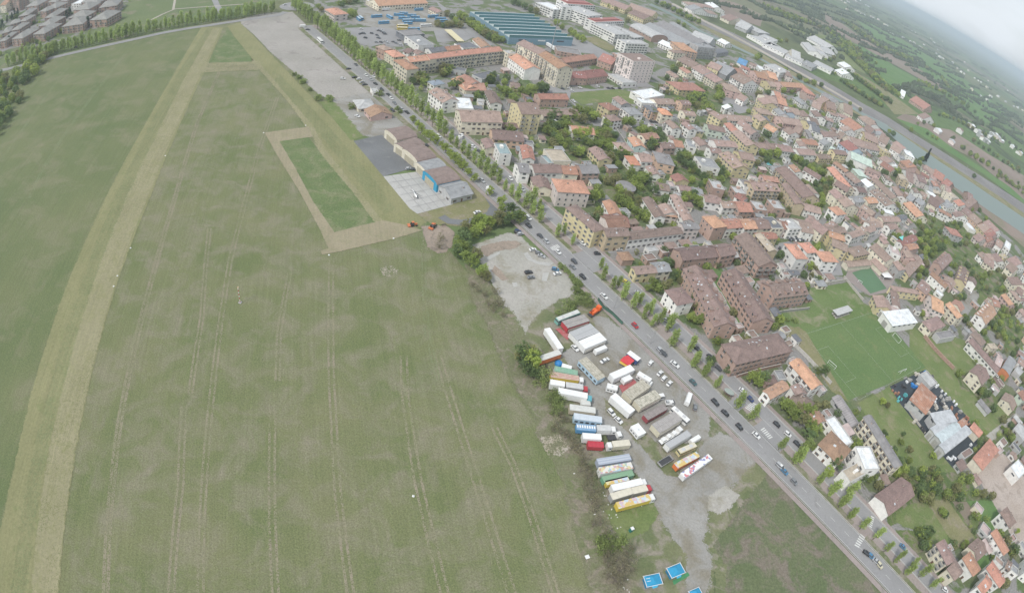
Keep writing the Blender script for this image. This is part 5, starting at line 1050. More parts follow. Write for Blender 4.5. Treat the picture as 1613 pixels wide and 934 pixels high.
LONG = """
26.1;200.9;0.77;13.4;2.6;3.2;bus;pale;greenside;pale roofed bus with green sides at the far end of the fairground lot
29.7;197.6;0.71;12.2;4.6;3.6;ride;greyribs;red;folded fairground ride with grey slatted roof and red floor strip behind it
33.9;191.8;0.78;12.4;6;3.6;ride;greymetal;white;folded fairground ride under a wide grey roof
37.6;188.0;0.76;12.5;5.5;3.6;ride;white;white;folded fairground ride under a wide pure white roof
42.0;185.6;0.74;6.3;2.2;2.4;van;white;white;long white van parked beside the wide white roofed ride
21.2;183.6;-0.97;12.3;2.7;3.6;trailer;white;white;white trailer with a roof hatch standing at an angle near the bushes
20.5;173.4;0.70;10.5;2.6;3.4;trailer;pale;orange;trailer with pale roof and bright orange sides
28.2;170.2;-0.08;4.0;2.4;2.4;trailer;white;white;small white trailer beside a round blue tarpaulin
28.0;167.0;0.04;9.4;2.7;3.4;trailer;greenroof;white;trailer with dull green roof
28.9;163.9;0.13;13.7;2.6;3.4;truck;pinkroof;yellow;truck with dusty pink roof, yellow side and white cab
25.2;159.2;0.08;5.8;2.6;3.6;trailer;white;white;short white trailer coupled behind the red cabbed lorry
33.2;160.0;0.11;9.1;2.6;3.6;truck;palegrey;redcab;grey lorry with a bright red cab
32.8;155.7;0.04;13.8;2.7;3.8;truck;white;tealcab;long white lorry with a teal cab beside the small green tree
37.4;153.6;0.18;3.7;2.4;2.4;trailer;pale;white;small pale trailer behind the beige roofed one
38.5;171.3;-0.78;12.1;4.4;3.6;trailer;tan;lightblue;wide fairground trailer with tan roof and light blue windowed sides
56.6;184.9;-0.60;5.8;2.6;3.2;booth;white;navy;booth trailer with white roof and dark blue stripe
51.4;173.2;0.73;11.8;3.2;3.8;trailer;white;white;white trailer beside the red and yellow awning
53.9;171.3;0.75;4.6;2.4;2.6;trailer;white;white;short white trailer on the edge of the red floor
61.5;174.4;-0.46;6.2;2.4;2.8;camper;white;white;white motorhome beside the access lane
47.7;164.7;-0.06;4.3;2.6;2.7;caravan;white;white;white caravan at the corner of the long white trailer
57.9;165.4;0.87;12.3;5;3.6;ride;tan;cream;folded ride with dirty tan slatted roof beside the red floor
62.6;161.6;0.75;12.0;4.4;3.6;ride;tangrey;cream;folded ride with mossy tan and grey roof and white cab beyond
68.9;166.9;-1.12;3.2;2.4;2.8;cab;white;white;white lorry cab at the end of the mossy roofed ride
51.9;156.1;-0.67;10.6;3.4;3.8;trailer;white;white;very long white trailer in the middle row
66.1;156.0;0.75;11.6;3;3.2;trailer;brownroof;maroon;trailer with weathered brown grey roof and maroon side
70.7;151.4;0.76;13.4;5;3.8;ride;greydirty;cream;folded ride with long dirty grey roof in the middle row
77.2;158.0;-0.70;4.2;2.5;3;bus;white;white;white minibus behind the dirty grey roofed ride
59.0;145.5;-0.87;5.1;4;2.7;caravan;white;white;white caravan with an awning room standing alone on grass
72.9;146.9;0.76;12.4;2.4;2;flatbed;white;white;white flatbed lorry with machinery on its bed
75.4;144.1;0.74;12.8;2.8;3.6;trailer;greymetal;white;trailer with smooth grey roof in the middle row
83.5;147.4;0.73;5.5;2;2.2;van;white;white;white delivery van beside the smooth grey trailer
71.1;134.6;0.73;8.0;2.4;1.8;openbed;darkbed;grey;empty open topped dark tipper trailer
79.5;141.5;0.62;8.5;2.5;2.8;bus;creamroof;yellowpale;cream and pale yellow old bus
78.9;135.2;0.67;12.1;2.5;3.2;show;showyellow;orange;yellow show trailer with painted clouds on its roof
82.9;133.2;0.76;16.8;2.6;3.2;show;showwhite;white;white show lorry with red and blue painted graphics
36.2;149.3;0.11;10.1;2.8;3.4;trailer;pale;beige;beige roofed trailer at the edge of the shrubs
38.6;145.4;0.10;10.9;2.8;3.4;trailer;tarp;lightblue;trailer under a pale bluish tarpaulin roof
38.3;140.9;0.15;7.5;2.8;3;trailer;bluewin;bluepaint;blue trailer with a row of white framed openings on its roof
46.2;142.5;0.23;7.6;2.6;3.4;truck;palegrey;white;grey roofed lorry coupled to the blue trailer
40.7;137.0;0.18;7.1;2.6;3.4;trailer;white;white;short plain white trailer above the red one
42.6;134.4;0.18;6.0;2.6;2.6;container;redroof;red;plain red container below the short white trailer
49.8;140.9;0.43;5.6;2.4;1.6;flatbed;darkbed;white;bare lorry chassis with white cab
51.2;136.5;0.35;9.2;2.6;3.2;truckback;creamroof;cream;cream lorry facing the shrubs
49.7;128.7;0.41;13.2;2.7;3.4;trailer;greyblue;greyblue;grey blue open framed trailer
50.5;124.9;0.41;13.1;2.7;3.6;show;showmulti;white;show trailer with many coloured pictures on its roof
51.6;122.0;0.47;12.5;2.4;3;trailer;greenlattice;green;trailer with green lattice load
51.4;120.0;0.46;9.0;1.8;3;trailer;showyellow;yellow;narrow yellow trailer tucked beside the green lattice load
55.9;119.0;0.45;14.4;2.6;3.8;truck;white;white;long white lorry next to the green lattice load
53.1;114.4;0.52;8.5;2.6;3.6;trailer;creamroof;grey;cream grey trailer coupled behind the red cabbed lorry at the row end
60.7;118.2;0.45;8.2;2.6;3.6;truck;creamroof;redcab;cream lorry with red cab at the row end
58.7;112.8;0.47;15.5;2.6;3.4;truck;showyellow;yellow;yellow and pink show lorry with white cab, last of the row
-261.8;531.5;0.59;5.7;2.2;2.4;van;white;white;white van parked alone on the gravel lot
-224.5;493.9;-0.83;18.7;2.6;3;bus;whitebus;white;white coach parked beside the road on the gravel lot
-57.2;352.0;1.39;5.2;2;2.4;van;white;white;
-26.3;292.8;-0.78;5.5;2;2.4;van;white;white;
-56.9;351.3;-0.24;2.8;2;2.4;van;white;white;
81.7;168.5;1.28;6.3;2.2;2.5;van;white;white;white van parked on the grass strip by the lot
73.0;164.3;0.31;3.8;2;1.8;pickup;white;white;
-189.1;618.2;0.34;11.3;2.6;3.1;bus;bluebus;blue;
-186.5;626.8;0.38;9.2;2.6;3.1;bus;bluebus;blue;
-179.7;607.9;0.34;12.3;2.6;3.1;bus;bluebus;blue;
-176.1;623.8;0.49;10.0;2.6;3.1;bus;bluebus;blue;
-170.6;618.8;0.45;9.6;2.6;3.1;bus;bluebus;blue;
-172.8;601.4;0.68;13.7;2.6;3.1;bus;palebluebus;blue;
-162.0;609.4;0.59;12.1;2.6;3.1;bus;lightbluebus;blue;
-169.8;591.3;0.68;8.1;2.6;3.1;bus;bluebus;blue;
-177.6;654.7;0.80;10.8;2.6;3.1;bus;bluebus;blue;
-207.9;599.4;0.76;12.4;2.6;3.1;bus;bluebus;blue;
-192.6;579.8;0.73;11.6;2.6;3.1;bus;bluebus;blue;
-194.7;604.1;-0.73;11.3;2.6;3.1;bus;bluebus;blue;
-220.3;579.6;-0.88;9.2;2.6;3.1;bus;palebluebus;blue;
-219.6;584.2;-0.88;9.7;2.6;3.1;bus;palebluebus;blue;
-155.0;634.8;0.81;12.7;2.6;3.1;bus;bluebus;blue;
-145.4;629.9;0.66;12.3;2.6;3.1;bus;bluebus;blue;
-141.1;621.8;0.82;13.8;2.6;3.1;bus;bluebus;blue;
-131.1;613.0;0.80;10.2;2.6;3.1;bus;bluebus;blue;
-157.7;572.8;0.62;12.0;2.6;3.1;bus;bluebus;blue;
-171.6;578.0;0.66;11.6;2.6;3.1;bus;whitebus;yellow;
-168.5;568.0;0.44;10.3;2.6;3.1;bus;whitebus;yellow;
-151.1;593.2;0.75;12.9;2.6;3.1;bus;whitebus;white;
-209.6;633.2;0.75;9.7;2.6;3.4;truck;white;white;
-20.3;605.3;-0.92;19.6;2.6;3.6;truck;white;white;white lorry parked beside the blue sawtooth factory
-6.7;600.4;0.82;15.2;2.8;3.4;tanker;white;white;
"""
POLYS = """
airfield_grass field 1 -343,544 -377,497 -437,442 -486,412 -554,373 -698,318 -419,166 -156.5,-46.0 -119.9,-20.7 52.9,45.4 53.9,77.6 44.3,108.7 36.2,123.0 25.7,139.3 9.4,162.2 -9.1,198.9 -19.3,213.5 -38.2,234.6 -52.4,248.1 -47.4,257.7 -31.8,256.8 -21.6,265.7 -16.5,276.5 -32.5,276.2 -45.7,273.1 -52.4,260.7 -64.4,258.3 -86.6,284.5 -120.1,319.3 -135.0,344.7 -160,369 -179,387 -209,420 -255,465 -295,504
left_field fieldleft 2 -364,500 -302,370 -265,289 -230.0,208.6 -203.1,147.5 -173.8,85.0 -158.0,52.5 -148.5,30.4 -131.0,-22.8 -158.8,-42.0 -547,238 -538,362 -472,399 -428,432 -371,489
town_ground townground 1 -221,510 -129,397 -60.9,324.0 -0.8,265.3 40.4,231.8 87.7,178.3 122.6,154.2 150.2,122.6 190.1,86.6 304.4,28.0 349.5,19.7 487,206 784,499 559,502 521,543 483,593 442,640 415,693 372,743 322,810 275,866 241,956 153,1057 104,1219 -121,941 -273,788 -330,708 -280,588
park_ground park 1 -534,359 -477,404 -427,451 -380,501 -333,554 -342,627 -396,725 -775,747 -2225,1091 -647,291
housing_ground townground 2 -565,381 -544,423 -504,449 -495,503 -551,593 -676,738 -2560,1258 -727,334
gravel_lot gravel 4 -337,537 -331,557 -318,570 -300,580 -257,533 -210,484 -171,442 -143,410 -135,398 -148,386 -155,373 -170,379 -194,401 -251,451 -293,492 -329,524
airfield_verge meadow 4 -164,366 -155,373 -138.1,356.2 -114.8,329.2 -120.7,319.3
club_yard gravelgrey 4 -154,372 -147,384 -135,399 -106.9,376.8 -94.0,359.9 -92.5,349.8 -106.6,330.4 -115.2,330.2 -138.1,356.2
dark_apron asphaltdark 5 -118.8,318.1 -105.3,333.9 -73.1,301.2 -86.9,284.0
concrete_apron concrete 5 -86.9,284.0 -67.3,299.8 -42.7,271.4 -58.0,254.9 -63.0,258.0
hangar_verge meadowdry 3 -106.0,333.5 -96.2,362.7 -72.2,334.7 -45.5,305.0 -24.9,293.0 -19.1,281.3 -25.3,265.1 -36.3,252.9 -49.0,249.9 -57.3,255.2 -44.0,270.8 -72.1,305.8
rubble_patch dirt 4 -52.1,244.6 -45.2,248.7 -37.4,239.0 -36.4,229.4 -39.6,227.1 -44.9,230.3
middle_lot gravelpale 4 -23.5,239.1 -15.2,248.2 -9.8,255.3 -5.3,256.6 -1.4,252.9 5.4,246.6 12.4,242.8 20.0,237.3 25.9,227.4 28.2,222.4 20.8,214.9 13.1,203.9 9.1,194.7 8.6,186.0 5.6,187.6 1.6,195.4 -2.9,202.4 -7.5,211.6 -13.5,221.9 -18.3,230.3 -21.8,235.4
fairground_gravel gravelgrey 4 39.7,207.0 44.5,206.9 52.5,200.2 60.9,193.1 72.5,181.7 83.8,170.8 90.1,164.6 89.1,150.9 71.6,146.8 55.8,142.9 43.2,150.1 40.8,154.3 39.3,161.9 35.9,165.1 30.9,175.0 28.3,179.4 30.3,182.4 34.7,182.3 40.3,183.3 47.1,180.1 45.9,184.3 42.0,194.2
fairground_grass meadowworn 3 0.4,193.8 18.0,215.9 36.1,221.3 55.1,200.2 84.1,168.1 109.9,153.4 111.6,142.2 89.6,117.3 88.4,82.2 84.0,48.0 58.8,46.1 53.3,77.5 44.3,108.7 36.2,123.0 25.7,139.3 9.4,162.2
scrub_strip scrub 4 -24.1,221.6 -15.1,215.2 -7.1,204.1 1.7,194.2 10.9,179.2 21.2,165.9 25.5,150.3 30.2,136.0 35.3,132.9 41.3,118.7 44.5,106.1 48.8,94.3 54.5,92.9 60.8,78.7 63.9,61.8 51.5,60.2 46.3,84.2 40.8,97.7 35.8,114.7 31.3,124.6 24.3,134.3 19.3,145.2 9.9,158.8 2.8,170.8 -5.6,187.4 -15.3,201.1
fair_grass meadowworn 6 45.8,159.5 58.3,151.0 66.2,142.9 74.0,134.3 76.0,129.4 71.4,129.6 63.6,138.6 55.7,146.5 47.1,153.9
fair_grass meadow 6 49.3,108.0 53.1,109.1 65.8,115.0 67.6,111.1 63.5,103.8 56.5,98.8 53.6,100.3
fair_grass meadowworn 6 44.1,134.4 51.0,134.9 54.1,133.9 46.3,130.3 42.5,129.3
lot_lane gravelgrey 5 39.6,182.9 45.2,184.7 49.9,171.2 54.2,165.3 58.4,154.5 66.5,137.5 72.1,128.9 78.1,129.0 84.7,137.5 91.5,149.1 96.2,152.8 107.1,151.1 113.5,147.7 108.7,143.6 95.7,128.2 88.4,119.4 85.8,114.5 86.1,107.7 82.6,102.7 86.3,97.2 86.6,91.9 84.1,81.7 83.2,66.0 79.1,65.7 80.5,81.3 82.0,93.6 80.6,97.4 77.2,101.3 72.5,108.1 67.8,115.6 61.4,127.5 54.8,139.3 47.8,153.3 43.3,165.6
bare_patch meadowworn 4 86.0,107.6 91.9,106.8 94.8,99.4 98.2,92.8 93.4,91.2 86.6,92.0
lot_path concrete 6 0.4,242.3 2.4,244.2 5.6,239.5 9.0,238.7 16.2,240.6 14.3,237.1 8.6,236.4 3.3,238.0
lot_slab concrete 6 11.7,230.4 14.7,232.1 14.3,224.9 11.9,224.4
lot_slab concrete 6 -16.7,232.0 -11.0,239.2 -10.8,237.1 -15.1,230.0
lot_slab concrete 6 -1.6,217.7 0.7,218.6 1.4,216.2 -0.2,214.9
lot_stain dirt 5 -20.0,239.4 -12.3,246.6 -5.1,250.8 -2.2,249.7 -5.5,244.9 -10.2,242.1 -14.1,238.5 -16.3,233.3 -19.5,235.2
lot_stain dirt 5 -11.4,226.8 -6.7,221.6 -4.0,219.7 -6.2,218.4 -11.3,222.8
grass_corner meadowworn 3 89.6,117.3 112.2,147.2 142.7,118.7 178.4,86.6 204.3,60.3 133.8,48.3 90.6,66.6 91.5,101.3
clover_field fielddark 4 91.5,101.3 106.5,122.9 118.8,138.7 151.2,110.4 178.0,84.9 204.3,60.3 133.8,48.3 95.5,66.9 96.3,94.1
concrete_pad gravelpale 5 90.4,122.2 96.2,127.3 99.9,125.0 101.6,125.2 95.6,118.5 92.2,116.3 89.1,117.4
football_pitch pitch 5 157.5,238.6 184.6,253.4 226,279 232.3,265.1 248.9,234.1 172.9,191.1 164.8,215.5
training_ground pitchworn 4 138.3,244.6 165.1,258.4 170.7,279.1 208,300 214.1,281.9 226,279 184.6,253.4 157.5,238.6 153.7,240.5 142.2,236.7 141.7,241.6
terrace_lawn meadowrich 4 101.1,274.2 110.1,276.8 114.3,256.4 118.0,240.7 122.1,228.8 115.8,226.7 110.1,237.9 105.2,257.3
terrace_path concrete 5 102.4,273.5 103.6,274.0 103.0,264.4 108.5,247.7 112.8,235.8 115.8,226.7 113.9,226.1 110.8,235.2 106.1,246.8 101.4,260.3
terrace_lawn garden 4 76.7,250.5 85.6,254.0 88.5,238.2 93.0,219.1 87.5,217.2 84.9,227.0 80.1,237.1
terrace_lawn garden 4 121.6,282.9 130.6,286.7 135.0,273.7 132.1,263.3 127.8,270.8
pitch_verge meadowdry 3 140.5,236.1 153.1,241.3 157.8,236.7 165.7,215.8 173.7,202.5 172.9,191.1 164.4,195.9 159.5,207.7 150.0,221.6 143.2,230.0
green_court courtgreen 5 217,315 239,331 246,309 226,296
court_apron asphaltred 4 214,316 241,333 248,327 273,346 262,327 244,304 224,293 217,297 207,305
school_yard asphalt 4 153.7,311.9 160.0,323.4 171,331 175.5,315.3 210,331 207,308 160.0,288.6 156.7,289.1
storage_yard tarblack 5 208.6,209.3 244.9,230.9 270.6,198.9 272.0,180.6 238.1,158.3 223.4,178.2 211.4,199.1
allotment_meadow meadow 4 180.2,190.6 208.3,208.3 223.4,178.2 234.6,166.7 240.5,156.7 198.8,151.6 191.1,169.5
meadow_strip meadow 4 253,275 260,265 278,240 275.8,221.9 253.2,216.9 241.4,231.0 232.5,228.7
walled_garden meadow 4 263,265 296,276 313,276 304,263 307,254 301,246 281,235 278,241
behind_factory meadow 4 252.9,219.0 282,223 287,219 299,207 313,216 320,210 283.8,186.3 271.0,193.9 262.8,207.1 257.1,214.2
side_path gravelpale 6 283.4,186.8 331,212 333,211 286.7,184.8
garden_lawn_a meadow 4 186.0,126.5 196.8,131.3 207.9,134.9 216.9,117.9 216.2,112.7 207.9,111.5 203.1,113.8 199.2,118.6 189.3,120.5 184.7,122.2
garden_lawn_b meadowdry 4 209.1,135.0 224.9,136.4 238.9,114.3 236.2,110.7 224.0,111.2 218.1,117.9
ploughed_bed soil 5 228.7,136.7 240.7,137.6 244.1,131.6 234.7,126.4
grass_field_east meadowrich 4 242.0,137.7 265.2,139.4 271.8,129.7 255.6,121.8 245.8,130.8
sandy_yard sand 4 266.0,139.4 305.2,141.9 308.1,115.4 282.6,113.2 277.5,121.0 269.4,129.6
lower_lawn meadowrich 4 234.6,111.5 243.4,109.0 247.6,102.8 236.5,98.0 232.0,107.9
green_meadow meadow 4 6.8,480.0 9.6,488.1 50,527 62,530 71,507 49,488 32,481 19.0,465.4
garden_lane asphalt 5 43.2,428.5 46.9,433.9 60.2,389.4 53.2,383.5 49.1,393.7
east_street asphalt 5 -20,483 -11,492 1.3,488.3 32,514 59,544 77,574 88,563 76,559 61,540 52,531 8.1,485.8 7.8,466.6 18.3,447.6 30.7,445.7 41.5,443.0 57,454 89,475 90,471 57,446 41.6,431.3 29.8,425.4 26.3,438.7 16.4,454.8 6.6,472.7 4.2,482.9 -11.0,472.0
town_green_a garden 3 -9.4,395.1 12.2,423.4 41.7,427.5 49.0,379.5 23.2,355.7 3.0,366.4
town_green_b garden 3 42.4,369.3 60.5,376.0 73.2,353.1 86.0,346.1 75.7,321.4 58.9,301.3 51.2,309.1 41.4,325.9
town_green_c garden 3 81.2,403.2 114,429 131,396 119.6,362.8 97.6,350.8 84.5,368.7
town_green_d garden 3 210,482 247,510 265,492 246,451 232,423 219,401 199,394 220,425 224,451
town_green_e garden 3 116,590 145,636 158,592 149,552 130,526 118,534 106,537 103,556
town_green_f garden 3 337,451 380,478 399,478 446,505 438,468 460,457 439,416 440,395 368,362 355,379 334,389 315,388 341,430
town_green_g garden 3 382,394 460,428 443,385 412,360 388,353 358,330 359,352
town_green_h garden 3 358,310 397,339 417,320 372,275 362,295
town_green_i garden 3 68,453 82,463 91,438 75.5,417.2 67.0,429.5
town_green_j garden 3 183.2,116.8 197.9,117.7 203.2,110.5 195.9,107.8 179.8,103.9
side_street asphalt 5 40.7,266.3 55.6,274.1 88.5,294.0 108.8,309.0 107.6,300.1 87.9,287.2 55.5,266.7 44.3,260.7
side_street asphalt 6 100.3,303.0 123.8,317.6 127.4,317.9 145.3,325.0 160.6,329.3 194,342 197,351 183,348 124.5,321.6 100.0,307.7
winding_street asphalt 5 194,342 214,364 233,372 231,360 247,365 266,386 286,409 284,399 265,379 247,359 223,350 208,351
paved_lane gravelgrey 5 302,295 328,320 361,351 375,357 365,345 334,315 314,297 305,291 296,290
grey_yard asphalt 5 162,587 186,617 195,585 176,563 163,571
bus_yard gravelgrey 4 -222,570 -239,629 -173,667 -152,657 -117,613 -140,584 -152,576 -175,568 -196,564
supermarket_lot asphalt 5 -222,546 -196,564 -174,565 -149,516 -156,512 -171,513 -176,501 -188,504 -207,521
station_yard asphalt 5 -140,584 -116,610 -99,586 -103,568 -126,548
factory_street asphalt 5 -175,717 -156,691 -128,651 -88,591 -76,578 -78,568 -99,586 -127,628 -156,675
factory_yard asphalt 4 -71,587 -63,600 -11,647 -3,689 27,658 45,639 39,585 26,627 -13,603 -30,623 -59,592
office_lawn meadowdry 5 11,682 24,703 46,678 43,656 28,660
canal_bank meadowdry 5 149,1145 215,1021 269,934 326,866 420,780 411,751 396,753 305,803 252,880 196,963 127,1109
canal water 7 114,1051 161,992 190,933 225,911 271,882 315,836 359,811 405,793 458,777 459,762 522,697 601,654 709,613 921,598 769,467 649,545 549,581 487,618 455,663 437,724 399,772 351,793 309,822 267,866 219,893 185,914 157,971 108,1030
canal_path path 8 154,1108 209,1019 272,947 329,877 426,794 432,808 334,893 276,966 212,1041 161,1127
railway_bed ballast 7 142,1206 171,1073 304,974 446,839 487,819 522,787 605,743 723,704 867,676 814,625 683,655 574,696 496,740 456,769 414,779 288,920 161,1018 123,1116
far_bank meadowdry 6 468,793 509,763 590,721 699,675 950,644 842,550 629,590 549,618 503,665 459,714 438,737
brown_strip soil 6 482,666 500,620 556,591 621,579 794,489 634,347 567,513 530,554 495,593 476,629
green_strip meadowrich 7 510,835 550,798 599,776 654,753 692,719 726,707 745,731 732,760 689,784 635,810 596,870 525,845
brown_field soil 6 557,899 602,931 634,911 715,968 793,927 898,915 745,731 708,764 681,820 630,824 597,839 553,841 513,842
far_field_green meadowrich 6 590,1430 658,1550 726,1582 826,1615 833,1486 904,1456 790,1252 691,1164 609,1091 584,1140 590,1259 573,1328
far_field_brown soil 6 881,2224 879,2076 880,1871 907,1748 999,1774 1064,1703 1095,1614 986,1440 938,1484 872,1511 810,1535 767,1600 728,1638 725,1798
far_field_green meadowrich 6 1270,2891 1384,2766 1516,2624 1661,2524 1644,2212 1627,1980 1561,1800 1065,1313 1035,1426 1089,1674 1040,1813 1034,2026 1059,2204
far_field_pale meadow 6 391,1350 445,1387 520,1382 659,1538 697,1400 578,1131 527,1147 568,1260 533,1309 484,1332 424,1312
far_field_brown soil 6 304,1408 348,1446 410,1395 353,1195 314,1189 277,1187 261,1234
garden_belt garden 3 193.2,200.5 214.1,174.4 236.3,155.0 262.4,139.2 239.3,111.5 209.8,110.6 198.6,130.5 178.6,118.8 182.6,153.8 175.8,179.7
sandy_yard sand 4 255.6,161.4 293.5,174.9 346.3,111.9 380.2,77.3 328.2,81.1 278.1,104.3 265.7,138.6
garden_belt garden 3 254,270 300,259 309,226 335,220 305.4,183.6 259.6,181.7 232.2,219.2
farm_meadow meadowdry 6 537,1103 594,1048 624,976 629,963 520,863 537,1003 518,1037
runway_mown mowntan 3 -341,505 -284,390 -236,286 -204.6,217.3 -176.4,151.0 -150.6,95.0 -138.7,69.7 -115.4,19.5 -105.7,-6.9 -128.6,-21.3 -148.5,30.4 -158.0,52.5 -173.8,85.0 -203.1,147.5 -230.0,208.6 -265,289 -302,370 -364,500
runway_stripe mownlight 4 -341,500 -286,389 -238,286 -207.9,220.3 -177.4,150.7 -151.1,94.8 -139.2,69.4 -115.9,19.3 -106.1,-7.2 -113.1,-11.4 -123.0,15.4 -147.8,65.5 -159.8,91.1 -186.9,147.2 -219.0,216.8 -248,283 -296,386 -348,499
runway_stripe mowngreen 4 -350,496 -295,378 -245,272 -211.5,196.4 -186.4,141.3 -161.0,87.8 -144.6,50.7 -126.5,12.4 -115.7,-13.0 -118.7,-14.9 -129.7,10.6 -147.7,49.1 -164.7,86.1 -190.4,139.8 -216.5,194.8 -251,270 -301,376 -354,495
taxiway_mown mowntan 3 -338,510 -333,526 -236,431 -168,365 -120.1,319.3 -86.6,284.5 -64.7,259.4 -52.7,249.2 -58.0,235.1 -73.1,237.2 -101.7,265.5 -129.4,293.7 -149.8,321.7 -155.4,326.6 -186,359 -236,407 -260,428 -328,501
taxiway_stripe mownlight 4 -262,431 -239,412 -212,387 -176,350 -152.3,326.9 -128.9,297.3 -102.2,270.4 -73.7,241.8 -75.5,239.2 -102.0,266.1 -129.0,292.9 -149.4,320.9 -155.4,326.6 -186,359 -225,396
taxiway_stripe mowngreen 4 -218,404 -155.0,341.8 -119.3,306.6 -88.8,274.5 -70.9,254.2 -74.6,249.5 -92.6,269.3 -123.1,300.6 -156.9,335.6 -214,391
crossing_mown mownlight 4 -295,410 -251,426 -237,410 -286,388
loop_mown mownbrown 5 -177.3,307.5 -154.0,325.5 -145.7,313.8 -163.2,300.2
loop_mown mownbrown 5 -176.7,306.9 -163.0,300.3 -138.9,274.1 -114.1,245.4 -92.0,223.2 -85.1,209.9 -89.1,210.6 -99.3,223.5 -124.9,252.6 -156.8,285.8
loop_mown mownbrown 5 -92.0,223.2 -76.3,238.4 -72.8,242.0 -57.8,242.5 -51.9,241.6 -63.1,229.6 -85.4,209.4 -90.7,205.6 -92.0,207.7 -88.8,211.0
bright_grass fieldbright 4 -162.5,300.0 -148.6,312.1 -125.8,288.3 -97.9,261.3 -76.3,238.4 -92.1,223.5 -111.6,244.5 -135.1,271.2
bright_grass fieldbright 4 -332,501 -262,431 -257,424 -291,410 -316,462
bare_patch drypatch 5 -60.8,205.2 -59.5,207.7 -57.1,208.4 -54.5,206.9 -54.1,204.4 -55.9,202.0 -58.8,201.9
bare_patch dirt 5 -47.1,244.5 -42.0,250.0 -36.3,245.7 -35.2,233.4 -41.3,229.4 -45.2,234.0
dry_patch drypatch 4 23.1,134.0 28.9,136.2 33.0,132.2 29.7,128.5 25.5,128.2
"""
TRACKS = """
mowing_track 1.3 1.6 drytrack -270.1,393.4 -230.4,305.8 -188.9,222.5 -161.1,162.9 -135.8,106.1 -126.6,85.6 -98.9,28.2 -90.3,6.6
mowing_track 0.9 1.8 drytrack -197.2,362.1 -170.8,290.1 -149.7,236.1 -130.4,185.9 -100.2,115.7 -83.2,75.1 -69.5,42.1 -61.6,20.9
mowing_track 0.9 2.0 drytrack -85.0,202.9 -58.3,135.3 -52.0,120.4 -40.4,91.5 -25.9,58.4 -18.3,37.9
mowing_track 0.9 2.4 drytrack -36.0,157.4 -30.1,138.4 -16.2,104.0 1.2,66.5 9.2,45.7
mowing_track 0.9 2.4 drytrack -23.1,162.0 -14.1,143.7 6.6,102.2 20.9,72.1 29.1,50.0
mowing_track 0.9 2.0 drytrack -74.6,116.6 -62.4,86.9 -47.3,50.4 -39.4,30.3
mowing_track 0.9 2.0 drytrack 4.8,134.0 14.3,119.3 23.8,99.8 30.0,84.9 34.9,74.0
mowing_track 0.9 2.0 drytrack -106.8,104.0 -92.3,74.8 -78.0,37.4 -71.0,16.5
mowing_track 1.1 1.5 palegreentrack -398.7,421.0 -367.7,357.3 -323.4,261.8 -302.6,220.2 -285.2,192.1
mowing_track 1.1 1.5 palegreentrack -435.3,372.2 -389.6,290.5 -366.6,249.4 -351.7,219.3
mowing_track 0.9 1.6 drytrack -153.8,204.2 -123.5,147.8 -107.4,110.3
mowing_track 0.9 1.6 drytrack -99.6,187.6 -88.4,153.1 -77.9,128.3
mowing_track 0.9 1.6 palegreentrack -52.7,249.2 -43.2,214.1 -31.0,174.3 -19.9,149.1
footpath 0.5 0 drytrack 15.0,153.0 20.3,144.8 23.5,136.9 23.6,130.5 26.5,126.4 30.0,123.5 34.7,115.5 37.6,101.3 39.5,93.4 43.6,83.8 47.9,75.2
footpath 0.5 0 drytrack -51.3,242.7 -48.1,231.2 -44.2,226.7 -42.1,229.1 -43.1,239.6
mowing_edge 1.0 0 palegreentrack -360.8,493.5 -303.6,370.1 -266.0,288.7 -230.8,208.3 -203.8,147.3 -174.4,84.7 -158.5,52.2 -149.3,30.0 -130.7,-17.4
perimeter_lane 5 0 asphaltdark -91.4,357.3 -80.2,344.7 -63.7,327.5 -45.3,307.6 -33.1,296.7 -26.2,288.0 -20.9,279.1 -21.5,270.7 -26.2,262.8 -33.7,256.4 -40.8,254.7 -45.6,257.6
avenue_lane 8 0 asphalt -557.6,344.9 -521.1,361.0 -496.0,380.5 -478.0,395.9 -454.9,415.4 -431.4,436.9 -413.9,454.6 -397.8,474.0 -378.0,492.7 -357.6,510.6 -333.3,535.5 -307.7,564.0 -306.5,578.7
park_lane 7 0 asphalt -439.2,627.4 -399.4,580.4 -374.9,554.1
park_path_lane 3 0 path -446.0,514.0 -447.1,535.4 -446.1,555.2 -477.2,598.2
park_path_lane 3 0 path -447.6,557.0 -421.2,569.2 -395.4,581.2 -370.9,594.4
apron_joint .25 0 asphalt -81.6,278.7 -62.8,294.6
apron_joint .25 0 asphalt -76.8,273.8 -58.7,289.9
apron_joint .25 0 asphalt -71.8,268.8 -54.5,285.0
apron_joint .25 0 asphalt -66.9,263.9 -50.4,280.2
apron_joint .25 0 asphalt -62.5,259.5 -46.6,275.9
apron_joint .25 0 asphalt -83.0,287.0 -55.0,258.1
apron_joint .25 0 asphalt -79.1,290.1 -52.0,261.3
apron_joint .25 0 asphalt -75.2,293.3 -48.9,264.6
apron_joint .25 0 asphalt -71.2,296.5 -45.9,268.0
"""
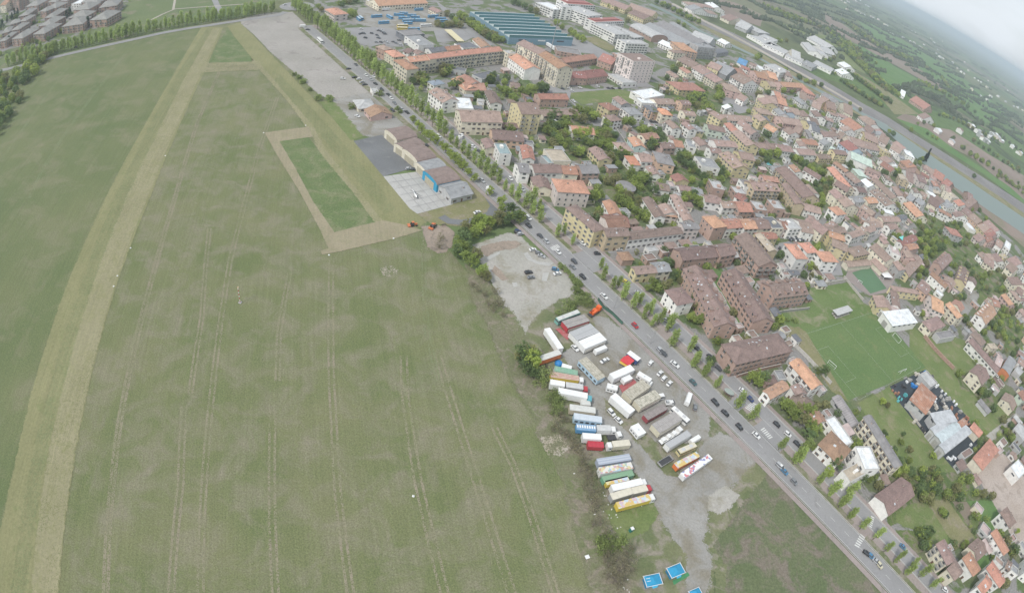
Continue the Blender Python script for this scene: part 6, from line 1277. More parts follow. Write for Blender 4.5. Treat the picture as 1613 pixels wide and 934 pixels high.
FAR_HOUSES = """1459,3218 1436,3117 1474,3167 1600,3332 1614,3326 1676,3381 1623,3178 1638,3175 1469,2799 1409,2664 1416,2663 1554,2797 1604,2801 1658,2854 2286,4032 2384,4145 1659,2790 1634,2724 1894,3146 2806,4586 2568,4143 1876,2959 2179,3433 1818,2819 1862,2855 1974,2922 1868,2702 1819,2589 1837,2583 2169,3022 1999,2706 2012,2684 2039,2694 1993,2568 1721,2166 1955,2407 1466,1972 7823,10101 2169,2483 2082,2413 2249,2529 1993,2384 2816,3359 1482,1926 1511,1913 1431,3200 1658,3858 1495,3517 1267,2929 1509,3617 2032,4583 2334,5179 2152,4640 2169,4625 1503,3625 3491,5486 2641,3765 2471,3200 2876,3468 745,980 867,1116 870,1111 874,1089 856,1054 854,1038 858,1033 869,1035 965,1149 996,1160 1004,1150 1051,1157 1047,1122 1052,1121 1009,1187 627,882 641,850 879,1124 931,1111"""
ANCHORS = {"sawtooth": [[-120.42, 662.6], [-63.13, 586.64], [-13.75, 650.06]], "canopy": [[-127.86, 579.83], [-107.06, 548.31], [-102.64, 554.46]], "mast": [[-20.09, 595.56]], "gazebo1": [[62.34, 84.38], [63.89, 80.22], [69.61, 82.84], [67.62, 87.01]], "gazebo2": [[70.44, 88.58], [72.65, 84.74], [77.8, 88.09], [75.25, 91.92]], "gazebo3": [[78.54, 80.88], [80.39, 77.55], [84.78, 79.5], [82.83, 82.17]], "mat": [[73.91, 85.2], [79.53, 89.25], [80.27, 88.06], [74.42, 83.66]], "toilet": [[58.02, 101.98]], "board": [[42.61, 89.24], [43.89, 89.99], [44.45, 88.75], [43.18, 87.86]], "windsock": [[-111.84, 161.9]], "marker": [[-87.51, 206.0], [-185.32, 175.89], [-178.61, 155.99], [-175.82, 149.25]], "marker2": [[-223.86, 259.71], [-177.99, 307.21], [-156.8, 326.94]], "marker3": [[-16.06, 97.45]], "marker4": [[-62.89, 229.65], [-87.45, 205.96]], "heli": [[-63.42, 269.91], [-60.4, 265.72]], "tractor": [[-56.72, 243.7], [-53.51, 245.39]], "tractor2": [[-47.1, 246.49], [-45.84, 250.65]], "harrow": [[-42.1, 249.18]], "crane": [[36.08, 206.6], [40.59, 213.14]], "dome": [[25.08, 173.15]], "awning_red": [[52.06, 183.23], [54.03, 184.93], [57.02, 182.48], [54.39, 178.42], [50.58, 180.63]], "awning_yellow": [[50.28, 179.55], [50.81, 181.08], [54.52, 178.83], [53.97, 177.69]], "red_floor": [[51.26, 168.56], [57.27, 174.28], [58.85, 172.56], [53.0, 164.49]], "red_floor2": [[21.6, 193.23], [23.47, 194.46], [28.85, 191.63], [27.54, 188.29], [24.98, 190.47]], "lamp": [[47.59, 216.4]], "lamp2": [[65.46, 198.65]], "shelter": [[99.2, 178.06], [103.71, 175.59]], "goal1": [[166.28, 215.48], [170.06, 211.89]], "goal2": [[229.97, 256.81], [232.97, 250.93]], "goal3": [[221.24, 221.86], [226.63, 225.19]], "goal4": [[218.19, 304.82], [220.57, 303.68]], "goal5": [[243.53, 319.08], [245.51, 317.97]], "pavilion": [[183.81, 255.91], [198.51, 265.59], [194.09, 268.47]], "parasol": [[244.3, 324.09], [246.22, 318.48], [254.71, 324.38], [252.27, 329.76]], "parasol2": [[298.85, 223.76], [300.18, 221.43], [305.32, 224.24], [304.49, 227.45]], "parasol3": [[308.77, 228.71], [310.04, 226.18], [313.48, 227.23], [312.67, 229.88]], "pool": [[184.67, 453.92]], "trampoline": [[53.3, 335.39]], "tent": [[31.41, 378.29]], "teal_awning": [[286.35, 381.84], [288.48, 377.92], [294.16, 387.71]], "fence_lot": [[39.69, 219.76], [42.35, 215.15], [46.75, 212.19], [51.76, 206.84]], "wall_brick": [[261.13, 264.15], [265.49, 254.86], [270.25, 247.79], [276.78, 240.01]], "wall_garden": [[171.44, 282.11], [184.78, 288.62], [206.61, 301.24]], "wall_garden2": [[206.39, 305.21], [210.81, 293.64], [215.1, 284.99]], "wall_lane": [[45.77, 430.27], [52.02, 412.48], [58.82, 388.5]], "wall_court": [[-9.22, 384.92], [-4.99, 374.28], [0.27, 361.81]], "wall_factory": [[215.49, 197.33], [219.4, 187.65], [223.75, 179.11]], "wall_play": [[136.55, 243.97], [148.53, 250.28], [165.14, 258.35]], "wall_bricks": [[107.92, 189.51], [119.83, 196.88], [134.02, 204.24]], "wall_house": [[143.24, 226.63], [152.65, 215.79], [163.92, 200.04]], "zebra": [[12.87, 252.59], [16.43, 257.26], [18.3, 255.25], [14.74, 250.52]], "zebra2": [[109.8, 171.72], [114.24, 176.44], [117.58, 175.05], [112.7, 169.91]], "zebra3": [[116.16, 160.92], [118.32, 162.76], [122.32, 157.78], [120.2, 156.33]], "zebra4": [[155.76, 107.92], [160.76, 114.32], [162.97, 112.56], [158.06, 106.84]], "zebra5": [[166.35, 118.03], [169.09, 123.94], [170.84, 123.09], [167.67, 117.15]], "roundabout": [[-306.68, 605.94], [-315.11, 602.71], [-301.32, 595.68]], "seesaw": [[213.31, 271.2]], "camera_dirt": [[-57.48, 205.09]], "litter": [[46.01, 107.06], [50.33, 106.62], [48.14, 103.76], [52.5, 102.25], [48.14, 111.07], [48.93, 114.01], [42.92, 113.23], [57.57, 82.78], [57.86, 81.6], [63.82, 113.47], [55.15, 81.41], [35.73, 121.15]]}

# ------------------------------------------------------------------ materials
MATS = {}; MOW = -67.
def nodes(name):
    m = bpy.data.materials.new(name); m.use_nodes = True; nt = m.node_tree
    return m, nt, nt.nodes['Principled BSDF']
def N(nt, t, **k):
    n = nt.nodes.new(t)
    for a, v in k.items(): setattr(n, a, v)
    return n
def noise(nt, vec, scale, detail=4, rough=.55, dist=0):
    n = N(nt, 'ShaderNodeTexNoise'); n.inputs['Scale'].default_value = scale; n.inputs['Detail'].default_value = detail
    n.inputs['Roughness'].default_value = rough; n.inputs['Distortion'].default_value = dist
    nt.links.new(vec, n.inputs['Vector']); return n.outputs[0]
def ramp(nt, fac, stops):
    r = N(nt, 'ShaderNodeValToRGB'); e = r.color_ramp.elements
    while len(e) < len(stops): e.new(.5)
    for el, (p, c) in zip(e, stops): el.position = p; el.color = (*(c if isinstance(c, tuple) else (c, c, c)), 1)
    nt.links.new(fac, r.inputs[0]); return r.outputs[0]
def mixc(nt, fac, a, b, mode='MIX'):
    m = N(nt, 'ShaderNodeMix', data_type='RGBA', blend_type=mode)
    for s, v in (('Factor', fac), ('A', a), ('B', b)):
        if isinstance(v, (int, float)): m.inputs[s].default_value = v
        elif isinstance(v, tuple): m.inputs[s].default_value = (*v, 1)
        else: nt.links.new(v, m.inputs[s])
    return m.outputs['Result']
def ground(name, a, b, c=None, s1=.02, s2=.15, s3=1.3, cthr=(.52, .64), fine=(.75, 1.25), bump=.3, rough=.95, alpha=None, edge=None):
    if name in MATS: return MATS[name]
    m, nt, p = nodes(name); geo = N(nt, 'ShaderNodeNewGeometry').outputs['Position']
    col = mixc(nt, ramp(nt, noise(nt, geo, s1, 5), [(.36, 0.), (.64, 1.)]), a, b)
    if c: col = mixc(nt, ramp(nt, noise(nt, geo, s2, 6, .65, .6), [(cthr[0], 0.), (cthr[1], 1.)]), col, c)
    f = noise(nt, geo, s3, 5, .85)
    col = mixc(nt, 1., col, ramp(nt, f, [(.3, fine[0]), (.7, fine[1])]), 'MULTIPLY')
    if 'field' in name or name.startswith('mown'):                  # faint streaks left by the mower, along its passes
        mpp = N(nt, 'ShaderNodeMapping', vector_type='TEXTURE'); mpp.inputs['Rotation'].default_value = (0, 0, R(MOW)); mpp.inputs['Scale'].default_value = (60, 1.1, 1)
        nt.links.new(geo, mpp.inputs[0]); col = mixc(nt, 1., col, ramp(nt, noise(nt, mpp.outputs[0], 1., 4, .7), [(.3, .91), (.7, 1.09)]), 'MULTIPLY')
    nt.links.new(col, p.inputs['Base Color']); p.inputs['Roughness'].default_value = rough
    p.inputs['Specular IOR Level'].default_value = .15
    b_ = N(nt, 'ShaderNodeBump'); b_.inputs['Strength'].default_value = bump; b_.inputs['Distance'].default_value = .3
    nt.links.new(f, b_.inputs['Height']); nt.links.new(b_.outputs[0], p.inputs['Normal'])
    if alpha or name in SOFT:                                       # worn-through cover: small opaque cells, denser or thinner
        sn = N(nt, 'ShaderNodeVectorMath', operation='SNAP'); sn.inputs[1].default_value = (.33, .33, 10); nt.links.new(geo, sn.inputs[0])
        wn_ = N(nt, 'ShaderNodeTexWhiteNoise', noise_dimensions='2D'); nt.links.new(sn.outputs[0], wn_.inputs['Vector'])
        cov = None
        if alpha: cov = ramp(nt, noise(nt, geo, alpha[0], 5, .7), [(alpha[1], alpha[4] if len(alpha) > 4 else 0.), (alpha[2], alpha[3])])
        if name in SOFT:
            at = N(nt, 'ShaderNodeAttribute'); at.attribute_name = 'edge'
            mm = N(nt, 'ShaderNodeMapRange'); mm.inputs['From Min'].default_value = .25; mm.inputs['From Max'].default_value = .75; mm.inputs['To Min'].default_value = .05; mm.inputs['To Max'].default_value = .75
            nt.links.new(noise(nt, geo, SOFT[name], 6, .7), mm.inputs[0]); sub = N(nt, 'ShaderNodeMath', operation='SUBTRACT'); nt.links.new(at.outputs['Fac'], sub.inputs[0]); nt.links.new(mm.outputs[0], sub.inputs[1])
            m3 = N(nt, 'ShaderNodeMath', operation='MULTIPLY', use_clamp=True); m3.inputs[1].default_value = 4.2; nt.links.new(sub.outputs[0], m3.inputs[0]); e_ = m3.outputs[0]
            if cov is not None: m4 = N(nt, 'ShaderNodeMath', operation='MULTIPLY'); nt.links.new(cov, m4.inputs[0]); nt.links.new(e_, m4.inputs[1]); cov = m4.outputs[0]
            else: cov = e_
        gt = N(nt, 'ShaderNodeMath', operation='GREATER_THAN'); nt.links.new(cov, gt.inputs[0]); nt.links.new(wn_.outputs[0], gt.inputs[1]); nt.links.new(gt.outputs[0], p.inputs['Alpha'])
    MATS[name] = m; return m
# soft-edged surfaces: noise scale of the ragged edge, and its width in metres
SOFT = dict(left_field_grass=.15, scrub_ground=.35, mown_tan=.3, mown_light=.3, mown_green=.2, mown_brown=.6, meadow=.4, rich_meadow=.4, dry_meadow=.35, worn_meadow=.35, grey_gravel=.22, gravel_lot=.3,
    pale_gravel=.4, bare_dirt=.5, sandy_ground=.5, garden_ground=.4, worn_pitch=.4, clover_grass=.35, bright_grass=.5, dry_patch=.4)
SOFTW = dict(left_field_grass=9, scrub_ground=5, mown_tan=2.2, mown_light=2.5, mown_green=3, mown_brown=.9, grey_gravel=5, gravel_lot=3, pale_gravel=3, clover_grass=3.5)
GREEN, GREEN2, DRY = (.125, .165, .062), (.175, .20, .095), (.27, .23, .16)
GR = {
 'field': lambda: ground('field_grass', (.140, .166, .072), (.184, .190, .099), (.232, .214, .152), .03, .08, 1.7, (.44, .72), (.54, 1.46), .5),
 'fieldleft': lambda: ground('left_field_grass', (.124, .156, .068), (.160, .178, .086), (.205, .20, .122), .018, .05, 1.5, (.47, .72), (.62, 1.38), .5, edge=1.),
 'scrub': lambda: ground('scrub_ground', (.19, .178, .12), (.155, .175, .085), (.26, .222, .18), .08, .2, 1.2, (.5, .65), (.6, 1.35), .5, edge=.9),
 'tarblack': lambda: ground('dark_netting', (.045, .055, .065), (.065, .075, .085), None, .1, .3, 1.5, fine=(.7, 1.3)),
 'fieldbright': lambda: ground('bright_grass', (.118, .162, .066), (.142, .182, .08), (.205, .21, .12), .05, .10, 1.2, (.48, .66), (.6, 1.4)),
 'fielddark': lambda: ground('clover_grass', (.108, .138, .066), (.136, .154, .084), (.19, .165, .132), .03, .08, 1., (.47, .6), (.65, 1.35)),
 'mowntan': lambda: ground('mown_tan', (.215, .214, .108), (.246, .238, .126), (.195, .21, .098), .05, .12, .8, (.55, .7), (.8, 1.2), .2),
 'mownlight': lambda: ground('mown_light', (.268, .252, .152), (.292, .27, .168), (.24, .238, .12), .06, .15, .8, (.5, .7), (.82, 1.18), .2, alpha=(.05, .25, .6, .95, .45)),
 'mowngreen': lambda: ground('mown_green', (.17, .195, .095), (.21, .225, .115), None, .05, .15, .8, (.5, .7), (.8, 1.2), .2, alpha=(.04, .3, .65, .6, .1)),
 'mownbrown': lambda: ground('mown_brown', (.278, .245, .165), (.305, .268, .185), (.25, .235, .145), .08, .15, .9, (.5, .7), (.82, 1.18), .2),
 'drytrack': lambda: ground('dry_track', (.24, .235, .145), (.265, .235, .17), None, .1, .2, 1.1, alpha=(.05, .35, .6, .8, .25)),
 'palegreentrack': lambda: ground('pale_green_track', (.18, .215, .115), (.215, .23, .13), None, .1, .2, 1.1, alpha=(.07, .35, .65, .7, .1)),
 'drypatch': lambda: ground('dry_patch', (.34, .30, .22), (.42, .38, .33), None, .1, .3, 1.1, alpha=(.2, .4, .62, .8)),
 'townground': lambda: ground('town_ground', (.105, .15, .06), (.16, .175, .10), (.26, .25, .24), .06, .045, .8, (.49, .54), (.6, 1.3)),
 'park': lambda: ground('park_grass', (.12, .16, .07), (.16, .19, .09), (.22, .20, .14), .01, .03, .5, (.55, .65)),
 'garden': lambda: ground('garden_ground', (.085, .125, .045), (.145, .18, .065), (.21, .185, .14), .06, .12, 1., (.5, .6), (.65, 1.35)),
 'meadow': lambda: ground('meadow', (.135, .18, .065), (.175, .205, .085), (.23, .22, .13), .06, .14, 1., (.52, .66)),
 'meadowrich': lambda: ground('rich_meadow', (.10, .185, .06), (.13, .205, .075), (.17, .20, .09), .02, .1, 1., (.58, .7)),
 'meadowdry': lambda: ground('dry_meadow', (.18, .185, .085), (.245, .225, .13), (.27, .235, .18), .06, .14, 1.),
 'meadowworn': lambda: ground('worn_meadow', (.13, .155, .075), (.20, .20, .115), (.26, .235, .19), .07, .14, 1., (.48, .6)),
 'pitch': lambda: ground('pitch_grass', (.112, .175, .066), (.135, .192, .076), (.185, .21, .095), .04, .09, 1., (.58, .72)),
 'pitchworn': lambda: ground('worn_pitch', (.12, .175, .06), (.15, .20, .08), (.24, .235, .15), .05, .09, 1., (.52, .64)),
 'courtgreen': lambda: ground('court_surface', (.11, .19, .11), (.12, .205, .12), None, .05, .1, .6, fine=(.92, 1.08), bump=.05),
 'gravel': lambda: ground('gravel_lot', (.30, .285, .255), (.36, .335, .31), (.22, .20, .185), .03, .06, .6, (.56, .72), (.8, 1.18)),
 'gravelgrey': lambda: ground('grey_gravel', (.27, .262, .243), (.325, .315, .295), (.232, .212, .168), .05, .07, 1.1, (.47, .62), (.8, 1.18)),
 'gravelpale': lambda: ground('pale_gravel', (.34, .33, .29), (.40, .38, .35), (.27, .25, .19), .06, .07, .8, (.5, .66), (.78, 1.18)),
 'asphalt': lambda: ground('road_asphalt', (.265, .26, .26), (.30, .295, .295), (.24, .23, .23), .05, .2, 1.5, (.58, .7), (.9, 1.1), .05),
 'asphaltdark': lambda: ground('dark_asphalt', (.15, .155, .16), (.19, .195, .20), (.21, .21, .21), .04, .12, 1., (.55, .7), (.88, 1.12), .05),
 'asphaltred': lambda: ground('reddish_paving', (.27, .23, .215), (.31, .27, .25), None, .08, .2, 1.2, fine=(.85, 1.1), bump=.1),
 'paving': lambda: ground('pink_paving', (.30, .255, .24), (.34, .29, .27), (.24, .22, .20), .1, .3, 1.5, (.55, .7), (.85, 1.12), .1),
 'concrete': lambda: ground('apron_concrete', (.40, .395, .375), (.45, .44, .42), (.34, .33, .31), .05, .1, .8, (.55, .7), (.88, 1.1), .05),
 'dirt': lambda: ground('bare_dirt', (.27, .225, .185), (.33, .27, .22), (.20, .17, .14), .1, .2, 1.1),
 'sand': lambda: ground('sandy_ground', (.38, .32, .275), (.43, .37, .33), (.33, .28, .24), .05, .15, 1.1),
 'soil': lambda: ground('ploughed_soil', (.22, .175, .145), (.27, .215, .18), (.21, .19, .13), .006, .02, .4, fine=(.9, 1.1)),
 'ballast': lambda: ground('railway_ballast', (.20, .19, .185), (.25, .24, .23), None, .02, .1, .5),
 'path': lambda: ground('pale_path', (.38, .34, .29), (.42, .38, .33), None, .02, .1, .5),
 'markwhite': lambda: ground('road_paint', (.62, .62, .60), (.70, .70, .68), None, .3, .5, 3., fine=(.75, 1.1)),
}
def water():
    m, nt, p = nodes('canal_water'); p.inputs['Base Color'].default_value = (.17, .215, .19, 1); p.inputs['Roughness'].default_value = .45
    geo = N(nt, 'ShaderNodeNewGeometry').outputs['Position']
    b = N(nt, 'ShaderNodeBump'); b.inputs['Strength'].default_value = .25; nt.links.new(noise(nt, geo, .3, 5), b.inputs['Height'])
    nt.links.new(b.outputs[0], p.inputs['Normal']); return m
GR['water'] = water
def gmat(k):
    if ('g', k) not in MATS: MATS[('g', k)] = GR[k]()
    return MATS[('g', k)]
WALLC = dict(white=(.80, .785, .75), cream=(.72, .665, .54), yellow=(.62, .54, .33), pink=(.58, .42, .38), pinkw=(.70, .62, .585), brick=(.46, .325, .27),
    grey=(.32, .32, .32), greyw=(.46, .46, .455), greyb=(.22, .23, .25), lightblue=(.45, .53, .60), palegreen=(.52, .58, .49), beige=(.52, .43, .30),
    peach=(.62, .44, .33), blue=(.04, .30, .48), orange=(.62, .24, .11), tealw=(.50, .60, .58))
ROOFC = dict(pink=(.325, .232, .195), brown=(.275, .198, .17), orangebrown=(.40, .235, .165), orange=(.49, .265, .175), brightorange=(.55, .27, .15),
    redbrown=(.34, .175, .135), grey=(.29, .295, .30), greyb=(.245, .235, .235), greyw=(.44, .44, .435), dark=(.16, .165, .18), white=(.72, .74, .75),
    redroof=(.36, .15, .13), blueroof=(.12, .26, .44), beige=(.44, .38, .30), slate=(.25, .29, .34), hangarbrown=(.235, .18, .16), dullgrey=(.275, .268, .25), pgreen=(.47, .56, .49), teal=(.28, .36, .37),
    pinkroof=(.47, .38, .36), rust=(.38, .20, .135), metal=(.46, .475, .49), metalb=(.50, .56, .575), stripe=(.30, .28, .28))
def surf(kind, key, c):
    k = (kind, key)
    if k in MATS: return MATS[k]
    m, nt, p = nodes(f'{key}_{kind}'); geo = N(nt, 'ShaderNodeNewGeometry').outputs['Position']; tcn = N(nt, 'ShaderNodeTexCoord').outputs['Object']
    rnd = N(nt, 'ShaderNodeObjectInfo').outputs['Random']
    if kind == 'roof':
        tiled = key in ('pink', 'brown', 'orangebrown', 'orange', 'brightorange', 'redbrown')
        v = ramp(nt, noise(nt, geo, .35, 6, .7), [(.3, .72), (.5, 1.), (.72, 1.22)])
        col = mixc(nt, 1., c, v, 'MULTIPLY')
        if tiled:
            hs = N(nt, 'ShaderNodeHueSaturation'); mr = N(nt, 'ShaderNodeMapRange'); mr.inputs['To Min'].default_value = .72; mr.inputs['To Max'].default_value = 1.18
            nt.links.new(rnd, mr.inputs[0]); nt.links.new(mr.outputs[0], hs.inputs['Value'])
            mr2 = N(nt, 'ShaderNodeMapRange'); mr2.inputs['To Min'].default_value = .484; mr2.inputs['To Max'].default_value = .514
            w2 = N(nt, 'ShaderNodeTexWhiteNoise', noise_dimensions='1D'); nt.links.new(rnd, w2.inputs['W']); nt.links.new(w2.outputs[0], mr2.inputs[0])
            nt.links.new(mr2.outputs[0], hs.inputs['Hue']); hs.inputs['Saturation'].default_value = .95
            nt.links.new(col, hs.inputs['Color']); col = hs.outputs[0]
            st = ramp(nt, noise(nt, geo, 1.6, 4, .7), [(.35, .8), (.65, 1.15)]); col = mixc(nt, 1., col, st, 'MULTIPLY')
            bsc = 3.2
        else: bsc = 1.2
        if key in ('rust', 'metal', 'metalb', 'stripe'):
            wv = N(nt, 'ShaderNodeTexWave'); wv.bands_direction = 'X'; wv.inputs['Scale'].default_value = .35 if key != 'stripe' else .25
            wv.inputs['Distortion'].default_value = 1.5 if key == 'rust' else .0
            nt.links.new(tcn, wv.inputs['Vector'])
            if key == 'rust': col = mixc(nt, ramp(nt, noise(nt, geo, .25, 5, .7), [(.5, 0.), (.66, .8)]), col, (.46, .38, .33))
            col = mixc(nt, 1., col, ramp(nt, wv.outputs[0], [(0., .8), (.3, 1.05)]), 'MULTIPLY')
        wv = N(nt, 'ShaderNodeTexWave'); wv.bands_direction = 'X'; wv.inputs['Scale'].default_value = bsc
        nt.links.new(tcn, wv.inputs['Vector'])
        b = N(nt, 'ShaderNodeBump'); b.inputs['Strength'].default_value = .4; b.inputs['Distance'].default_value = .05
        nt.links.new(wv.outputs[0], b.inputs['Height']); nt.links.new(b.outputs[0], p.inputs['Normal'])
        p.inputs['Roughness'].default_value = .5 if key in ('metal', 'metalb') else .85
    else:
        v = ramp(nt, noise(nt, geo, .5, 5, .65), [(.3, .84), (.6, 1.05)])
        col = mixc(nt, 1., c, v, 'MULTIPLY')
        hs = N(nt, 'ShaderNodeHueSaturation'); mr = N(nt, 'ShaderNodeMapRange'); mr.inputs['To Min'].default_value = .85; mr.inputs['To Max'].default_value = 1.1
        nt.links.new(rnd, mr.inputs[0]); nt.links.new(mr.outputs[0], hs.inputs['Value']); nt.links.new(col, hs.inputs['Color']); col = hs.outputs[0]
        p.inputs['Roughness'].default_value = .9
    nt.links.new(col, p.inputs['Base Color']); MATS[k] = m; return m
def rmat(k): return surf('roof', k, ROOFC[k])
def wmat(k): return surf('wall', k, WALLC[k])
def plain(name, c, rough=.6, metal=0., var=.12, scale=.8):
    if name in MATS: return MATS[name]
    m, nt, p = nodes(name); tcn = N(nt, 'ShaderNodeTexCoord').outputs['Object']
    col = mixc(nt, 1., c, ramp(nt, noise(nt, tcn, scale, 4, .6), [(.3, 1-var), (.7, 1+var)]), 'MULTIPLY')
    nt.links.new(col, p.inputs['Base Color']); p.inputs['Roughness'].default_value = rough; p.inputs['Metallic'].default_value = metal
    MATS[name] = m; return m
def ribs(name, c1, c2, scale, dirt=None, axis='X', rough=.8):
    if name in MATS: return MATS[name]
    m, nt, p = nodes(name); tcn = N(nt, 'ShaderNodeTexCoord').outputs['Object']
    wv = N(nt, 'ShaderNodeTexWave'); wv.bands_direction = axis; wv.inputs['Scale'].default_value = scale; wv.inputs['Distortion'].default_value = .4
    nt.links.new(tcn, wv.inputs['Vector']); col = mixc(nt, ramp(nt, wv.outputs[0], [(.2, 0.), (.5, 1.)]), c1, c2)
    if dirt: col = mixc(nt, ramp(nt, noise(nt, tcn, .9, 5, .7), [(.45, 0.), (.65, .8)]), col, dirt)
    nt.links.new(col, p.inputs['Base Color']); p.inputs['Roughness'].default_value = rough; MATS[name] = m; return m
def blobs(name, cols, scale=.7, base=(.7, .7, .68)):
    if name in MATS: return MATS[name]
    m, nt, p = nodes(name); tcn = N(nt, 'ShaderNodeTexCoord').outputs['Object']
    vo = N(nt, 'ShaderNodeTexVoronoi'); vo.inputs['Scale'].default_value = scale; nt.links.new(tcn, vo.inputs['Vector'])
    sx = N(nt, 'ShaderNodeSeparateColor'); nt.links.new(vo.outputs['Color'], sx.inputs[0])
    r = N(nt, 'ShaderNodeValToRGB'); r.color_ramp.interpolation = 'CONSTANT'; e = r.color_ramp.elements
    while len(e) < len(cols): e.new(.5)
    for i, (el, c) in enumerate(zip(e, cols)): el.position = i/len(cols); el.color = (*c, 1)
    nt.links.new(sx.outputs[0], r.inputs[0]); nt.links.new(r.outputs[0], p.inputs['Base Color']); p.inputs['Roughness'].default_value = .5
    MATS[name] = m; return m
GLASS = plain('window_glass', (.09, .098, .108), .12, 0, .1)
FRAME = plain('window_frame', (.50, .48, .45), .6)
SHUT = [plain('brown_shutter', (.13, .075, .05), .7), plain('green_shutter', (.07, .10, .075), .7), plain('grey_shutter', (.26, .25, .24), .7)]
CHIM = plain('chimney_plaster', (.40, .34, .30), .9); RAIL = plain('railing_metal', (.30, .30, .29), .5)
RUBBER = plain('tyre_rubber', (.03, .03, .03), .8); DARKM = plain('dark_metal', (.06, .06, .065), .5); POLE = plain('galvanised_pole', (.33, .33, .33), .5)
SLAB = plain('balcony_slab', (.45, .42, .38), .85); DOORM = plain('door_wood', (.15, .09, .06), .7); SKYL = plain('skylight_glass', (.55, .58, .60), .2)
BARK = plain('tree_bark', (.19, .16, .135), .95, 0, .3, 2.); WHITE = plain('white_paint', (.74, .74, .73), .45, 0, .06)

# ------------------------------------------------------------------ mesh helpers
class MB:
    def __init__(s): s.v = []; s.f = []; s.m = []; s.mats = []
    def mi(s, mat):
        if mat not in s.mats: s.mats.append(mat)
        return s.mats.index(mat)
    def poly(s, pts, mat, faces=None):
        b = len(s.v); s.v += [tuple(p) for p in pts]; k = s.mi(mat)
        for f in (faces or [tuple(range(len(pts)))]): s.f.append(tuple(b+i for i in f)); s.m.append(k)
    def box(s, c, d, mat, rz=0, top=None):
        x, y, z = d[0]/2, d[1]/2, d[2]/2; ca, sa = math.cos(rz), math.sin(rz); P = []
        for k in (-1, 1):
            for (i, j) in ((-1, -1), (1, -1), (1, 1), (-1, 1)):
                t = (top or (1, 1)) if k > 0 else (1, 1)
                X, Y = i*x*t[0], j*y*t[1]; P.append((c[0]+X*ca-Y*sa, c[1]+X*sa+Y*ca, c[2]+k*z))
        s.poly(P, mat, [(0, 3, 2, 1), (4, 5, 6, 7), (0, 1, 5, 4), (1, 2, 6, 5), (2, 3, 7, 6), (3, 0, 4, 7)])
    def tube(s, a, b, r1, r2, mat, n=6, cap=True):
        a, b = Vector(a), Vector(b); d = (b-a).normalized(); q = d.to_track_quat('Z', 'Y'); P = []
        for c, r in ((a, r1), (b, r2)):
            for i in range(n):
                t = 2*math.pi*i/n; P.append(c+q @ Vector((r*math.cos(t), r*math.sin(t), 0)))
        F = [(i, (i+1) % n, n+(i+1) % n, n+i) for i in range(n)]
        if cap: F += [tuple(range(n-1, -1, -1)), tuple(range(n, 2*n))]
        s.poly(P, mat, F)
    def mesh(s, name):
        me = bpy.data.meshes.new(name); me.from_pydata(s.v, [], s.f)
        for m in s.mats: me.materials.append(m)
        me.polygons.foreach_set('material_index', s.m); me.update(); return me
    def build(s, name, parent=None, kind=None):
        return link(name, s.mesh(name), parent, kind)
def link(name, me, parent=None, kind=None, loc=None, rz=None):
    o = bpy.data.objects.new(name, me); COL.objects.link(o)
    if parent is not None: o.parent = parent
    if kind: o['kind'] = kind
    if loc: o.location = loc
    if rz is not None: o.rotation_euler = (0, 0, rz)
    return o
THINGS = []
def thing(name, cat, desc, x, y, rz=0, z=0., mesh=None, unique=False, group=None):
    o = bpy.data.objects.new(name, mesh); COL.objects.link(o)
    o.location = (x, y, z); o.rotation_euler = (0, 0, rz); o['category'] = cat; o['label'] = desc
    if group: o['group'] = group
    THINGS.append((o, desc, unique, x, y)); return o
def copy_tree(src, x, y, rz, sc=1., z=0.):
    o = src.copy(); COL.objects.link(o); o.location = (x, y, z); o.rotation_euler = (0, 0, rz); o.scale = (sc,)*3
    for ch in CHILD[src.name]:
        c = ch.copy(); COL.objects.link(c); c.parent = o
    return o
CHILD = {}
def P2(s): return [tuple(map(float, q.split(','))) for q in s.split()]

# ------------------------------------------------------------------ ground
def sheet(name, pts, z, mat, kind='structure'):
    tri = tessellate_polygon([[Vector((p[0], p[1], 0)) for p in pts]]); n = len(pts); V = [(p[0], p[1], z) for p in pts]; F = [tuple(t) for t in tri]
    soft = mat.name in SOFT and math.hypot(*pts[0]) < 900
    if soft:
        w_ = SOFTW.get(mat.name, 2.); ar = sum(pts[i][0]*pts[(i+1) % n][1]-pts[(i+1) % n][0]*pts[i][1] for i in range(n)); sg = 1 if ar > 0 else -1
        for i in range(n):
            a, b, c = Vector(pts[i-1][:2]), Vector(pts[i][:2]), Vector(pts[(i+1) % n][:2]); d1, d2 = (b-a), (c-b)
            d1 = d1.normalized() if d1.length > 0 else d2.normalized(); d2 = d2.normalized() if d2.length > 0 else d1
            nn = (Vector((d1.y, -d1.x))+Vector((d2.y, -d2.x)))*sg
            if nn.length < .3: nn = Vector((d2.y, -d2.x))*sg
            nn.normalize(); V.append((b.x+nn.x*w_, b.y+nn.y*w_, z))
        F += [(i, (i+1) % n, n+(i+1) % n, n+i) for i in range(n)]
    me = bpy.data.meshes.new(name); me.from_pydata(V, [], F)
    at = me.attributes.new('edge', 'FLOAT', 'POINT'); at.data.foreach_set('value', [1.]*n+[0.]*(len(V)-n))
    me.materials.append(mat); me.update()
    o = link(name, me); o['kind'] = kind
    bm = bmesh.new(); bm.from_mesh(me)
    for f in bm.faces:
        if f.normal.z < 0: f.normal_flip()
    bm.to_mesh(me); bm.free(); return o
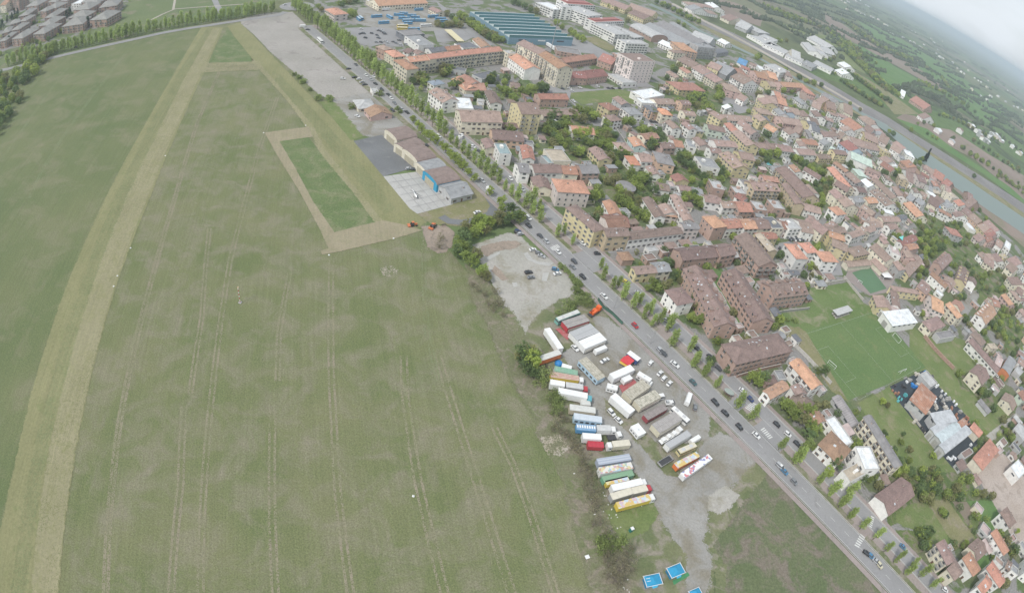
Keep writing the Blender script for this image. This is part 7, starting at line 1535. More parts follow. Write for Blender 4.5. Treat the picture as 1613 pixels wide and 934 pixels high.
# farmland out to the horizon: patchwork of fields
def farmland():
    m, nt, p = nodes('farmland'); geo = N(nt, 'ShaderNodeNewGeometry').outputs['Position']
    mp_ = N(nt, 'ShaderNodeMapping'); mp_.inputs['Rotation'].default_value = (0, 0, R(38)); mp_.inputs['Scale'].default_value = (.0011, .0032, 0)
    nt.links.new(geo, mp_.inputs[0])
    vo = N(nt, 'ShaderNodeTexVoronoi'); vo.inputs['Scale'].default_value = 1.; nt.links.new(mp_.outputs[0], vo.inputs['Vector'])
    sx = N(nt, 'ShaderNodeSeparateColor'); nt.links.new(vo.outputs['Color'], sx.inputs[0])
    col = ramp(nt, sx.outputs[0], [(0., (.10, .15, .06)), (.25, (.13, .19, .07)), (.45, (.21, .175, .14)), (.62, (.16, .18, .09)), (.8, (.085, .11, .055)), (1., (.14, .17, .08))])
    col = mixc(nt, ramp(nt, noise(nt, geo, .004, 8, .7, .8), [(.52, 0.), (.6, .85)]), col, (.06, .075, .045))
    col = mixc(nt, 1., col, ramp(nt, noise(nt, geo, .05, 6, .7), [(.3, .75), (.7, 1.2)]), 'MULTIPLY')
    nt.links.new(col, p.inputs['Base Color']); p.inputs['Roughness'].default_value = 1; p.inputs['Specular IOR Level'].default_value = .1; return m
FARM = farmland()
gm = bpy.data.meshes.new('ground'); q = 60000
gl = [-q, -30000, -15000, -8000, -4000, -2000, -1200, -800, -400, -200, 0, 200, 400, 600, 800, 1000, 1300, 1700, 2500, 4000, 8000, 15000, 30000, q]; gn = len(gl)
gm.from_pydata([(a, b, 0) for b in gl for a in gl], [], [(j*gn+i, j*gn+i+1, (j+1)*gn+i+1, (j+1)*gn+i) for j in range(gn-1) for i in range(gn-1)]); gm.materials.append(FARM); link('ground', gm, kind='structure')
LV = .03
nsheet = 0
for ln in POLYS.strip().split('\n'):
    nm, col, lev, rest = ln.split(' ', 3)
    nsheet += 1
    sheet(nm, P2(rest), int(lev)*LV+nsheet*.0002, gmat(col))
def strip(name, pts, w, z, mat, off=0., kind='structure'):
    P = [Vector((a, b)) for a, b in pts]; mb = MB(); V = []
    for i, p in enumerate(P):
        d = (P[min(i+1, len(P)-1)]-P[max(i-1, 0)]).normalized(); n = Vector((-d.y, d.x))
        V.append((p+n*(off-w/2), p+n*(off+w/2)))
    for (a, b), (c, d) in zip(V, V[1:]): mb.poly([(a.x, a.y, z), (c.x, c.y, z), (d.x, d.y, z), (b.x, b.y, z)], mat)
    return mb.build(name, kind=kind)
for i, ln in enumerate(TRACKS.strip().split('\n')):
    nm, w, gap, col, rest = ln.split(' ', 4); pts = P2(rest); w = float(w); gap = float(gap)
    for off in ((-gap/2, gap/2) if gap else (0,)): strip(nm, pts, w, (8*LV if 'lane' in nm or 'joint' in nm else 2.9*LV)+i*.0006, gmat(col), off)
# main road in its own axis: s along, t across (t > 0 towards the airfield)
RC, RD, RN = Vector((18.84, 258.37)), Vector((.698155, -.715947)), Vector((-.715947, -.698155))
def RP(s, t): return RC+RD*s+RN*t
NB = [0]
def band(name, s0, s1, t0, t1, z, mat, kind='structure'):
    NB[0] += 1; z += NB[0]*.0006
    P = [RP(s0, t0), RP(s1, t0), RP(s1, t1), RP(s0, t1)]; return sheet(name, [(p.x, p.y) for p in P], z, mat, kind)
band('median_ground', -395, 420, -7.2, -.2, 9*LV, gmat('paving'))
for i, (a, b) in enumerate(((-380, -150), (-140, -60), (-50, 8), (26, 70), (78, 118), (126, 134), (152, 196), (206, 250), (262, 330), (340, 400))):
    band('median_verge', a, b, -2.4, -.5, 9.4*LV, gmat('meadowworn'))
band('main_road', -395, 420, 0, 10.6, 9*LV, gmat('asphalt'))
band('service_road', -170, 420, -15.5, -7.3, 9*LV, gmat('asphalt'))
band('service_pavement', -165, 420, -18, -15.6, 9.2*LV, gmat('paving'))
band('bicycle_path', -120, 420, 11.6, 14.2, 9.2*LV, gmat('paving'))
band('road_verge', -390, -120, 10.8, 15, 8.6*LV, gmat('meadowworn'))
for i, (a, b) in enumerate(((9, 25), (119, 125), (135, 151))): band('road_crossing', a, b, -7.25, -.1, 9.8*LV, gmat('asphalt'))
def kerb(s0, s1, t, n='kerb'):
    mb = MB(); c = RP((s0+s1)/2, t); mb.box((c.x, c.y, 11*LV), (s1-s0, .3, .14), plain('kerb_stone', (.40, .38, .36), .9), math.atan2(RD.y, RD.x)); mb.build(n, kind='structure')
kerb(-380, 420, 11.1); kerb(26, 118, -.15); kerb(152, 420, -.15); kerb(-380, 8, -.15); kerb(-165, 8, -7.25); kerb(26, 118, -7.25); kerb(152, 420, -7.25); kerb(-165, 420, -15.6)
mk = MB()
for s in range(-380, 420, 9): 
    a, b = RP(s, 5.3), RP(s+3, 5.3); n = RN*.07
    mk.poly([(a.x-n.x, a.y-n.y, 10.4*LV), (b.x-n.x, b.y-n.y, 10.4*LV), (b.x+n.x, b.y+n.y, 10.4*LV), (a.x+n.x, a.y+n.y, 10.4*LV)], gmat('markwhite'))
for t in (.5, 10.2, -7.7, -15.1):
    a, b = RP(-380 if t > 0 else -165, t), RP(420, t); n = RN*.06
    mk.poly([(a.x-n.x, a.y-n.y, 10.4*LV), (b.x-n.x, b.y-n.y, 10.4*LV), (b.x+n.x, b.y+n.y, 10.4*LV), (a.x+n.x, a.y+n.y, 10.4*LV)], gmat('markwhite'))
mk.build('road_markings', kind='structure')
for nm in ('zebra', 'zebra2', 'zebra3', 'zebra4', 'zebra5'):
    a, b, c, d = [Vector(p) for p in ANCHORS[nm]]; mb = MB(); n = 6
    if (b-a).length < (c-b).length: a, b, c, d = b, c, d, a
    for i in range(n):
        u0, u1 = (i+.2)/n, (i+.75)/n
        Q = [a.lerp(b, u0), a.lerp(b, u1), d.lerp(c, u1), d.lerp(c, u0)]
        mb.poly([(p.x, p.y, 11.2*LV) for p in Q], gmat('markwhite'))
    mb.build('road_zebra_crossing', kind='structure')
# avenue beyond the airfield with its road, the roundabout
NW = [(-720, 250), (-560, 318)]
ra, rb, rcx = [Vector(p) for p in ANCHORS['roundabout']]; rr = (rb-ra).length
rb_ = MB(); n = 32
rb_.poly([(ra.x+rr*math.cos(t*2*math.pi/n), ra.y+rr*math.sin(t*2*math.pi/n), 12*LV) for t in range(n)], gmat('meadow')); rb_.build('roundabout_grass', kind='structure')
rb_ = MB()
for t in range(n):
    a0, a1 = t*2*math.pi/n, (t+1)*2*math.pi/n
    rb_.poly([(ra.x+r_*math.cos(a), ra.y+r_*math.sin(a), z_) for (r_, a, z_) in ((rr, a0, .37), (rr+.6, a0, .37), (rr+.6, a1, .37), (rr, a1, .37))], plain('kerb_stone', (.4, .38, .36)))
rb_.build('roundabout_kerb', kind='structure')
sheet('roundabout_road', [(ra.x+(rr+11)*math.cos(t*2*math.pi/n), ra.y+(rr+11)*math.sin(t*2*math.pi/n)) for t in range(n)], 10*LV, gmat('asphalt'))

# ------------------------------------------------------------------ buildings
STO = {1: 'one-storey', 2: 'two-storey', 3: 'three-storey', 4: 'four-storey', 5: 'five-storey', 6: 'six-storey', 7: 'seven-storey', 8: 'eight-storey'}
WN = dict(pinkw='pinkish white', greyw='pale grey', greyb='dark grey', lightblue='light blue', palegreen='pale green', tealw='pale teal')
RN_ = dict(hangarbrown='brown', dullgrey='dull grey', pink='faded brown', orangebrown='orange brown', brightorange='bright orange', redbrown='red brown', greyw='pale grey', greyb='dark grey', blueroof='blue', redroof='red striped',
    pgreen='pale green', pinkroof='dull pink', metalb='bluish metal', stripe='ribbed grey', metal='grey metal', rust='rusty')
WIN = {}
def win_mesh(style, w=.95, h=1.3):
    if (style, w, h) in WIN: return WIN[(style, w, h)]
    mb = MB(); t = .07
    mb.box((0, .0, 0), (w, .05, h), GLASS)
    for sx in (-1, 1): mb.box((sx*(w/2+t/2), .02, 0), (t, .1, h+2*t), FRAME)
    for sz in (-1, 1): mb.box((0, .02, sz*(h/2+t/2)), (w, .1, t), FRAME)
    if style < 3:
        for sx in (-1, 1): mb.box((sx*(w/2+t+.27), .03, 0), (.5, .05, h), SHUT[style])
    WIN[(style, w, h)] = mb; return mb
def addmb(dst, src, loc, rz):
    ca, sa = math.cos(rz), math.sin(rz); b = len(dst.v); mm = [dst.mi(m) for m in src.mats]
    dst.v += [(loc[0]+x*ca-y*sa, loc[1]+x*sa+y*ca, loc[2]+z) for x, y, z in src.v]
    dst.f += [tuple(b+i for i in f) for f in src.f]; dst.m += [mm[k] for k in src.m]
WME = {}
DARKWIN = {}
def building(rec):
    x, y, rz, L, Wd, h, ty, rf, wl, fl, nm, lab = rec
    x, y, rz, L, Wd, h = map(float, (x, y, rz, L, Wd, h))
    rng = random.Random(int(x*10)*7919+int(y*10))
    storeys = max(1, min(8, round(h/3.05)))
    near = math.hypot(x, y, 175) < 330
    rooft = {'g': 'gabled', 'h': 'hipped', 'f': 'flat', 's': 'sloping', 'a': 'arched'}[ty]
    cat = nm.replace('_', ' ').replace('workshop building', 'workshop')
    desc = lab or f"{WN.get(wl, wl)} {STO[storeys]} {cat} with {RN_.get(rf, rf)} {rooft} roof"
    if nm == 'garden_shed': desc = f"{WN.get(wl, wl)} garden shed with {RN_.get(rf, rf)} roof"
    base = thing(nm, cat.split()[-1] if 'build' not in cat else 'building', desc, x, y, rz, 0, unique=bool(lab))
    base['category'] = {'terraced house': 'row house', 'apartment building': 'apartment block'}.get(cat, cat)
    hl, hw = L/2, Wd/2; wm, rm = wmat(wl), rmat(rf); e0 = -.3
    rise = 0
    ov = .45 if ty in 'ghs' else .0
    slope = math.tan(R(21 if wl != 'brick' else 24))
    if ty in 'gh': rise = hw*slope
    if rf in ('metal', 'metalb', 'rust') and ty == 'g': rise = hw*.18
    if ty == 's': rise = Wd*.09
    if ty == 'a': rise = Wd*(.11 if nm == 'hangar' else .17)
    w = MB()
    C = [(-hl, -hw), (hl, -hw), (hl, hw), (-hl, hw)]
    for i in range(4):
        a, b = C[i], C[(i+1) % 4]
        top = [(b[0], b[1], h), (a[0], a[1], h)]
        if ty == 'g' and i in (1, 3): top = [(b[0], b[1], h), (a[0], 0, h+rise-.05), (a[0], a[1], h)]
        if ty == 's':
            za = h+(rise if a[1] > 0 else 0); zb = h+(rise if b[1] > 0 else 0); top = [(b[0], b[1], zb-.02), (a[0], a[1], za-.02)]
        if ty == 'a' and i in (1, 3):
            n = 8; top = [(a[0], b[1]*math.cos(math.pi*k/n), h+(rise-.05)*math.sin(math.pi*k/n)) for k in range(n+1)]
        if ty == 'f': top = [(b[0], b[1], h+.5), (a[0], a[1], h+.5)]
        w.poly([(a[0], a[1], e0), (b[0], b[1], e0)]+top, wm)
    w.build('wall', base)
    r = MB(); th = .18
    X, Y = hl+ov, hw+ov; dz = ov*slope if ty in 'gh' else 0
    if ty == 'g':
        dz = ov*rise/hw
        for s in (-1, 1):
            a = [(-X, s*Y, h-dz), (X, s*Y, h-dz), (X, 0, h+rise), (-X, 0, h+rise)]
            if s > 0: a = a[::-1]
            r.poly(a+[(p[0], p[1], p[2]+th) for p in a], rm, [(0, 3, 2, 1), (4, 5, 6, 7), (0, 1, 5, 4), (1, 2, 6, 5), (2, 3, 7, 6), (3, 0, 4, 7)])
        r.box((0, 0, h+rise+th), (2*X, .35, .16), rm)
    elif ty == 'h':
        rl = max(0., hl-hw); rw = 0. if hl >= hw else hw-hl; k = min(hl, hw)*slope; rise = k; z0 = h-dz; z1 = h+k
        A = [(-X, -Y, z0), (X, -Y, z0), (X, Y, z0), (-X, Y, z0)]
        if hl >= hw: T_ = [(-rl, 0, z1), (rl, 0, z1)]; F = [(0, 1, 5, 4), (1, 2, 5), (2, 3, 4, 5), (3, 0, 4)]
        else: T_ = [(0, -rw, z1), (0, rw, z1)]; F = [(0, 1, 4), (1, 2, 5, 4), (2, 3, 5), (3, 0, 4, 5)]
        r.poly([(p[0], p[1], p[2]+th) for p in A+T_], rm, F)
        r.poly([(p[0], p[1], p[2]) for p in A]+[(p[0], p[1], p[2]+th) for p in A], rm, [(3, 2, 1, 0), (0, 1, 5, 4), (1, 2, 6, 5), (2, 3, 7, 6), (3, 0, 4, 7)])
        for a, b in ((0, 4), (1, 5), (2, 5), (3, 4)) if hl >= hw else ((0, 4), (1, 4), (2, 5), (3, 5)):
            V = (A+T_); p, q_ = V[a], V[b]; r.tube((p[0], p[1], p[2]+th), (q_[0], q_[1], q_[2]+th), .14, .14, rm, 4)
    elif ty == 's':
        a = [(-X, -Y, h), (X, -Y, h), (X, Y, h+rise), (-X, Y, h+rise)]
        r.poly(a+[(p[0], p[1], p[2]+.15) for p in a], rm, [(0, 3, 2, 1), (4, 5, 6, 7), (0, 1, 5, 4), (1, 2, 6, 5), (2, 3, 7, 6), (3, 0, 4, 7)])
    elif ty == 'a':
        n = 10; ring = [(hw*1.02*math.cos(math.pi*k/n), h+(rise+.12)*math.sin(math.pi*k/n)) for k in range(n+1)]
        for (y0, z0), (y1, z1) in zip(ring, ring[1:]): r.poly([(-hl-.2, y0, z0), (-hl-.2, y1, z1), (hl+.2, y1, z1), (hl+.2, y0, z0)], rm)
    else:
        r.box((0, 0, h+.08), (L-.5, Wd-.5, .16), rm)
    roof = r.build('roof', base)
    if ty == 'f':                                                   # parapet coping and roof plant
        pc = MB(); pm = plain('parapet_coping', (.50, .49, .47), .8)
        for s in (-1, 1): pc.box((0, s*(hw-.15), h+.56), (L+.1, .36, .12), pm); pc.box((s*(hl-.15), 0, h+.56), (.36, Wd-.5, .12), pm)
        pc.build('parapet', base)
        if min(L, Wd) > 6 and h > 5.5:
            pb = MB(); pb.box((rng.uniform(-.3, .3)*L, rng.uniform(-.2, .2)*Wd, h+.9), (min(3, L*.2), min(2.5, Wd*.25), 1.5), wm); pb.build('roof_hut', roof)
    if rf == 'redroof':
        q_ = MB(); q_.box((0, 0, h+.75), (L*.85, Wd*.35, 1.1), plain('red_plant_roof', (.34, .13, .11))); q_.build('plant_room', roof)
    # chimneys, skylights, dormers
    if ty in 'gh' and 'N' not in fl and rf != 'greyw':
        nc = 1+(L > 14)+(L > 24)+(rng.random() < .4)
        for i in range(nc):
            cx = rng.uniform(-.38, .38)*L if nc == 1 else (-.38+.76*(i+rng.uniform(.1, .6))/nc)*L; s = rng.choice((-1, 1)); cy = s*rng.uniform(.12, .5)*hw
            if ty == 'h': cx *= .5; cy *= .6
            zr = h+rise-abs(cy)*slope
            c = MB(); sz = rng.uniform(.5, .8); c.box((0, 0, .35), (sz, sz, 1.5), CHIM); c.box((0, 0, 1.14), (sz+.2, sz+.2, .1), rm)
            o = c.build('chimney', roof); o.location = (cx, cy, zr)
    if ty in 'gh' and ('D' in fl or (rng.random() < .45 and h > 4)) and 'H' not in fl:
        for i in range(int(L/6)+1 if 'D' in fl else rng.choice((1, 2, 3))):
            s = rng.choice((-1, 1)); cy = s*rng.uniform(.3, .6)*hw; cx = rng.uniform(-.36, .36)*L
            if ty == 'h': cx *= .45; cy *= .8
            c = MB(); c.box((0, 0, .12), (.8, 1., .14), SKYL); o = c.build('skylight', roof)
            o.location = (cx, cy, h+rise-abs(cy)*slope+th); o.rotation_euler = (-s*math.atan(slope), 0, 0)
    if 'D' in fl and L > 12 and ty == 'g':                          # dormers / cut-in terraces
        n = max(2, int(L/7))
        for i in range(n):
            for s in ((-1, 1) if 'T' in fl or n < 5 else (-1,)):
                cx = -hl+(i+.5)*L/n; c = MB(); zz = h+.25*rise
                c.box((0, 0, .75), (2.6, 2.2, 1.5), wm); c.box((0, -s*0, 1.56), (3., 2.6, .14), rm); c.box((0, s*1.12, .8), (1.4, .06, 1.), GLASS)
                o = c.build('dormer', roof); o.location = (cx, s*hw*.72, zz)
    # windows
    if 'N' not in fl:
        style = rng.choice((0, 0, 1, 2, 3)) if storeys < 5 else 3
        wm_ = win_mesh(style)
        if 'R' in fl:
            wm_ = WIN.get('strip')
            if not wm_:
                wm_ = MB(); wm_.box((0, 0, 0), (3.4, .1, 1.3), GLASS); wm_.box((0, .03, -.72), (3.6, .16, .12), FRAME); WIN['strip'] = wm_
        allw = MB(); bal = []
        sp = 4.2 if 'R' in fl else (3.1 if 'B' in fl else 3.4)
        for i in range(4):
            ln = L if i in (0, 2) else Wd; hf = hw if i in (0, 2) else hl
            if 'W' in fl and i == 1: continue
            n = int((ln-.8)/(sp*(1 if i in (0, 2) else 1.5)))
            if n < 1: n = 1 if ln > 2.5 else 0
            az = (math.pi, -math.pi/2, 0, math.pi/2)[i]             # outward = +y of window
            nx, ny = ((0, -1), (1, 0), (0, 1), (-1, 0))[i]
            for fl_ in range(storeys):
                for j in range(n):
                    if rng.random() < .14: continue
                    u = (j+.5)/n*ln-ln/2; z = 1.55+fl_*(h/storeys)
                    if z > h-.8: continue
                    px_, py_ = (u, ny*(hf+.02)) if i in (0, 2) else (nx*(hf+.02), u)
                    if fl_ == 0 and j == n//2 and i == 0:
                        d = MB(); d.box((0, 0, 0), (1.1, .1, 2.2), DOORM); o = d.build('door', base); o.location = (px_, py_, 1.1); continue
                    if near and 'R' not in fl:
                        if style not in WME: WME[style] = wm_.mesh('window')
                        o = link('window', WME[style], base, loc=(px_, py_, z), rz=az)
                    else: addmb(allw, wm_, (px_, py_, z), az)
                    if 'B' in fl and fl_ > 0 and i in (0, 2) and j % 2 == 0: bal.append((px_, py_, z-1.25, az, 2.6))
                    elif 'B' in fl and fl_ > 0 and 'brick' == wl and i in (1, 3): bal.append((px_, py_, z-1.25, az, sp))
        if allw.v:
            o = allw.build('window', base)
            if len(allw.v) > 66: o['kind'] = 'stuff'
        if bal:
            b0 = MB(); me = {}
            for (bx, by, bz, az, bw) in bal:
                if bw not in me:
                    m_ = MB(); m_.box((0, .6, 0), (bw, 1.2, .16), SLAB); m_.box((0, 1.18, .55), (bw, .06, .9), RAIL)
                    for s in (-1, 1): m_.box((s*bw/2, .6, .55), (.06, 1.2, .9), RAIL)
                    me[bw] = m_.mesh('balcony')
                link('balcony', me[bw], base, loc=(bx, by, bz), rz=az)
    elif nm in ('hangar', 'warehouse', 'factory', 'garage', 'gymnasium', 'supermarket'):
        dm = plain('grey_door', (.34, .33, .31), .6) if nm != 'hangar' else plain('cream_door', (.42, .38, .28), .7)
        hd = min(h-.8, 4.2); wd = min(Wd*.6, 14) if nm == 'hangar' else min(4., Wd*.5)
        for s in (-1, 1):
            d = MB(); d.box((0, 0, hd/2), (.12, wd, hd), dm)
            for k in range(5): d.box((s*.08, -wd/2+wd*k/4, hd/2), (.08, .12, hd), FRAME)
            o = d.build('door', base); o.location = (s*(hl+.03), 0, 0)
        nwin = int(L/6)
        for i in range(nwin):
            for s in (-1, 1):
                d = MB(); d.box((0, 0, 0), (2.6, .08, .9), GLASS); o = d.build('window', base); o.location = (-hl+(i+.5)*L/nwin, s*(hw+.03), h-1.1)
    return base
for ln in BUILDINGS.strip().split('\n'): building(ln.split('|'))

# blue factory with sawtooth roof
def rect3(P):
    p = [Vector(q) for q in P]; a = (p[1]-p[0]); L = a.length; a.normalize(); n = Vector((-a.y, a.x)); w = (p[2]-p[1]).dot(n)
    c = (p[0]+p[1])/2+n*w/2; return c.x, c.y, math.atan2(a.y, a.x), L, abs(w)
x, y, rz, L, Wd = rect3(ANCHORS['sawtooth'])
o = thing('factory', 'factory', 'blue factory with eight rows of teal sawtooth roof lights', x, y, rz, unique=True)
h = 7.5; BL = plain('blue_cladding', (.20, .32, .40), .5); TE = plain('teal_glazing', (.09, .22, .24), .3); LB = plain('pale_ridge', (.55, .63, .64), .5)
w = MB(); w.box((0, 0, h/2), (L, Wd, h), BL); w.build('wall', o)
n = 8
for i in range(n):
    x0 = -L/2+i*L/n; x1 = x0+L/n; m = MB(); s0, s1 = -Wd/2, Wd/2
    m.poly([(x1, s0, h+.05), (x1, s1, h+.05), (x1, s1, h+3), (x1, s0, h+3)], TE)
    m.poly([(x0, s0, h+.05), (x1, s0, h+3), (x1, s1, h+3), (x0, s1, h+.05)], plain('factory_roof_sheet', (.27, .335, .35), .6))
    m.poly([(x0, s0, h+.05), (x1, s0, h+.05), (x1, s0, h+3)], LB); m.poly([(x0, s1, h+.05), (x1, s1, h+.05), (x1, s1, h+3)], LB)
    m.box((x1-.3, 0, h+3.05), (.9, Wd, .25), LB); m.build('sawtooth_roof', o)
for k in range(3):
    d = MB(); d.box((0, 0, 0), (.1, 9, 1.4), WHITE if k == 1 else GLASS); q_ = d.build('window' if k != 1 else 'sign', o); q_.location = (L/2+.05, (-.3+.3*k)*Wd, 5)
for k in range(26):
    d = MB(); d.box((0, 0, 2.2), (.3, .25, 4.4), plain('pale_post', (.5, .52, .52))); q_ = d.build('post', o); q_.location = (-L/2+(k+.5)*L/26, -Wd/2-.2, 0)

# ------------------------------------------------------------------ trees
LEAFC = {'poplar': ((.46, .55, .19), (.33, .42, .15)), 'round': ((.39, .47, .14), (.26, .33, .10)), 'shrub': ((.35, .42, .15), (.24, .30, .12)),
         'dark': ((.09, .14, .08), (.055, .09, .06)), 'cypress': ((.05, .08, .045), (.035, .055, .035)), 'redround': ((.12, .045, .05), (.07, .03, .035)),
         'bare': ((.34, .31, .21), (.26, .24, .15)), 'fresh': ((.48, .56, .15), (.34, .42, .12)), 'olive': ((.38, .38, .17), (.28, .28, .14)),
         'deep': ((.24, .32, .13), (.155, .22, .10))}
def leafmat(k):
    n = f'{k}_leaves'
    if n in MATS: return MATS[n]
    m, nt, p = nodes(n); geo = N(nt, 'ShaderNodeNewGeometry'); a, b = LEAFC[k]
    col = mixc(nt, geo.outputs['Random Per Island'], a, b)
    rnd = N(nt, 'ShaderNodeObjectInfo').outputs['Random']
    hs = N(nt, 'ShaderNodeHueSaturation'); mr = N(nt, 'ShaderNodeMapRange'); mr.inputs['To Min'].default_value = .8; mr.inputs['To Max'].default_value = 1.2
    nt.links.new(rnd, mr.inputs[0]); nt.links.new(mr.outputs[0], hs.inputs['Value']); nt.links.new(col, hs.inputs['Color']); col = hs.outputs[0]
    nt.links.new(col, p.inputs['Base Color']); p.inputs['Roughness'].default_value = .8; p.inputs['Specular IOR Level'].default_value = .2
    tr = N(nt, 'ShaderNodeBsdfTranslucent'); nt.links.new(col, tr.inputs[0]); ms = N(nt, 'ShaderNodeMixShader'); ms.inputs[0].default_value = .5
    nt.links.new(p.outputs[0], ms.inputs[1]); nt.links.new(tr.outputs[0], ms.inputs[2]); nt.links.new(ms.outputs[0], nt.nodes['Material Output'].inputs[0])
    MATS[n] = m; return m
def crown_mesh(kind, h, seed, lite=1.):
    rng = random.Random(seed); mb = MB(); lm = leafmat(kind); k0 = {'fresh': 'round', 'olive': 'round', 'deep': 'round', 'redround': 'round', 'dark': 'dark'}.get(kind, kind)
    cl = []
    if k0 == 'poplar':
        R0 = h*(.15 if h > 13 else .175)
        for i in range(34):
            t = rng.random(); z = h*(.24+.74*t); rr_ = R0*(1-abs(t-.38)**1.5*1.35)*rng.uniform(.25, 1.0); a = rng.uniform(0, 6.283)
            cl.append((rr_*math.cos(a), rr_*math.sin(a), z, h*.07*rng.uniform(.7, 1.3)))
        nl, ls = 22, h*.036
    elif k0 == 'cypress':
        for i in range(46):
            t = rng.random(); z = h*(.05+.93*t); rr_ = h*.14*(1-t)**.7*rng.uniform(.2, 1); a = rng.uniform(0, 6.283); cl.append((rr_*math.cos(a), rr_*math.sin(a), z, h*.045))
        nl, ls = 26, h*.03
    elif k0 == 'shrub':
        for i in range(18):
            a = rng.uniform(0, 6.283); r_ = h*.6*rng.random()**.5; cl.append((r_*math.cos(a), r_*math.sin(a), h*rng.uniform(.15, .85)*(1-.4*r_/h), h*.2))
        nl, ls = 26, .30
    elif k0 == 'bare':
        for i in range(22):
            a = rng.uniform(0, 6.283); r_ = h*.5*rng.random()**.5; cl.append((r_*math.cos(a), r_*math.sin(a), h*rng.uniform(.3, .95), h*.16))
        nl, ls = 9, .22
    elif k0 == 'dark':
        for i in range(44):
            t = rng.random(); z = h*(.12+.86*t); rr_ = h*.30*(1-t)**.8*rng.uniform(.3, 1); a = rng.uniform(0, 6.283); cl.append((rr_*math.cos(a), rr_*math.sin(a), z, h*.07))
        nl, ls = 24, h*.035
    else:
        lobes = [(rng.uniform(-.22, .22)*h, rng.uniform(-.22, .22)*h, h*rng.uniform(.45, .72), h*rng.uniform(.2, .32)) for _ in range(6)]
        for i in range(52):
            lx, ly, lz, lr = rng.choice(lobes); d = Vector((rng.gauss(0, 1), rng.gauss(0, 1), rng.gauss(0, 1))); d.normalize()
            d *= lr*rng.uniform(.6, 1.05); cl.append((lx+d.x, ly+d.y, max(h*.18, lz+d.z*.9), h*.075*rng.uniform(.7, 1.4)))
        nl, ls = 24, max(.28, h*.042)
    nl = int(nl*lite)
    for (cx, cy, cz, cr_) in cl:
        for j in range(nl):
            p = Vector((cx+rng.gauss(0, cr_*.6), cy+rng.gauss(0, cr_*.6), cz+rng.gauss(0, cr_*(.95 if k0 == 'poplar' else .5))))
            a = Vector((rng.gauss(0, 1), rng.gauss(0, 1), rng.gauss(0, .7))).normalized(); b = a.cross(Vector((rng.gauss(0, 1), rng.gauss(0, 1), rng.gauss(0, 1)))).normalized()
            s = ls*rng.uniform(.6, 1.3); a *= s; b *= s*.7
            mb.poly([p-a, p+b*.9, p+a, p-b*.9], lm)
    return mb.mesh('crown')
def trunk_mesh(kind, h, seed):
    rng = random.Random(seed); mb = MB(); r = h*.018+.05; top = h*(.9 if kind == 'poplar' else .6)
    if kind in ('shrub',): top = h*.5; r = .06
    pts = [Vector((0, 0, -.2))]; n = 4
    for i in range(1, n+1): pts.append(Vector((rng.uniform(-.02, .02)*h, rng.uniform(-.02, .02)*h, top*i/n)))
    for i in range(n): mb.tube(pts[i], pts[i+1], r*(1-i/n*.8), r*(1-(i+1)/n*.8), BARK, 6, i == 0)
    for i in range(14 if kind == 'bare' else 7):
        t = rng.uniform(.3, .85); p = Vector((0, 0, top*t)); a = rng.uniform(0, 6.283); l_ = h*rng.uniform(.14, .3)*(.6 if kind == 'poplar' else 1.2)
        q_ = p+Vector((math.cos(a)*l_, math.sin(a)*l_, l_*(1.5 if kind == 'poplar' else .8))); mb.tube(p, q_, r*.4, r*.12, BARK, 4)
        if kind == 'bare':
            for _ in range(3): mb.tube(q_, q_+Vector((rng.uniform(-.12, .12)*h, rng.uniform(-.12, .12)*h, rng.uniform(.05, .2)*h)), r*.15, r*.05, BARK, 3)
    return mb.mesh('trunk')
TN = {'poplar': ('poplar_tree', 'tree', 'slender light green poplar'), 'round': ('broadleaf_tree', 'tree', 'round broadleaf tree'), 'fresh': ('broadleaf_tree', 'tree', 'fresh yellow green broadleaf tree'),
      'olive': ('broadleaf_tree', 'tree', 'olive tinted broadleaf tree'), 'deep': ('broadleaf_tree', 'tree', 'dark green broadleaf tree'),
      'shrub': ('bush', 'bush', 'low green bush'), 'dark': ('conifer_tree', 'tree', 'dark conifer'), 'cypress': ('cypress_tree', 'tree', 'tall dark cypress'),
      'redround': ('red_leaved_tree', 'tree', 'small tree with dark red leaves'), 'bare': ('bare_bush', 'bush', 'brownish bare branched bush')}
protos = {}
FAR = []
ALLB = sorted((math.hypot(x, y)/float(l_.split(' ')[1])**.5, (x, y)) for l_ in TREES.strip().split('\n') if l_[:5] == 'round' for x, y in P2(l_.split(' ', 2)[2]))
MASS = {p for _, p in ALLB[290:]}
ntree = {}
for ln in TREES.strip().split('\n'):
    kind, h, rest = ln.split(' ', 2); h = float(h)
    for i, (x, y) in enumerate(P2(rest)):
        rng = random.Random(int(x*31+y*17)); kd = kind
        if kind == 'round': kd = rng.choice(('round', 'round', 'fresh', 'olive', 'deep', 'deep') if y > 60 else ('round', 'fresh'))
        if (x, y) in MASS or math.hypot(x, y) > 900: FAR.append((x, y, h*rng.uniform(.8, 1.2), kd)); continue
        hh = min((3.5, 5, 6.5, 8, 9.5, 11, 13), key=lambda q_: abs(q_-h)) if kd in ('round', 'fresh', 'olive', 'deep', 'dark', 'shrub', 'bare') else h
        v = rng.randrange(4 if kd == 'poplar' else 3); key = (kd, hh, v)
        nm, cat, desc = TN[kd]
        if key not in protos:
            protos[key] = (crown_mesh(kd, hh, hash(kd) % 1 + v*13+int(hh*10)), trunk_mesh(kd, hh, v*7+int(hh)))
        cm, tm = protos[key]; sc = rng.uniform(.75, 1.22)*h/hh
        if kind != 'shrub' and kd != 'bare': size = 'small ' if h*sc < 6 else ('large ' if h*sc > 10 and kd != 'poplar' else '')
        else: size = ''
        o = thing(nm, cat, size+desc, x, y, rng.uniform(0, 6.28)); o.scale = (sc*rng.uniform(.9, 1.1), sc*rng.uniform(.9, 1.1), sc)
        link('trunk', tm, o); link('crown', cm, o)
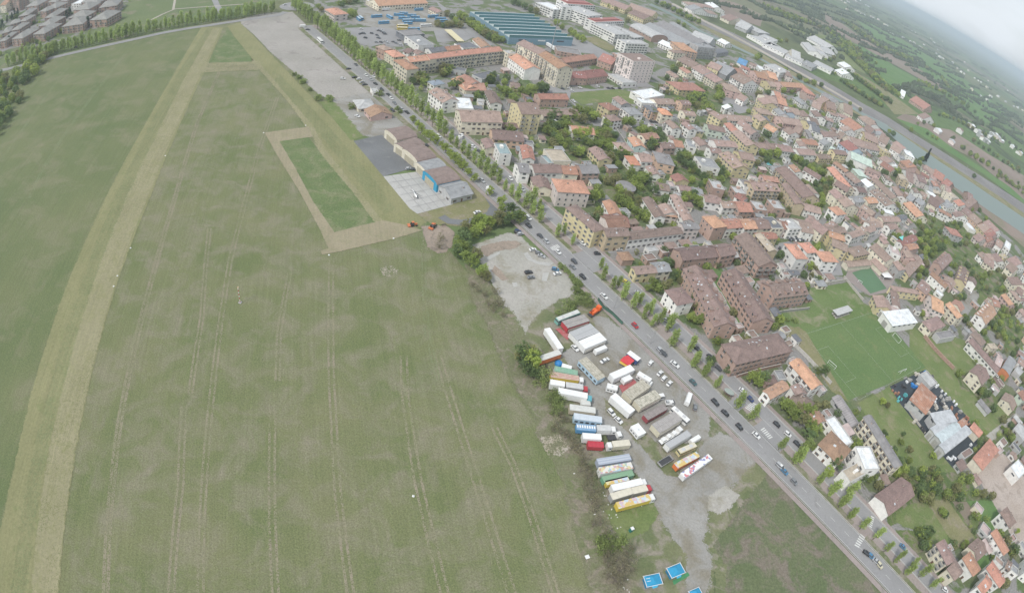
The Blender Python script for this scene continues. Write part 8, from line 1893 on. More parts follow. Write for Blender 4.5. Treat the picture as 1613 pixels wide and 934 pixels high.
FAR += [(x, y, 2.8+4.2*((x*7.3+y*3.1) % 1), ('round', 'deep', 'fresh', 'olive')[int(abs(x*3+y)) % 4]) for x, y in P2(INFILL_TREES)]
# far hedgerows and woods beyond about 900 m, one mass
if FAR:
    mb = MB(); lib = {}
    for (x, y, h, kd) in FAR:
        rng = random.Random(int(x+y)); lm = leafmat(kd)
        for j in range(80 if y > 900 else (260 if h > 5.5 else 110)):
            d = Vector((rng.gauss(0, 1), rng.gauss(0, 1), rng.gauss(0, 1))).normalized()*rng.uniform(.6, 1)
            p = Vector((x+d.x*h*.45, y+d.y*h*.45, h*.5+d.z*h*.45)); a = Vector((rng.gauss(0, 1), rng.gauss(0, 1), rng.gauss(0, 1))).normalized(); b = a.cross(d).normalized()
            sz_ = 1. if y > 900 else .5; a *= h*.16*sz_; b *= h*.13*sz_; mb.poly([p-a, p+b, p+a, p-b], lm)
    o = mb.build('distant_trees', kind='stuff'); o['label'] = 'farther garden trees, hedges and woods of the town and beyond the railway'; o['category'] = 'trees'
# far woods and hedges scattered to the horizon
mb = MB(); rng = random.Random(5); DW = plain('far_foliage', (.07, .09, .05), 1, 0, .4, .02)
for i in range(900):
    d = 1300*math.exp(rng.random()*2.6); a = R(rng.uniform(5, 62)); x, y = d*math.sin(a), d*math.cos(a)
    if y-x*.55 < 650: continue
    L = rng.uniform(40, 260); az = R(38)+rng.choice((0, 0, math.pi/2))+rng.gauss(0, .1); n = int(L/9)
    for j in range(n):
        t = (j/n-.5)*L; px_ = x+math.cos(az)*t+rng.gauss(0, 2); py_ = y+math.sin(az)*t+rng.gauss(0, 2); hh = rng.uniform(5, 12)
        P = [(px_+rng.uniform(3, 7)*math.cos(k*1.257), py_+rng.uniform(3, 7)*math.sin(k*1.257), hh*rng.uniform(.3, .6)) for k in range(5)]
        mb.poly(P+[(px_, py_, hh), *[(p[0], p[1], 0) for p in P]], DW, [(k, (k+1) % 5, 5) for k in range(5)]+[(6+k, 6+(k+1) % 5, (k+1) % 5, k) for k in range(5)])
o = mb.build('distant_hedgerows', kind='stuff'); o['label'] = 'far hedgerows and copses fading into the haze'; o['category'] = 'trees'

# ------------------------------------------------------------------ small far houses
HV = []
for i, (x, y) in enumerate(P2(FAR_HOUSES)):
    rng = random.Random(i); L, Wd, h = rng.uniform(12, 26), rng.uniform(9, 14), rng.uniform(5, 8); k = rng.choice(('white', 'white', 'cream', 'greyw', 'pinkw')); rk = rng.choice(('greyw', 'pink', 'white', 'greyw'))
    o = thing('farm_house', 'house', f'tiny far {WN.get(k, k)} house with {RN_.get(rk, rk)} roof', x, y, R(38)+rng.gauss(0, .15))
    w = MB(); hl, hw = L/2, Wd/2; C = [(-hl, -hw), (hl, -hw), (hl, hw), (-hl, hw)]
    for q_ in range(4):
        a, b = C[q_], C[(q_+1) % 4]; tp = [(b[0], b[1], h), (a[0], a[1], h)] if q_ in (0, 2) else [(b[0], b[1], h), (a[0], 0, h+hw*.4), (a[0], a[1], h)]
        w.poly([(a[0], a[1], 0), (b[0], b[1], 0)]+tp, wmat(k))
    w.build('wall', o); r = MB()
    for s in (-1, 1): r.poly([(-hl-.5, s*(hw+.5), h-.1), (hl+.5, s*(hw+.5), h-.1), (hl+.5, 0, h+hw*.42), (-hl-.5, 0, h+hw*.42)], rmat(rk))
    r.build('roof', o)

# ------------------------------------------------------------------ cars
PAINT = dict(white=(.70, .70, .69), silver=(.42, .43, .44), grey=(.20, .21, .22), dark=(.07, .075, .085), black=(.025, .026, .03), red=(.40, .03, .04), blue=(.07, .19, .32),
    navy=(.03, .05, .14), teal=(.06, .12, .13), yellow=(.62, .50, .06), cream=(.56, .52, .38))
def car_meshes(col, style):
    pm = plain(f'car_paint_{col}', PAINT[col], .3, .0, .03); hw = .86
    prof = {0: [(-2.1, .35), (-2.13, .75), (-1.95, .95), (-1.2, 1.0), (1.15, .96), (1.9, .82), (2.12, .62), (2.1, .35)],
            1: [(-2.0, .35), (-2.03, .9), (-1.95, 1.02), (-1.2, 1.04), (1.05, 1.0), (1.85, .84), (2.05, .6), (2.0, .35)]}[style]
    cab = {0: [(-1.55, .98), (-.95, 1.40), (.25, 1.42), (1.0, .97)], 1: [(-1.92, 1.0), (-1.7, 1.48), (.2, 1.52), (1.05, .99)]}[style]
    b = MB(); n = len(prof); V = []
    for s, t in ((-1, 1), (1, 1)):
        V += [(x, s*hw*(1 if z < .8 else .96)*(.93 if abs(x) > 1.9 else 1), z) for x, z in prof]
    F = [tuple(range(n-1, -1, -1)), tuple(range(n, 2*n))]+[(i, (i+1) % n, n+(i+1) % n, n+i) for i in range(n)]
    b.poly(V, pm, F)
    for s in (-1, 1):
        b.box((2.08, s*.6, .66), (.08, .34, .14), plain('headlight_glass', (.6, .6, .58), .2)); b.box((-2.08, s*.66, .75), (.06, .24, .16), plain('tail_light', (.3, .02, .02), .3))
    b.box((0, 0, .4), (4.0, 1.5, .14), DARKM)
    g_ = MB(); cw = [.80, .66, .66, .80]; V = []
    for s in (-1, 1): V += [(x, s*w_, z) for (x, z), w_ in zip(cab, cw)]
    g_.poly(V, GLASS, [(3, 2, 1, 0), (4, 5, 6, 7), (0, 1, 5, 4), (2, 3, 7, 6)])
    rf = MB(); (x1, z1), (x2, z2) = cab[1], cab[2]
    rf.poly([(x1-.05, -.68, z1), (x2+.05, -.68, z2), (x2+.05, .68, z2), (x1-.05, .68, z1), (x1, -.64, z1+.05), (x2, -.64, z2+.05), (x2, .64, z2+.05), (x1, .64, z1+.05)], pm,
            [(4, 5, 6, 7), (0, 1, 5, 4), (1, 2, 6, 5), (2, 3, 7, 6), (3, 0, 4, 7), (0, 3, 2, 1)])
    return b.mesh('body'), g_.mesh('cabin_glass'), rf.mesh('roof_panel')
wh = MB(); wh.tube((0, -.1, 0), (0, .1, 0), .33, .33, RUBBER, 12); wh.tube((0, -.115, 0), (0, .115, 0), .19, .19, plain('wheel_rim', (.4, .4, .4), .4, .5), 8); WHEEL = wh.mesh('wheel')
bw = MB(); bw.tube((0, -.15, 0), (0, .15, 0), .48, .48, RUBBER, 12); bw.tube((0, -.165, 0), (0, .165, 0), .24, .24, plain('wheel_rim', (.4, .4, .4), .4, .5), 8); BWHEEL = bw.mesh('wheel')
CM = {}
GZ = 9*LV+.025
for i, ln in enumerate(CARS.strip().split('\n')):
    col, x, y, rz, L = ln.split(); x, y, rz, L = map(float, (x, y, rz, L)); st = i % 2
    if (col, st) not in CM: CM[(col, st)] = car_meshes(col, st)
    nmc = ('saloon car', 'hatchback')[st]
    o = thing('parked_car' if not -1 < (Vector((x, y))-RC).dot(RN) < 11.5 else 'moving_car', 'car', f'{col} {nmc}', x, y, rz, GZ if -17 < (Vector((x, y))-RC).dot(RN) < 11.5 else 6*LV)
    o.scale = (L/4.25, 1.02, 1.02)
    for nm_, me in zip(('body', 'cabin_glass', 'roof_panel'), CM[(col, st)]): link(nm_, me, o)
    for sx in (-1.3, 1.3):
        for sy in (-.76, .76): link('wheel', WHEEL, o, loc=(sx, sy, .33))

# ------------------------------------------------------------------ trailers, lorries, coaches and folded rides of the fairground
LC = dict(white=(.72, .72, .71), pale=(.55, .55, .53), tan=(.46, .42, .34), cream=(.60, .56, .44), green=(.16, .36, .24), red=(.42, .05, .06), orange=(.66, .19, .06), yellow=(.66, .50, .08), navy=(.05, .09, .22),
    maroon=(.30, .07, .08), lightblue=(.42, .56, .66), blue=(.10, .30, .50), bluepaint=(.10, .28, .50), grey=(.36, .36, .36), greyblue=(.34, .38, .46), beige=(.50, .44, .34), yellowpale=(.60, .54, .30), greenside=(.18, .38, .33))
def lroof(k):
    t = {'white': lambda: plain('white_roof', (.74, .74, .73), .5, 0, .05), 'pale': lambda: plain('pale_roof', (.56, .56, .53), .7, 0, .1), 'greyribs': lambda: ribs('slatted_grey_roof', (.22, .21, .20), (.36, .34, .33), .9, (.40, .37, .34), 'Y'),
         'greymetal': lambda: ribs('ribbed_metal_roof', (.38, .385, .39), (.44, .445, .45), .6), 'tan': lambda: ribs('dirty_tan_roof', (.34, .31, .25), (.56, .53, .45), .5, (.27, .25, .19)),
         'tangrey': lambda: ribs('mossy_roof', (.40, .38, .31), (.60, .57, .49), .45, (.22, .21, .16)), 'greydirty': lambda: ribs('dirty_grey_roof', (.28, .26, .25), (.36, .34, .33), .45, (.42, .40, .38)),
         'brownroof': lambda: ribs('weathered_brown_roof', (.24, .21, .20), (.32, .28, .27), .5, (.20, .18, .17)), 'greenroof': lambda: ribs('green_roof', (.17, .34, .24), (.22, .40, .29), .5, (.30, .38, .30)),
         'pinkroof': lambda: ribs('dusty_pink_roof', (.42, .20, .19), (.50, .34, .28), .4, (.50, .44, .34), 'Y'), 'palegrey': lambda: plain('pale_grey_roof', (.52, .52, .51), .7), 'darkbed': lambda: plain('dark_load_bed', (.06, .06, .065), .8),
         'creamroof': lambda: plain('cream_roof', (.60, .56, .46), .7, 0, .12, .6), 'tarp': lambda: plain('pale_tarpaulin', (.52, .57, .62), .6, 0, .08), 'bluewin': lambda: plain('blue_roof', (.20, .34, .50), .6),
         'redroof': lambda: plain('red_tarpaulin', (.44, .04, .06), .6), 'greyblue': lambda: ribs('greyblue_roof', (.32, .36, .44), (.44, .47, .52), .3, None, 'Y'), 'greenlattice': lambda: ribs('green_lattice', (.07, .22, .13), (.30, .42, .28), 1.2),
         'showmulti': lambda: blobs('painted_pictures', [(.66, .62, .55), (.50, .30, .24), (.36, .50, .58), (.66, .64, .60), (.60, .53, .30), (.38, .48, .40), (.64, .62, .60), (.52, .36, .42)], 1.1),
         'showyellow': lambda: blobs('painted_yellow', [(.60, .44, .16), (.62, .56, .32), (.60, .46, .18), (.48, .56, .62), (.62, .48, .20), (.56, .42, .44), (.62, .60, .54)], .9),
         'showwhite': lambda: blobs('painted_white', [(.74, .74, .73), (.74, .74, .73), (.58, .22, .24), (.74, .74, .73), (.26, .28, .48), (.74, .74, .73)], 1.2),
         'bluebus': lambda: plain('coach_blue_roof', (.13, .31, .47), .4), 'palebluebus': lambda: plain('coach_pale_roof', (.46, .58, .66), .4), 'lightbluebus': lambda: plain('coach_light_blue_roof', (.25, .50, .66), .4), 'whitebus': lambda: plain('coach_white_roof', (.68, .68, .66), .4)}
    return t[k]()
TN2 = dict(bus='coach', ride='folded_ride', van='van', trailer='trailer', truck='lorry', booth='booth_trailer', camper='motorhome', caravan='caravan', cab='lorry_cab', flatbed='flatbed_lorry', openbed='open_trailer', show='show_trailer',
           container='container', truckback='lorry', tanker='tanker', pickup='pickup_truck')
def add_cab(o, x, w, col, h=2.7):
    cm = plain(f'cab_paint_{col}', LC.get(col, (.7, .7, .7)) if col != 'teal' else (.12, .36, .42), .35, 0, .03)
    m = MB(); m.box((x, 0, .55+h/2-.2), (1.9, w, h-.5), cm, 0, (.9, .94)); m.box((x, 0, h+.12), (1.5, w*.8, .25), cm, 0, (.8, .8)); m.build('cab', o)
    g = MB(); g.box((x+.93, 0, 1.95), (.08, w*.86, .8), GLASS)
    for s in (-1, 1): g.box((x+.2, s*w*.49, 1.95), (.8, .06, .65), GLASS)
    g.build('windscreen', o)
for ln in LONG.strip().split('\n'):
    x, y, rz, L, w, h, ty, rc, sc, lab = ln.split(';'); x, y, rz, L, w, h = map(float, (x, y, rz, L, w, h))
    cabc = 'white'
    if sc == 'redcab': sc, cabc = 'grey', 'red'
    if sc == 'tealcab': sc, cabc = 'white', 'teal'
    if ty == 'bus': L = min(max(L, 9), 13)
    nm = TN2[ty]; sn = {'greenside': 'green', 'bluepaint': 'blue', 'yellowpale': 'pale yellow', 'greyblue': 'grey blue'}.get(sc, sc)
    desc = lab or (f'{sn} {nm}'.replace('_', ' ') if ty != 'bus' else f'{sn} coach with ' + {'bluebus': 'blue', 'palebluebus': 'pale', 'lightbluebus': 'light blue', 'whitebus': 'white'}[rc] + ' roof')
    o = thing(nm, nm.replace('_', ' '), desc, x, y, rz, 6*LV, unique=bool(lab)); sm = plain(f'panel_{sc}', LC[sc], .5, 0, .08); rm = lroof(rc); z0 = .75
    bl, bx = L, 0.
    if ty == 'truck': bl = L-2.2; bx = -1.1; add_cab(o, L/2-1.0, w*.96, cabc, min(h, 2.9))
    if ty == 'truckback': bl = L-2.2; bx = 1.1; add_cab(o, -L/2+1.0, w*.96, cabc, min(h, 2.9))
    if ty in ('trailer', 'container', 'ride', 'show', 'booth', 'truck', 'truckback', 'caravan', 'camper'):
        if ty in ('caravan', 'container'): z0 = .45
        m = MB(); m.box((bx, 0, (z0+h)/2), (bl, w, h-z0-.05), sm); m.box((bx, 0, z0-.08), (bl*.98, w*.8, .16), DARKM); m.build('body', o)
        r = MB(); r.box((bx, 0, h), (bl+.12, w+.12, .14), rm)
        if rc in ('tan', 'tangrey', 'greyribs', 'greydirty', 'greymetal', 'brownroof', 'greenroof', 'white'):
            n = max(3, int(bl/(1.2 if ty == 'ride' else 2.2)))
            for k in range(n+1): r.box((bx-bl/2+bl*k/n, 0, h+.11), (.14, w+.12, .09), rm)
            for s in ((-1, 0, 1) if ty == 'ride' else (-1, 1)): r.box((bx, s*(w/2-.05), h+.13), (bl, .12, .12), rm)
        r.build('roof', o)
        if ty == 'ride':                                            # folded gondolas and side panels
            for s in (-1, 1):
                d = MB(); d.box((bx, s*(w/2+.12), 1.7), (bl*.9, .12, 1.7), plain('ride_panel', (.60, .56, .50))); d.build('side_panel', o)
        if rc == 'bluewin':
            for k in range(8):
                d = MB(); d.box((bx-bl/2+(k+.5)*bl/8, .2, h+.16), (bl/8*.6, w*.45, .14), WHITE); d.build('roof_frame', o)
        if ty in ('trailer',) and sc in ('lightblue',):
            for k in range(5):
                for s in (-1, 1): d = MB(); d.box((bx-bl/2+(k+.5)*bl/5, s*(w/2+.03), 2.), (1.3, .06, 1.), GLASS); d.build('window', o)
        if ty in ('caravan', 'camper'):
            for k in range(3):
                for s in (-1, 1): d = MB(); d.box((-bl*.3+k*bl*.3, s*(w/2+.02), 1.6), (.9, .05, .6), GLASS); d.build('window', o)
            d = MB(); d.box((0, 0, h+.12), (.7, .7, .14), SKYL); d.build('roof_hatch', o)
            if ty == 'camper': d = MB(); d.box((L/2+.6, 0, 1.2), (1.4, w*.9, 1.3), sm, 0, (.6, .9)); d.build('bonnet', o)
        if ty in ('trailer', 'show', 'booth', 'ride', 'caravan'):
            d = MB(); d.tube((bx+bl/2, .5, .6), (bx+bl/2+1.1, 0, .6), .06, .06, DARKM, 5); d.tube((bx+bl/2, -.5, .6), (bx+bl/2+1.1, 0, .6), .06, .06, DARKM, 5); d.build('drawbar', o)
        if ty == 'booth':
            d = MB(); d.box((0, w/2+.04, h-.6), (bl, .08, .7), plain('navy_band', (.05, .09, .25))); d.build('stripe', o)
    elif ty in ('bus', 'van', 'tanker'):
        m = MB(); tp = (.97, .9); m.box((0, 0, .4+(h-.4)*.26), (L, w, (h-.4)*.52), sm); m.box((0, 0, .4+(h-.4)*.92), (L*.985, w*.96, (h-.4)*.16), sm, 0, (.985, .9)); m.build('body', o)
        r = MB(); r.box((0, 0, h+.03), (L*.96, w*.84, .1), rm, 0, (.98, .92)); r.build('roof', o)
        g = MB(); g.box((0, 0, .4+(h-.4)*.68), (L*.985, w*.97, (h-.4)*.32), GLASS if ty == 'bus' else sm); g.build('window' if ty == 'bus' else 'side_panel', o)
        g = MB(); g.box((L/2-.02, 0, .4+(h-.4)*.62), (.1, w*.85, (h-.4)*.34), GLASS); g.build('windscreen', o)
        if ty == 'bus':
            for k in (-.25, .2): d = MB(); d.box((k*L, 0, h+.14), (1.6, w*.5, .16), plain('roof_unit', (.5, .5, .5))); d.build('roof_hatch', o)
    else:
        if ty in ('flatbed', 'openbed', 'pickup'):
            m = MB(); m.box((-.6, 0, .85), (L-1.4, w, .25), DARKM)
            if ty != 'flatbed':
                for s in (-1, 1): m.box((-.6, s*w/2, 1.3), (L-1.4, .1, .8), sm); m.box((-.6+s*(L-1.4)/2, 0, 1.3), (.1, w, .8), sm)
            m.build('load_bed', o); r = MB(); r.box((-.6, 0, 1.02), (L-1.6, w*.9, .06), rm); r.build('floor_panel', o)
            if ty == 'flatbed' and rc == 'white':
                for k in range(3): d = MB(); d.box((-L*.35+k*L*.25, 0, 1.7), (1.7, w*.7, 1.2+.2*(k % 2)), WHITE, .1*k); d.build('machine', o)
        if ty != 'openbed': add_cab(o, L/2-1., min(w, 2.4), cabc, 2.6 if ty != 'pickup' else 1.8)
    xs = [-bl*.38+bx, -bl*.38+bx+1.1, bl*.36+bx] if L > 5.5 else [-L*.3, L*.3]
    for q_ in xs:
        for s in (-1, 1): link('wheel', BWHEEL if L > 5.5 else WHEEL, o, loc=(q_, s*(w/2-.2), .48 if L > 5.5 else .33))

# ------------------------------------------------------------------ singular objects
A = {k: [Vector(p) for p in v] for k, v in ANCHORS.items()}
def canopy(P, h, name, cat, desc, rm, post=POLE, n=2, th=.35, rmz=0):
    x, y, rz, L, w = rect3(P); o = thing(name, cat, desc, x, y, rz, unique=True)
    r = MB(); r.box((0, 0, h), (L, w, th), rm); r.build('roof', o)
    for i in range(n+1):
        for s in (-1, 1):
            d = MB(); d.tube((0, 0, 0), (0, 0, h), .1, .1, post, 6); q_ = d.build('post', o); q_.location = ((-.45+.9*i/n)*L, s*w*.42, 0)
    return o
canopy(ANCHORS['canopy'], 4.5, 'station_canopy', 'canopy', 'long pale yellow filling station canopy on posts', plain('pale_yellow_fascia', (.62, .56, .36)), n=3, th=.8)
o = canopy(ANCHORS['pavilion'], 3.2, 'stand_canopy', 'stand', 'small grey roofed stand on thin posts beside the football pitch', plain('pale_grey_sheet', (.46, .46, .45)), n=4, th=.2)
x, y, rz, L, w = rect3(ANCHORS['pavilion'])
for k in range(3):
    d = MB(); d.box((0, (-.3+k*.3)*w, .3+.3*k), (L*.9, w*.25, .3+.1*k), SLAB); d.build('bench', o)
for nm, ds in (('parasol', 'square white canopy beside the green court'), ('parasol2', 'square white canopy in the yard near the cream gabled house'), ('parasol3', 'second smaller white canopy in the yard near the cream gabled house')):
    x, y, rz, L, w = rect3(ANCHORS[nm]); o = thing('sun_canopy', 'canopy', ds, x, y, rz, unique=True)
    m = MB(); m.poly([(-L/2, -w/2, 2.9), (L/2, -w/2, 2.9), (L/2, w/2, 2.9), (-L/2, w/2, 2.9), (0, 0, 3.5)], WHITE, [(0, 1, 4), (1, 2, 4), (2, 3, 4), (3, 0, 4)])
    for s in (-1, 1): m.box((0, s*w/2, 2.8), (L, .04, .25), WHITE); m.box((s*L/2, 0, 2.8), (.04, w, .25), WHITE)
    m.build('canopy_cloth', o)
    for sx in (-1, 1):
        for sy in (-1, 1): d = MB(); d.tube((0, 0, 0), (0, 0, 2.8), .06, .06, POLE, 5); q_ = d.build('post', o); q_.location = (sx*L*.47, sy*w*.47, 0)
# blue gazebo tents at the bottom edge
BLU = plain('blue_tarpaulin', (.02, .27, .47), .5, 0, .1); BLU2 = plain('light_blue_tarpaulin', (.05, .36, .56), .5)
for i, nm in enumerate(('gazebo1', 'gazebo2', 'gazebo3')):
    x, y, rz, L, w = rect3(ANCHORS[nm])
    o = thing('fair_booth', 'tent', ('blue roofed booth with two pale stripes near the bottom edge', 'plain blue roofed booth with a green mat in front', 'blue roofed booth cut off by the bottom edge')[i], x, y, rz, unique=True)
    m = MB(); hx, hy = L/2-.3, w/2-.3
    m.poly([(-hx, -hy, 2.4), (hx, -hy, 2.4), (hx, hy, 2.4), (-hx, hy, 2.4), (-hx*.5, 0, 3.1), (hx*.5, 0, 3.1)], BLU, [(0, 1, 5, 4), (1, 2, 5), (2, 3, 4, 5), (3, 0, 4)])
    m.build('canopy_cloth', o)
    f = MB()
    for s in (-1, 1): f.box((0, s*(hy+.12), 2.42), (L, .16, .14), WHITE); f.box((s*(hx+.12), 0, 2.42), (.16, w, .14), WHITE)
    f.build('frame', o)
    c = MB(); c.box((0, 0, 1.15), (hx*1.8, hy*1.8, 2.3), plain('booth_side', (.03, .20, .36), .6)); c.build('side_curtain', o)
    fl_ = MB(); fl_.poly([(hx, -hy*.4, 2.4), (hx+.9, -hy*.3, 1.9), (hx+.8, hy*.3, 1.9), (hx, hy*.5, 2.42)], BLU2); fl_.build('flap', o)
    if i == 0:
        for k in (-.18, .05): d = MB(); d.box((k*L, -hy*.45, 2.83), (.16, hy*.9, .03), WHITE); q_ = d.build('stripe', o); q_.rotation_euler = (math.atan2(.7, hy)*.0, 0, 0)
P = ANCHORS['mat']; m = MB(); m.poly([(p[0], p[1], 7.5*LV) for p in P], plain('artificial_turf', (.06, .24, .10), .9)); m.poly([(p[0], p[1], 7.5*LV-.02) for p in P], DARKM)
o = m.build('turf_mat'); o['category'] = 'mat'; o['label'] = 'green artificial turf mat before the second blue booth'
x, y = ANCHORS['toilet'][0]; o = thing('portable_toilet', 'toilet', 'dark green portable toilet with white roof on the grass', x, y, .6, .2, unique=True)
m = MB(); m.box((0, 0, 1.1), (1.1, 1.1, 2.2), plain('dark_green_plastic', (.02, .17, .15), .5)); m.box((.56, 0, 1.05), (.04, .8, 1.9), plain('green_plastic_door', (.03, .23, .2), .5)); m.build('cabin', o)
m = MB(); m.box((0, 0, 2.3), (1.25, 1.25, .22), WHITE, 0, (.8, .8)); m.build('roof', o)
x, y, rz, L, w = rect3(ANCHORS['board']); o = thing('white_panel', 'panel', 'white panel lying on the grass beside the footpath', x, y, rz, .2, unique=True)
m = MB(); m.box((0, 0, .4), (L, w, .12), WHITE); m.build('top', o); m = MB(); m.box((0, 0, .18), (L*.9, w*.9, .32), POLE); m.build('base', o)
# striped windsock pole in the field
x, y = ANCHORS['windsock'][0]; o = thing('windsock_pole', 'windsock', 'red and white striped windsock pole standing in the open field', x, y, 0, unique=True); RED = plain('signal_red', (.48, .07, .04), .6)
for k in range(8):
    d = MB(); d.tube((0, 0, k*1.05), (0, 0, (k+1)*1.05), .16, .16, RED if k % 2 == 0 else WHITE, 8); d.build('pole_band', o)
d = MB(); d.tube((0, 0, 8.3), (-.4, .9, 8.1), .28, .2, plain('sock_orange', (.62, .40, .22)), 8); d.tube((-.4, .9, 8.1), (-.6, 1.6, 7.3), .2, .12, WHITE, 8); d.build('sock', o)
d = MB(); d.box((0, 0, .15), (1.4, 1.4, .3), plain('concrete_block', (.35, .35, .34))); d.build('base', o)
mk_ = MB(); mk_.tube((0, 0, 0), (0, 0, .4), .45, .1, WHITE, 12); mk_.box((0, 0, .02), (.8, .8, .05), WHITE); MKM = mk_.mesh('runway_marker')
for nm in ('marker', 'marker2', 'marker3', 'marker4'):
    for p in ANCHORS[nm]: thing('runway_marker', 'marker', 'small white cone marker on the grass airfield', p[0], p[1], 0, 6*LV, MKM)
# light gyroplane / helicopter on the apron
p, q_ = A['heli']; o = thing('light_helicopter', 'helicopter', 'small white helicopter parked on the pale concrete apron', p.x, p.y, math.atan2((q_-p).y, (q_-p).x), 6*LV, unique=True)
m = MB(); m.tube((1.9, 0, 1.2), (1., 0, 1.25), .25, .75, GLASS, 10); m.tube((1., 0, 1.25), (-.6, 0, 1.35), .75, .6, WHITE, 10); m.tube((-.6, 0, 1.35), (-5.2, 0, 1.75), .45, .1, WHITE, 8); m.build('fuselage', o)
for s in (-1, 1): m = MB(); m.tube((-1.4, s*.95, .1), (1.7, s*.95, .1), .06, .06, DARKM, 5); m.tube((.6, s*.9, .1), (.6, s*.4, .8), .05, .05, DARKM, 5); m.tube((-.8, s*.9, .1), (-.8, s*.4, .9), .05, .05, DARKM, 5); m.build('skid', o)
m = MB(); m.tube((0, 0, 1.9), (0, 0, 2.7), .08, .08, DARKM, 6); m.build('mast', o)
for a in (0, math.pi): m = MB(); m.box((2.3*math.cos(a+.5), 2.3*math.sin(a+.5), 2.7), (4.5, .22, .04), DARKM, a+.5); m.build('rotor_blade', o)
m = MB(); m.box((-5.2, 0, 2.1), (.5, .06, 1.1), WHITE); m.build('tail_fin', o)
ORG = plain('machine_orange', (.55, .16, .06), .5)
def tractor(P, lab, big=1.):
    p, q_ = P; o = thing('tractor', 'tractor', lab, p.x, p.y, math.atan2((q_-p).y, (q_-p).x), .2, unique=True)
    m = MB(); m.box((.9, 0, 1.15), (1.9, .8, .8), ORG, 0, (.95, .85)); m.build('bonnet', o)
    m = MB(); m.box((-.5, 0, 1.7), (1.3, 1.3, 1.3), GLASS, 0, (.8, .85)); m.box((-.5, 0, 2.4), (1.3, 1.4, .14), ORG); m.build('cab', o)
    for s in (-1, 1):
        m = MB(); m.tube((-.8, s*.75, .75), (-.8, s*1.15, .75), .78, .78, RUBBER, 14); m.build('wheel', o); m = MB(); m.tube((1.4, s*.7, .45), (1.4, s*.98, .45), .45, .45, RUBBER, 12); m.build('wheel', o)
    m = MB(); m.box((-2.4, 0, .5), (1.4, 2.6, .35), ORG); m.tube((-1.2, 0, .6), (-1.9, 0, .6), .08, .08, DARKM); m.build('mower_deck', o)
tractor(A['tractor'], 'orange tractor with mower at the corner of the mown strips')
tractor(A['tractor2'], 'orange tractor beside the bare earth patch')
p = A['harrow'][0]; o = thing('farm_implement', 'machine', 'dark farm implement standing on bare earth near the tractors', p.x, p.y, .7, .2, unique=True)
m = MB(); m.box((0, 0, .9), (2.6, .2, .2), DARKM); m.box((0, .8, .9), (2.6, .2, .2), DARKM); m.build('frame', o)
for k in range(6): m = MB(); m.tube((-1.2+k*.48, .1*(k % 2), .9), (-1.2+k*.48, .5, .1), .05, .03, ORG, 4); m.build('tine', o)
p, q_ = A['crane']; d_ = q_-p; o = thing('crane_lorry', 'lorry', 'bright orange crane lorry at the end of the fairground lot', (p.x+q_.x)/2, (p.y+q_.y)/2, math.atan2(d_.y, d_.x), .2, unique=True); L = d_.length
ORB = plain('vivid_orange', (.70, .13, .03), .45)
m = MB(); m.box((0, 0, .9), (L, 2.4, .35), DARKM); m.build('chassis', o); m = MB(); m.box((L/2-1.1, 0, 2.), (1.9, 2.3, 2.2), ORB, 0, (.85, .92)); m.build('cab', o)
m = MB(); m.box((L/2-.12, 0, 2.4), (.1, 1.9, .8), GLASS); m.build('windscreen', o); m = MB(); m.box((-.8, 0, 1.7), (L*.45, 2.2, 1.3), ORB); m.build('superstructure', o)
m = MB(); m.tube((-.8, .3, 2.4), (-L/2-.5, .3, 3.3), .25, .2, ORB, 6); m.tube((-L/2-.5, .3, 3.3), (-L/2+1.5, .3, 3.9), .18, .15, DARKM, 6); m.build('arm', o)
for xx in (-L*.35, -L*.15, L*.33):
    for s in (-1, 1): link('wheel', BWHEEL, o, loc=(xx, s*1., .48))
p = A['dome'][0]; o = thing('tarpaulin_dome', 'tarpaulin', 'round bright blue tarpaulin bundle beside the orange sided trailer', p.x, p.y, 0, .2, unique=True)
m = MB(); n = 12
for k in range(4):
    r0, r1 = 1.7*math.cos(k*math.pi/8), 1.7*math.cos((k+1)*math.pi/8); z0, z1 = 1.6*math.sin(k*math.pi/8), 1.6*math.sin((k+1)*math.pi/8)
    for j in range(n):
        a0, a1 = j*6.2832/n, (j+1)*6.2832/n; w0, w1 = 1+.06*(j % 2), 1+.06*((j+1) % 2)
        m.poly([(r0*w0*math.cos(a0), r0*w0*math.sin(a0), z0), (r0*w1*math.cos(a1), r0*w1*math.sin(a1), z0), (r1*w1*math.cos(a1), r1*w1*math.sin(a1), z1), (r1*w0*math.cos(a0), r1*w0*math.sin(a0), z1)], plain('vivid_blue_tarp', (.02, .20, .50), .5))
m.build('cover', o)
for nm, h, mt, ds in (('awning_red', 3., plain('red_awning_cloth', (.58, .05, .06), .7), 'bright red awning cloth beside the navy striped booth'), ('awning_yellow', 2.6, plain('yellow_awning_cloth', (.62, .42, .08), .7), 'yellow lower flap beside the bright red awning')):
    P = A[nm]; c = sum(P, Vector((0, 0)))/len(P); o = thing('awning', 'awning', ds, c.x, c.y, 0, unique=True); m = MB(); n = len(P)
    V = [(p.x-c.x, p.y-c.y, h) for p in P]; m.poly(V+[(v[0], v[1], h+.08) for v in V], mt, [tuple(range(n)), tuple(range(2*n-1, n-1, -1))]+[(i, (i+1) % n, n+(i+1) % n, n+i) for i in range(n)]); m.build('cloth', o)
    for v in V: d = MB(); d.tube((v[0]*.95, v[1]*.95, 0), (v[0]*.95, v[1]*.95, h), .05, .05, POLE, 5); d.build('post', o)
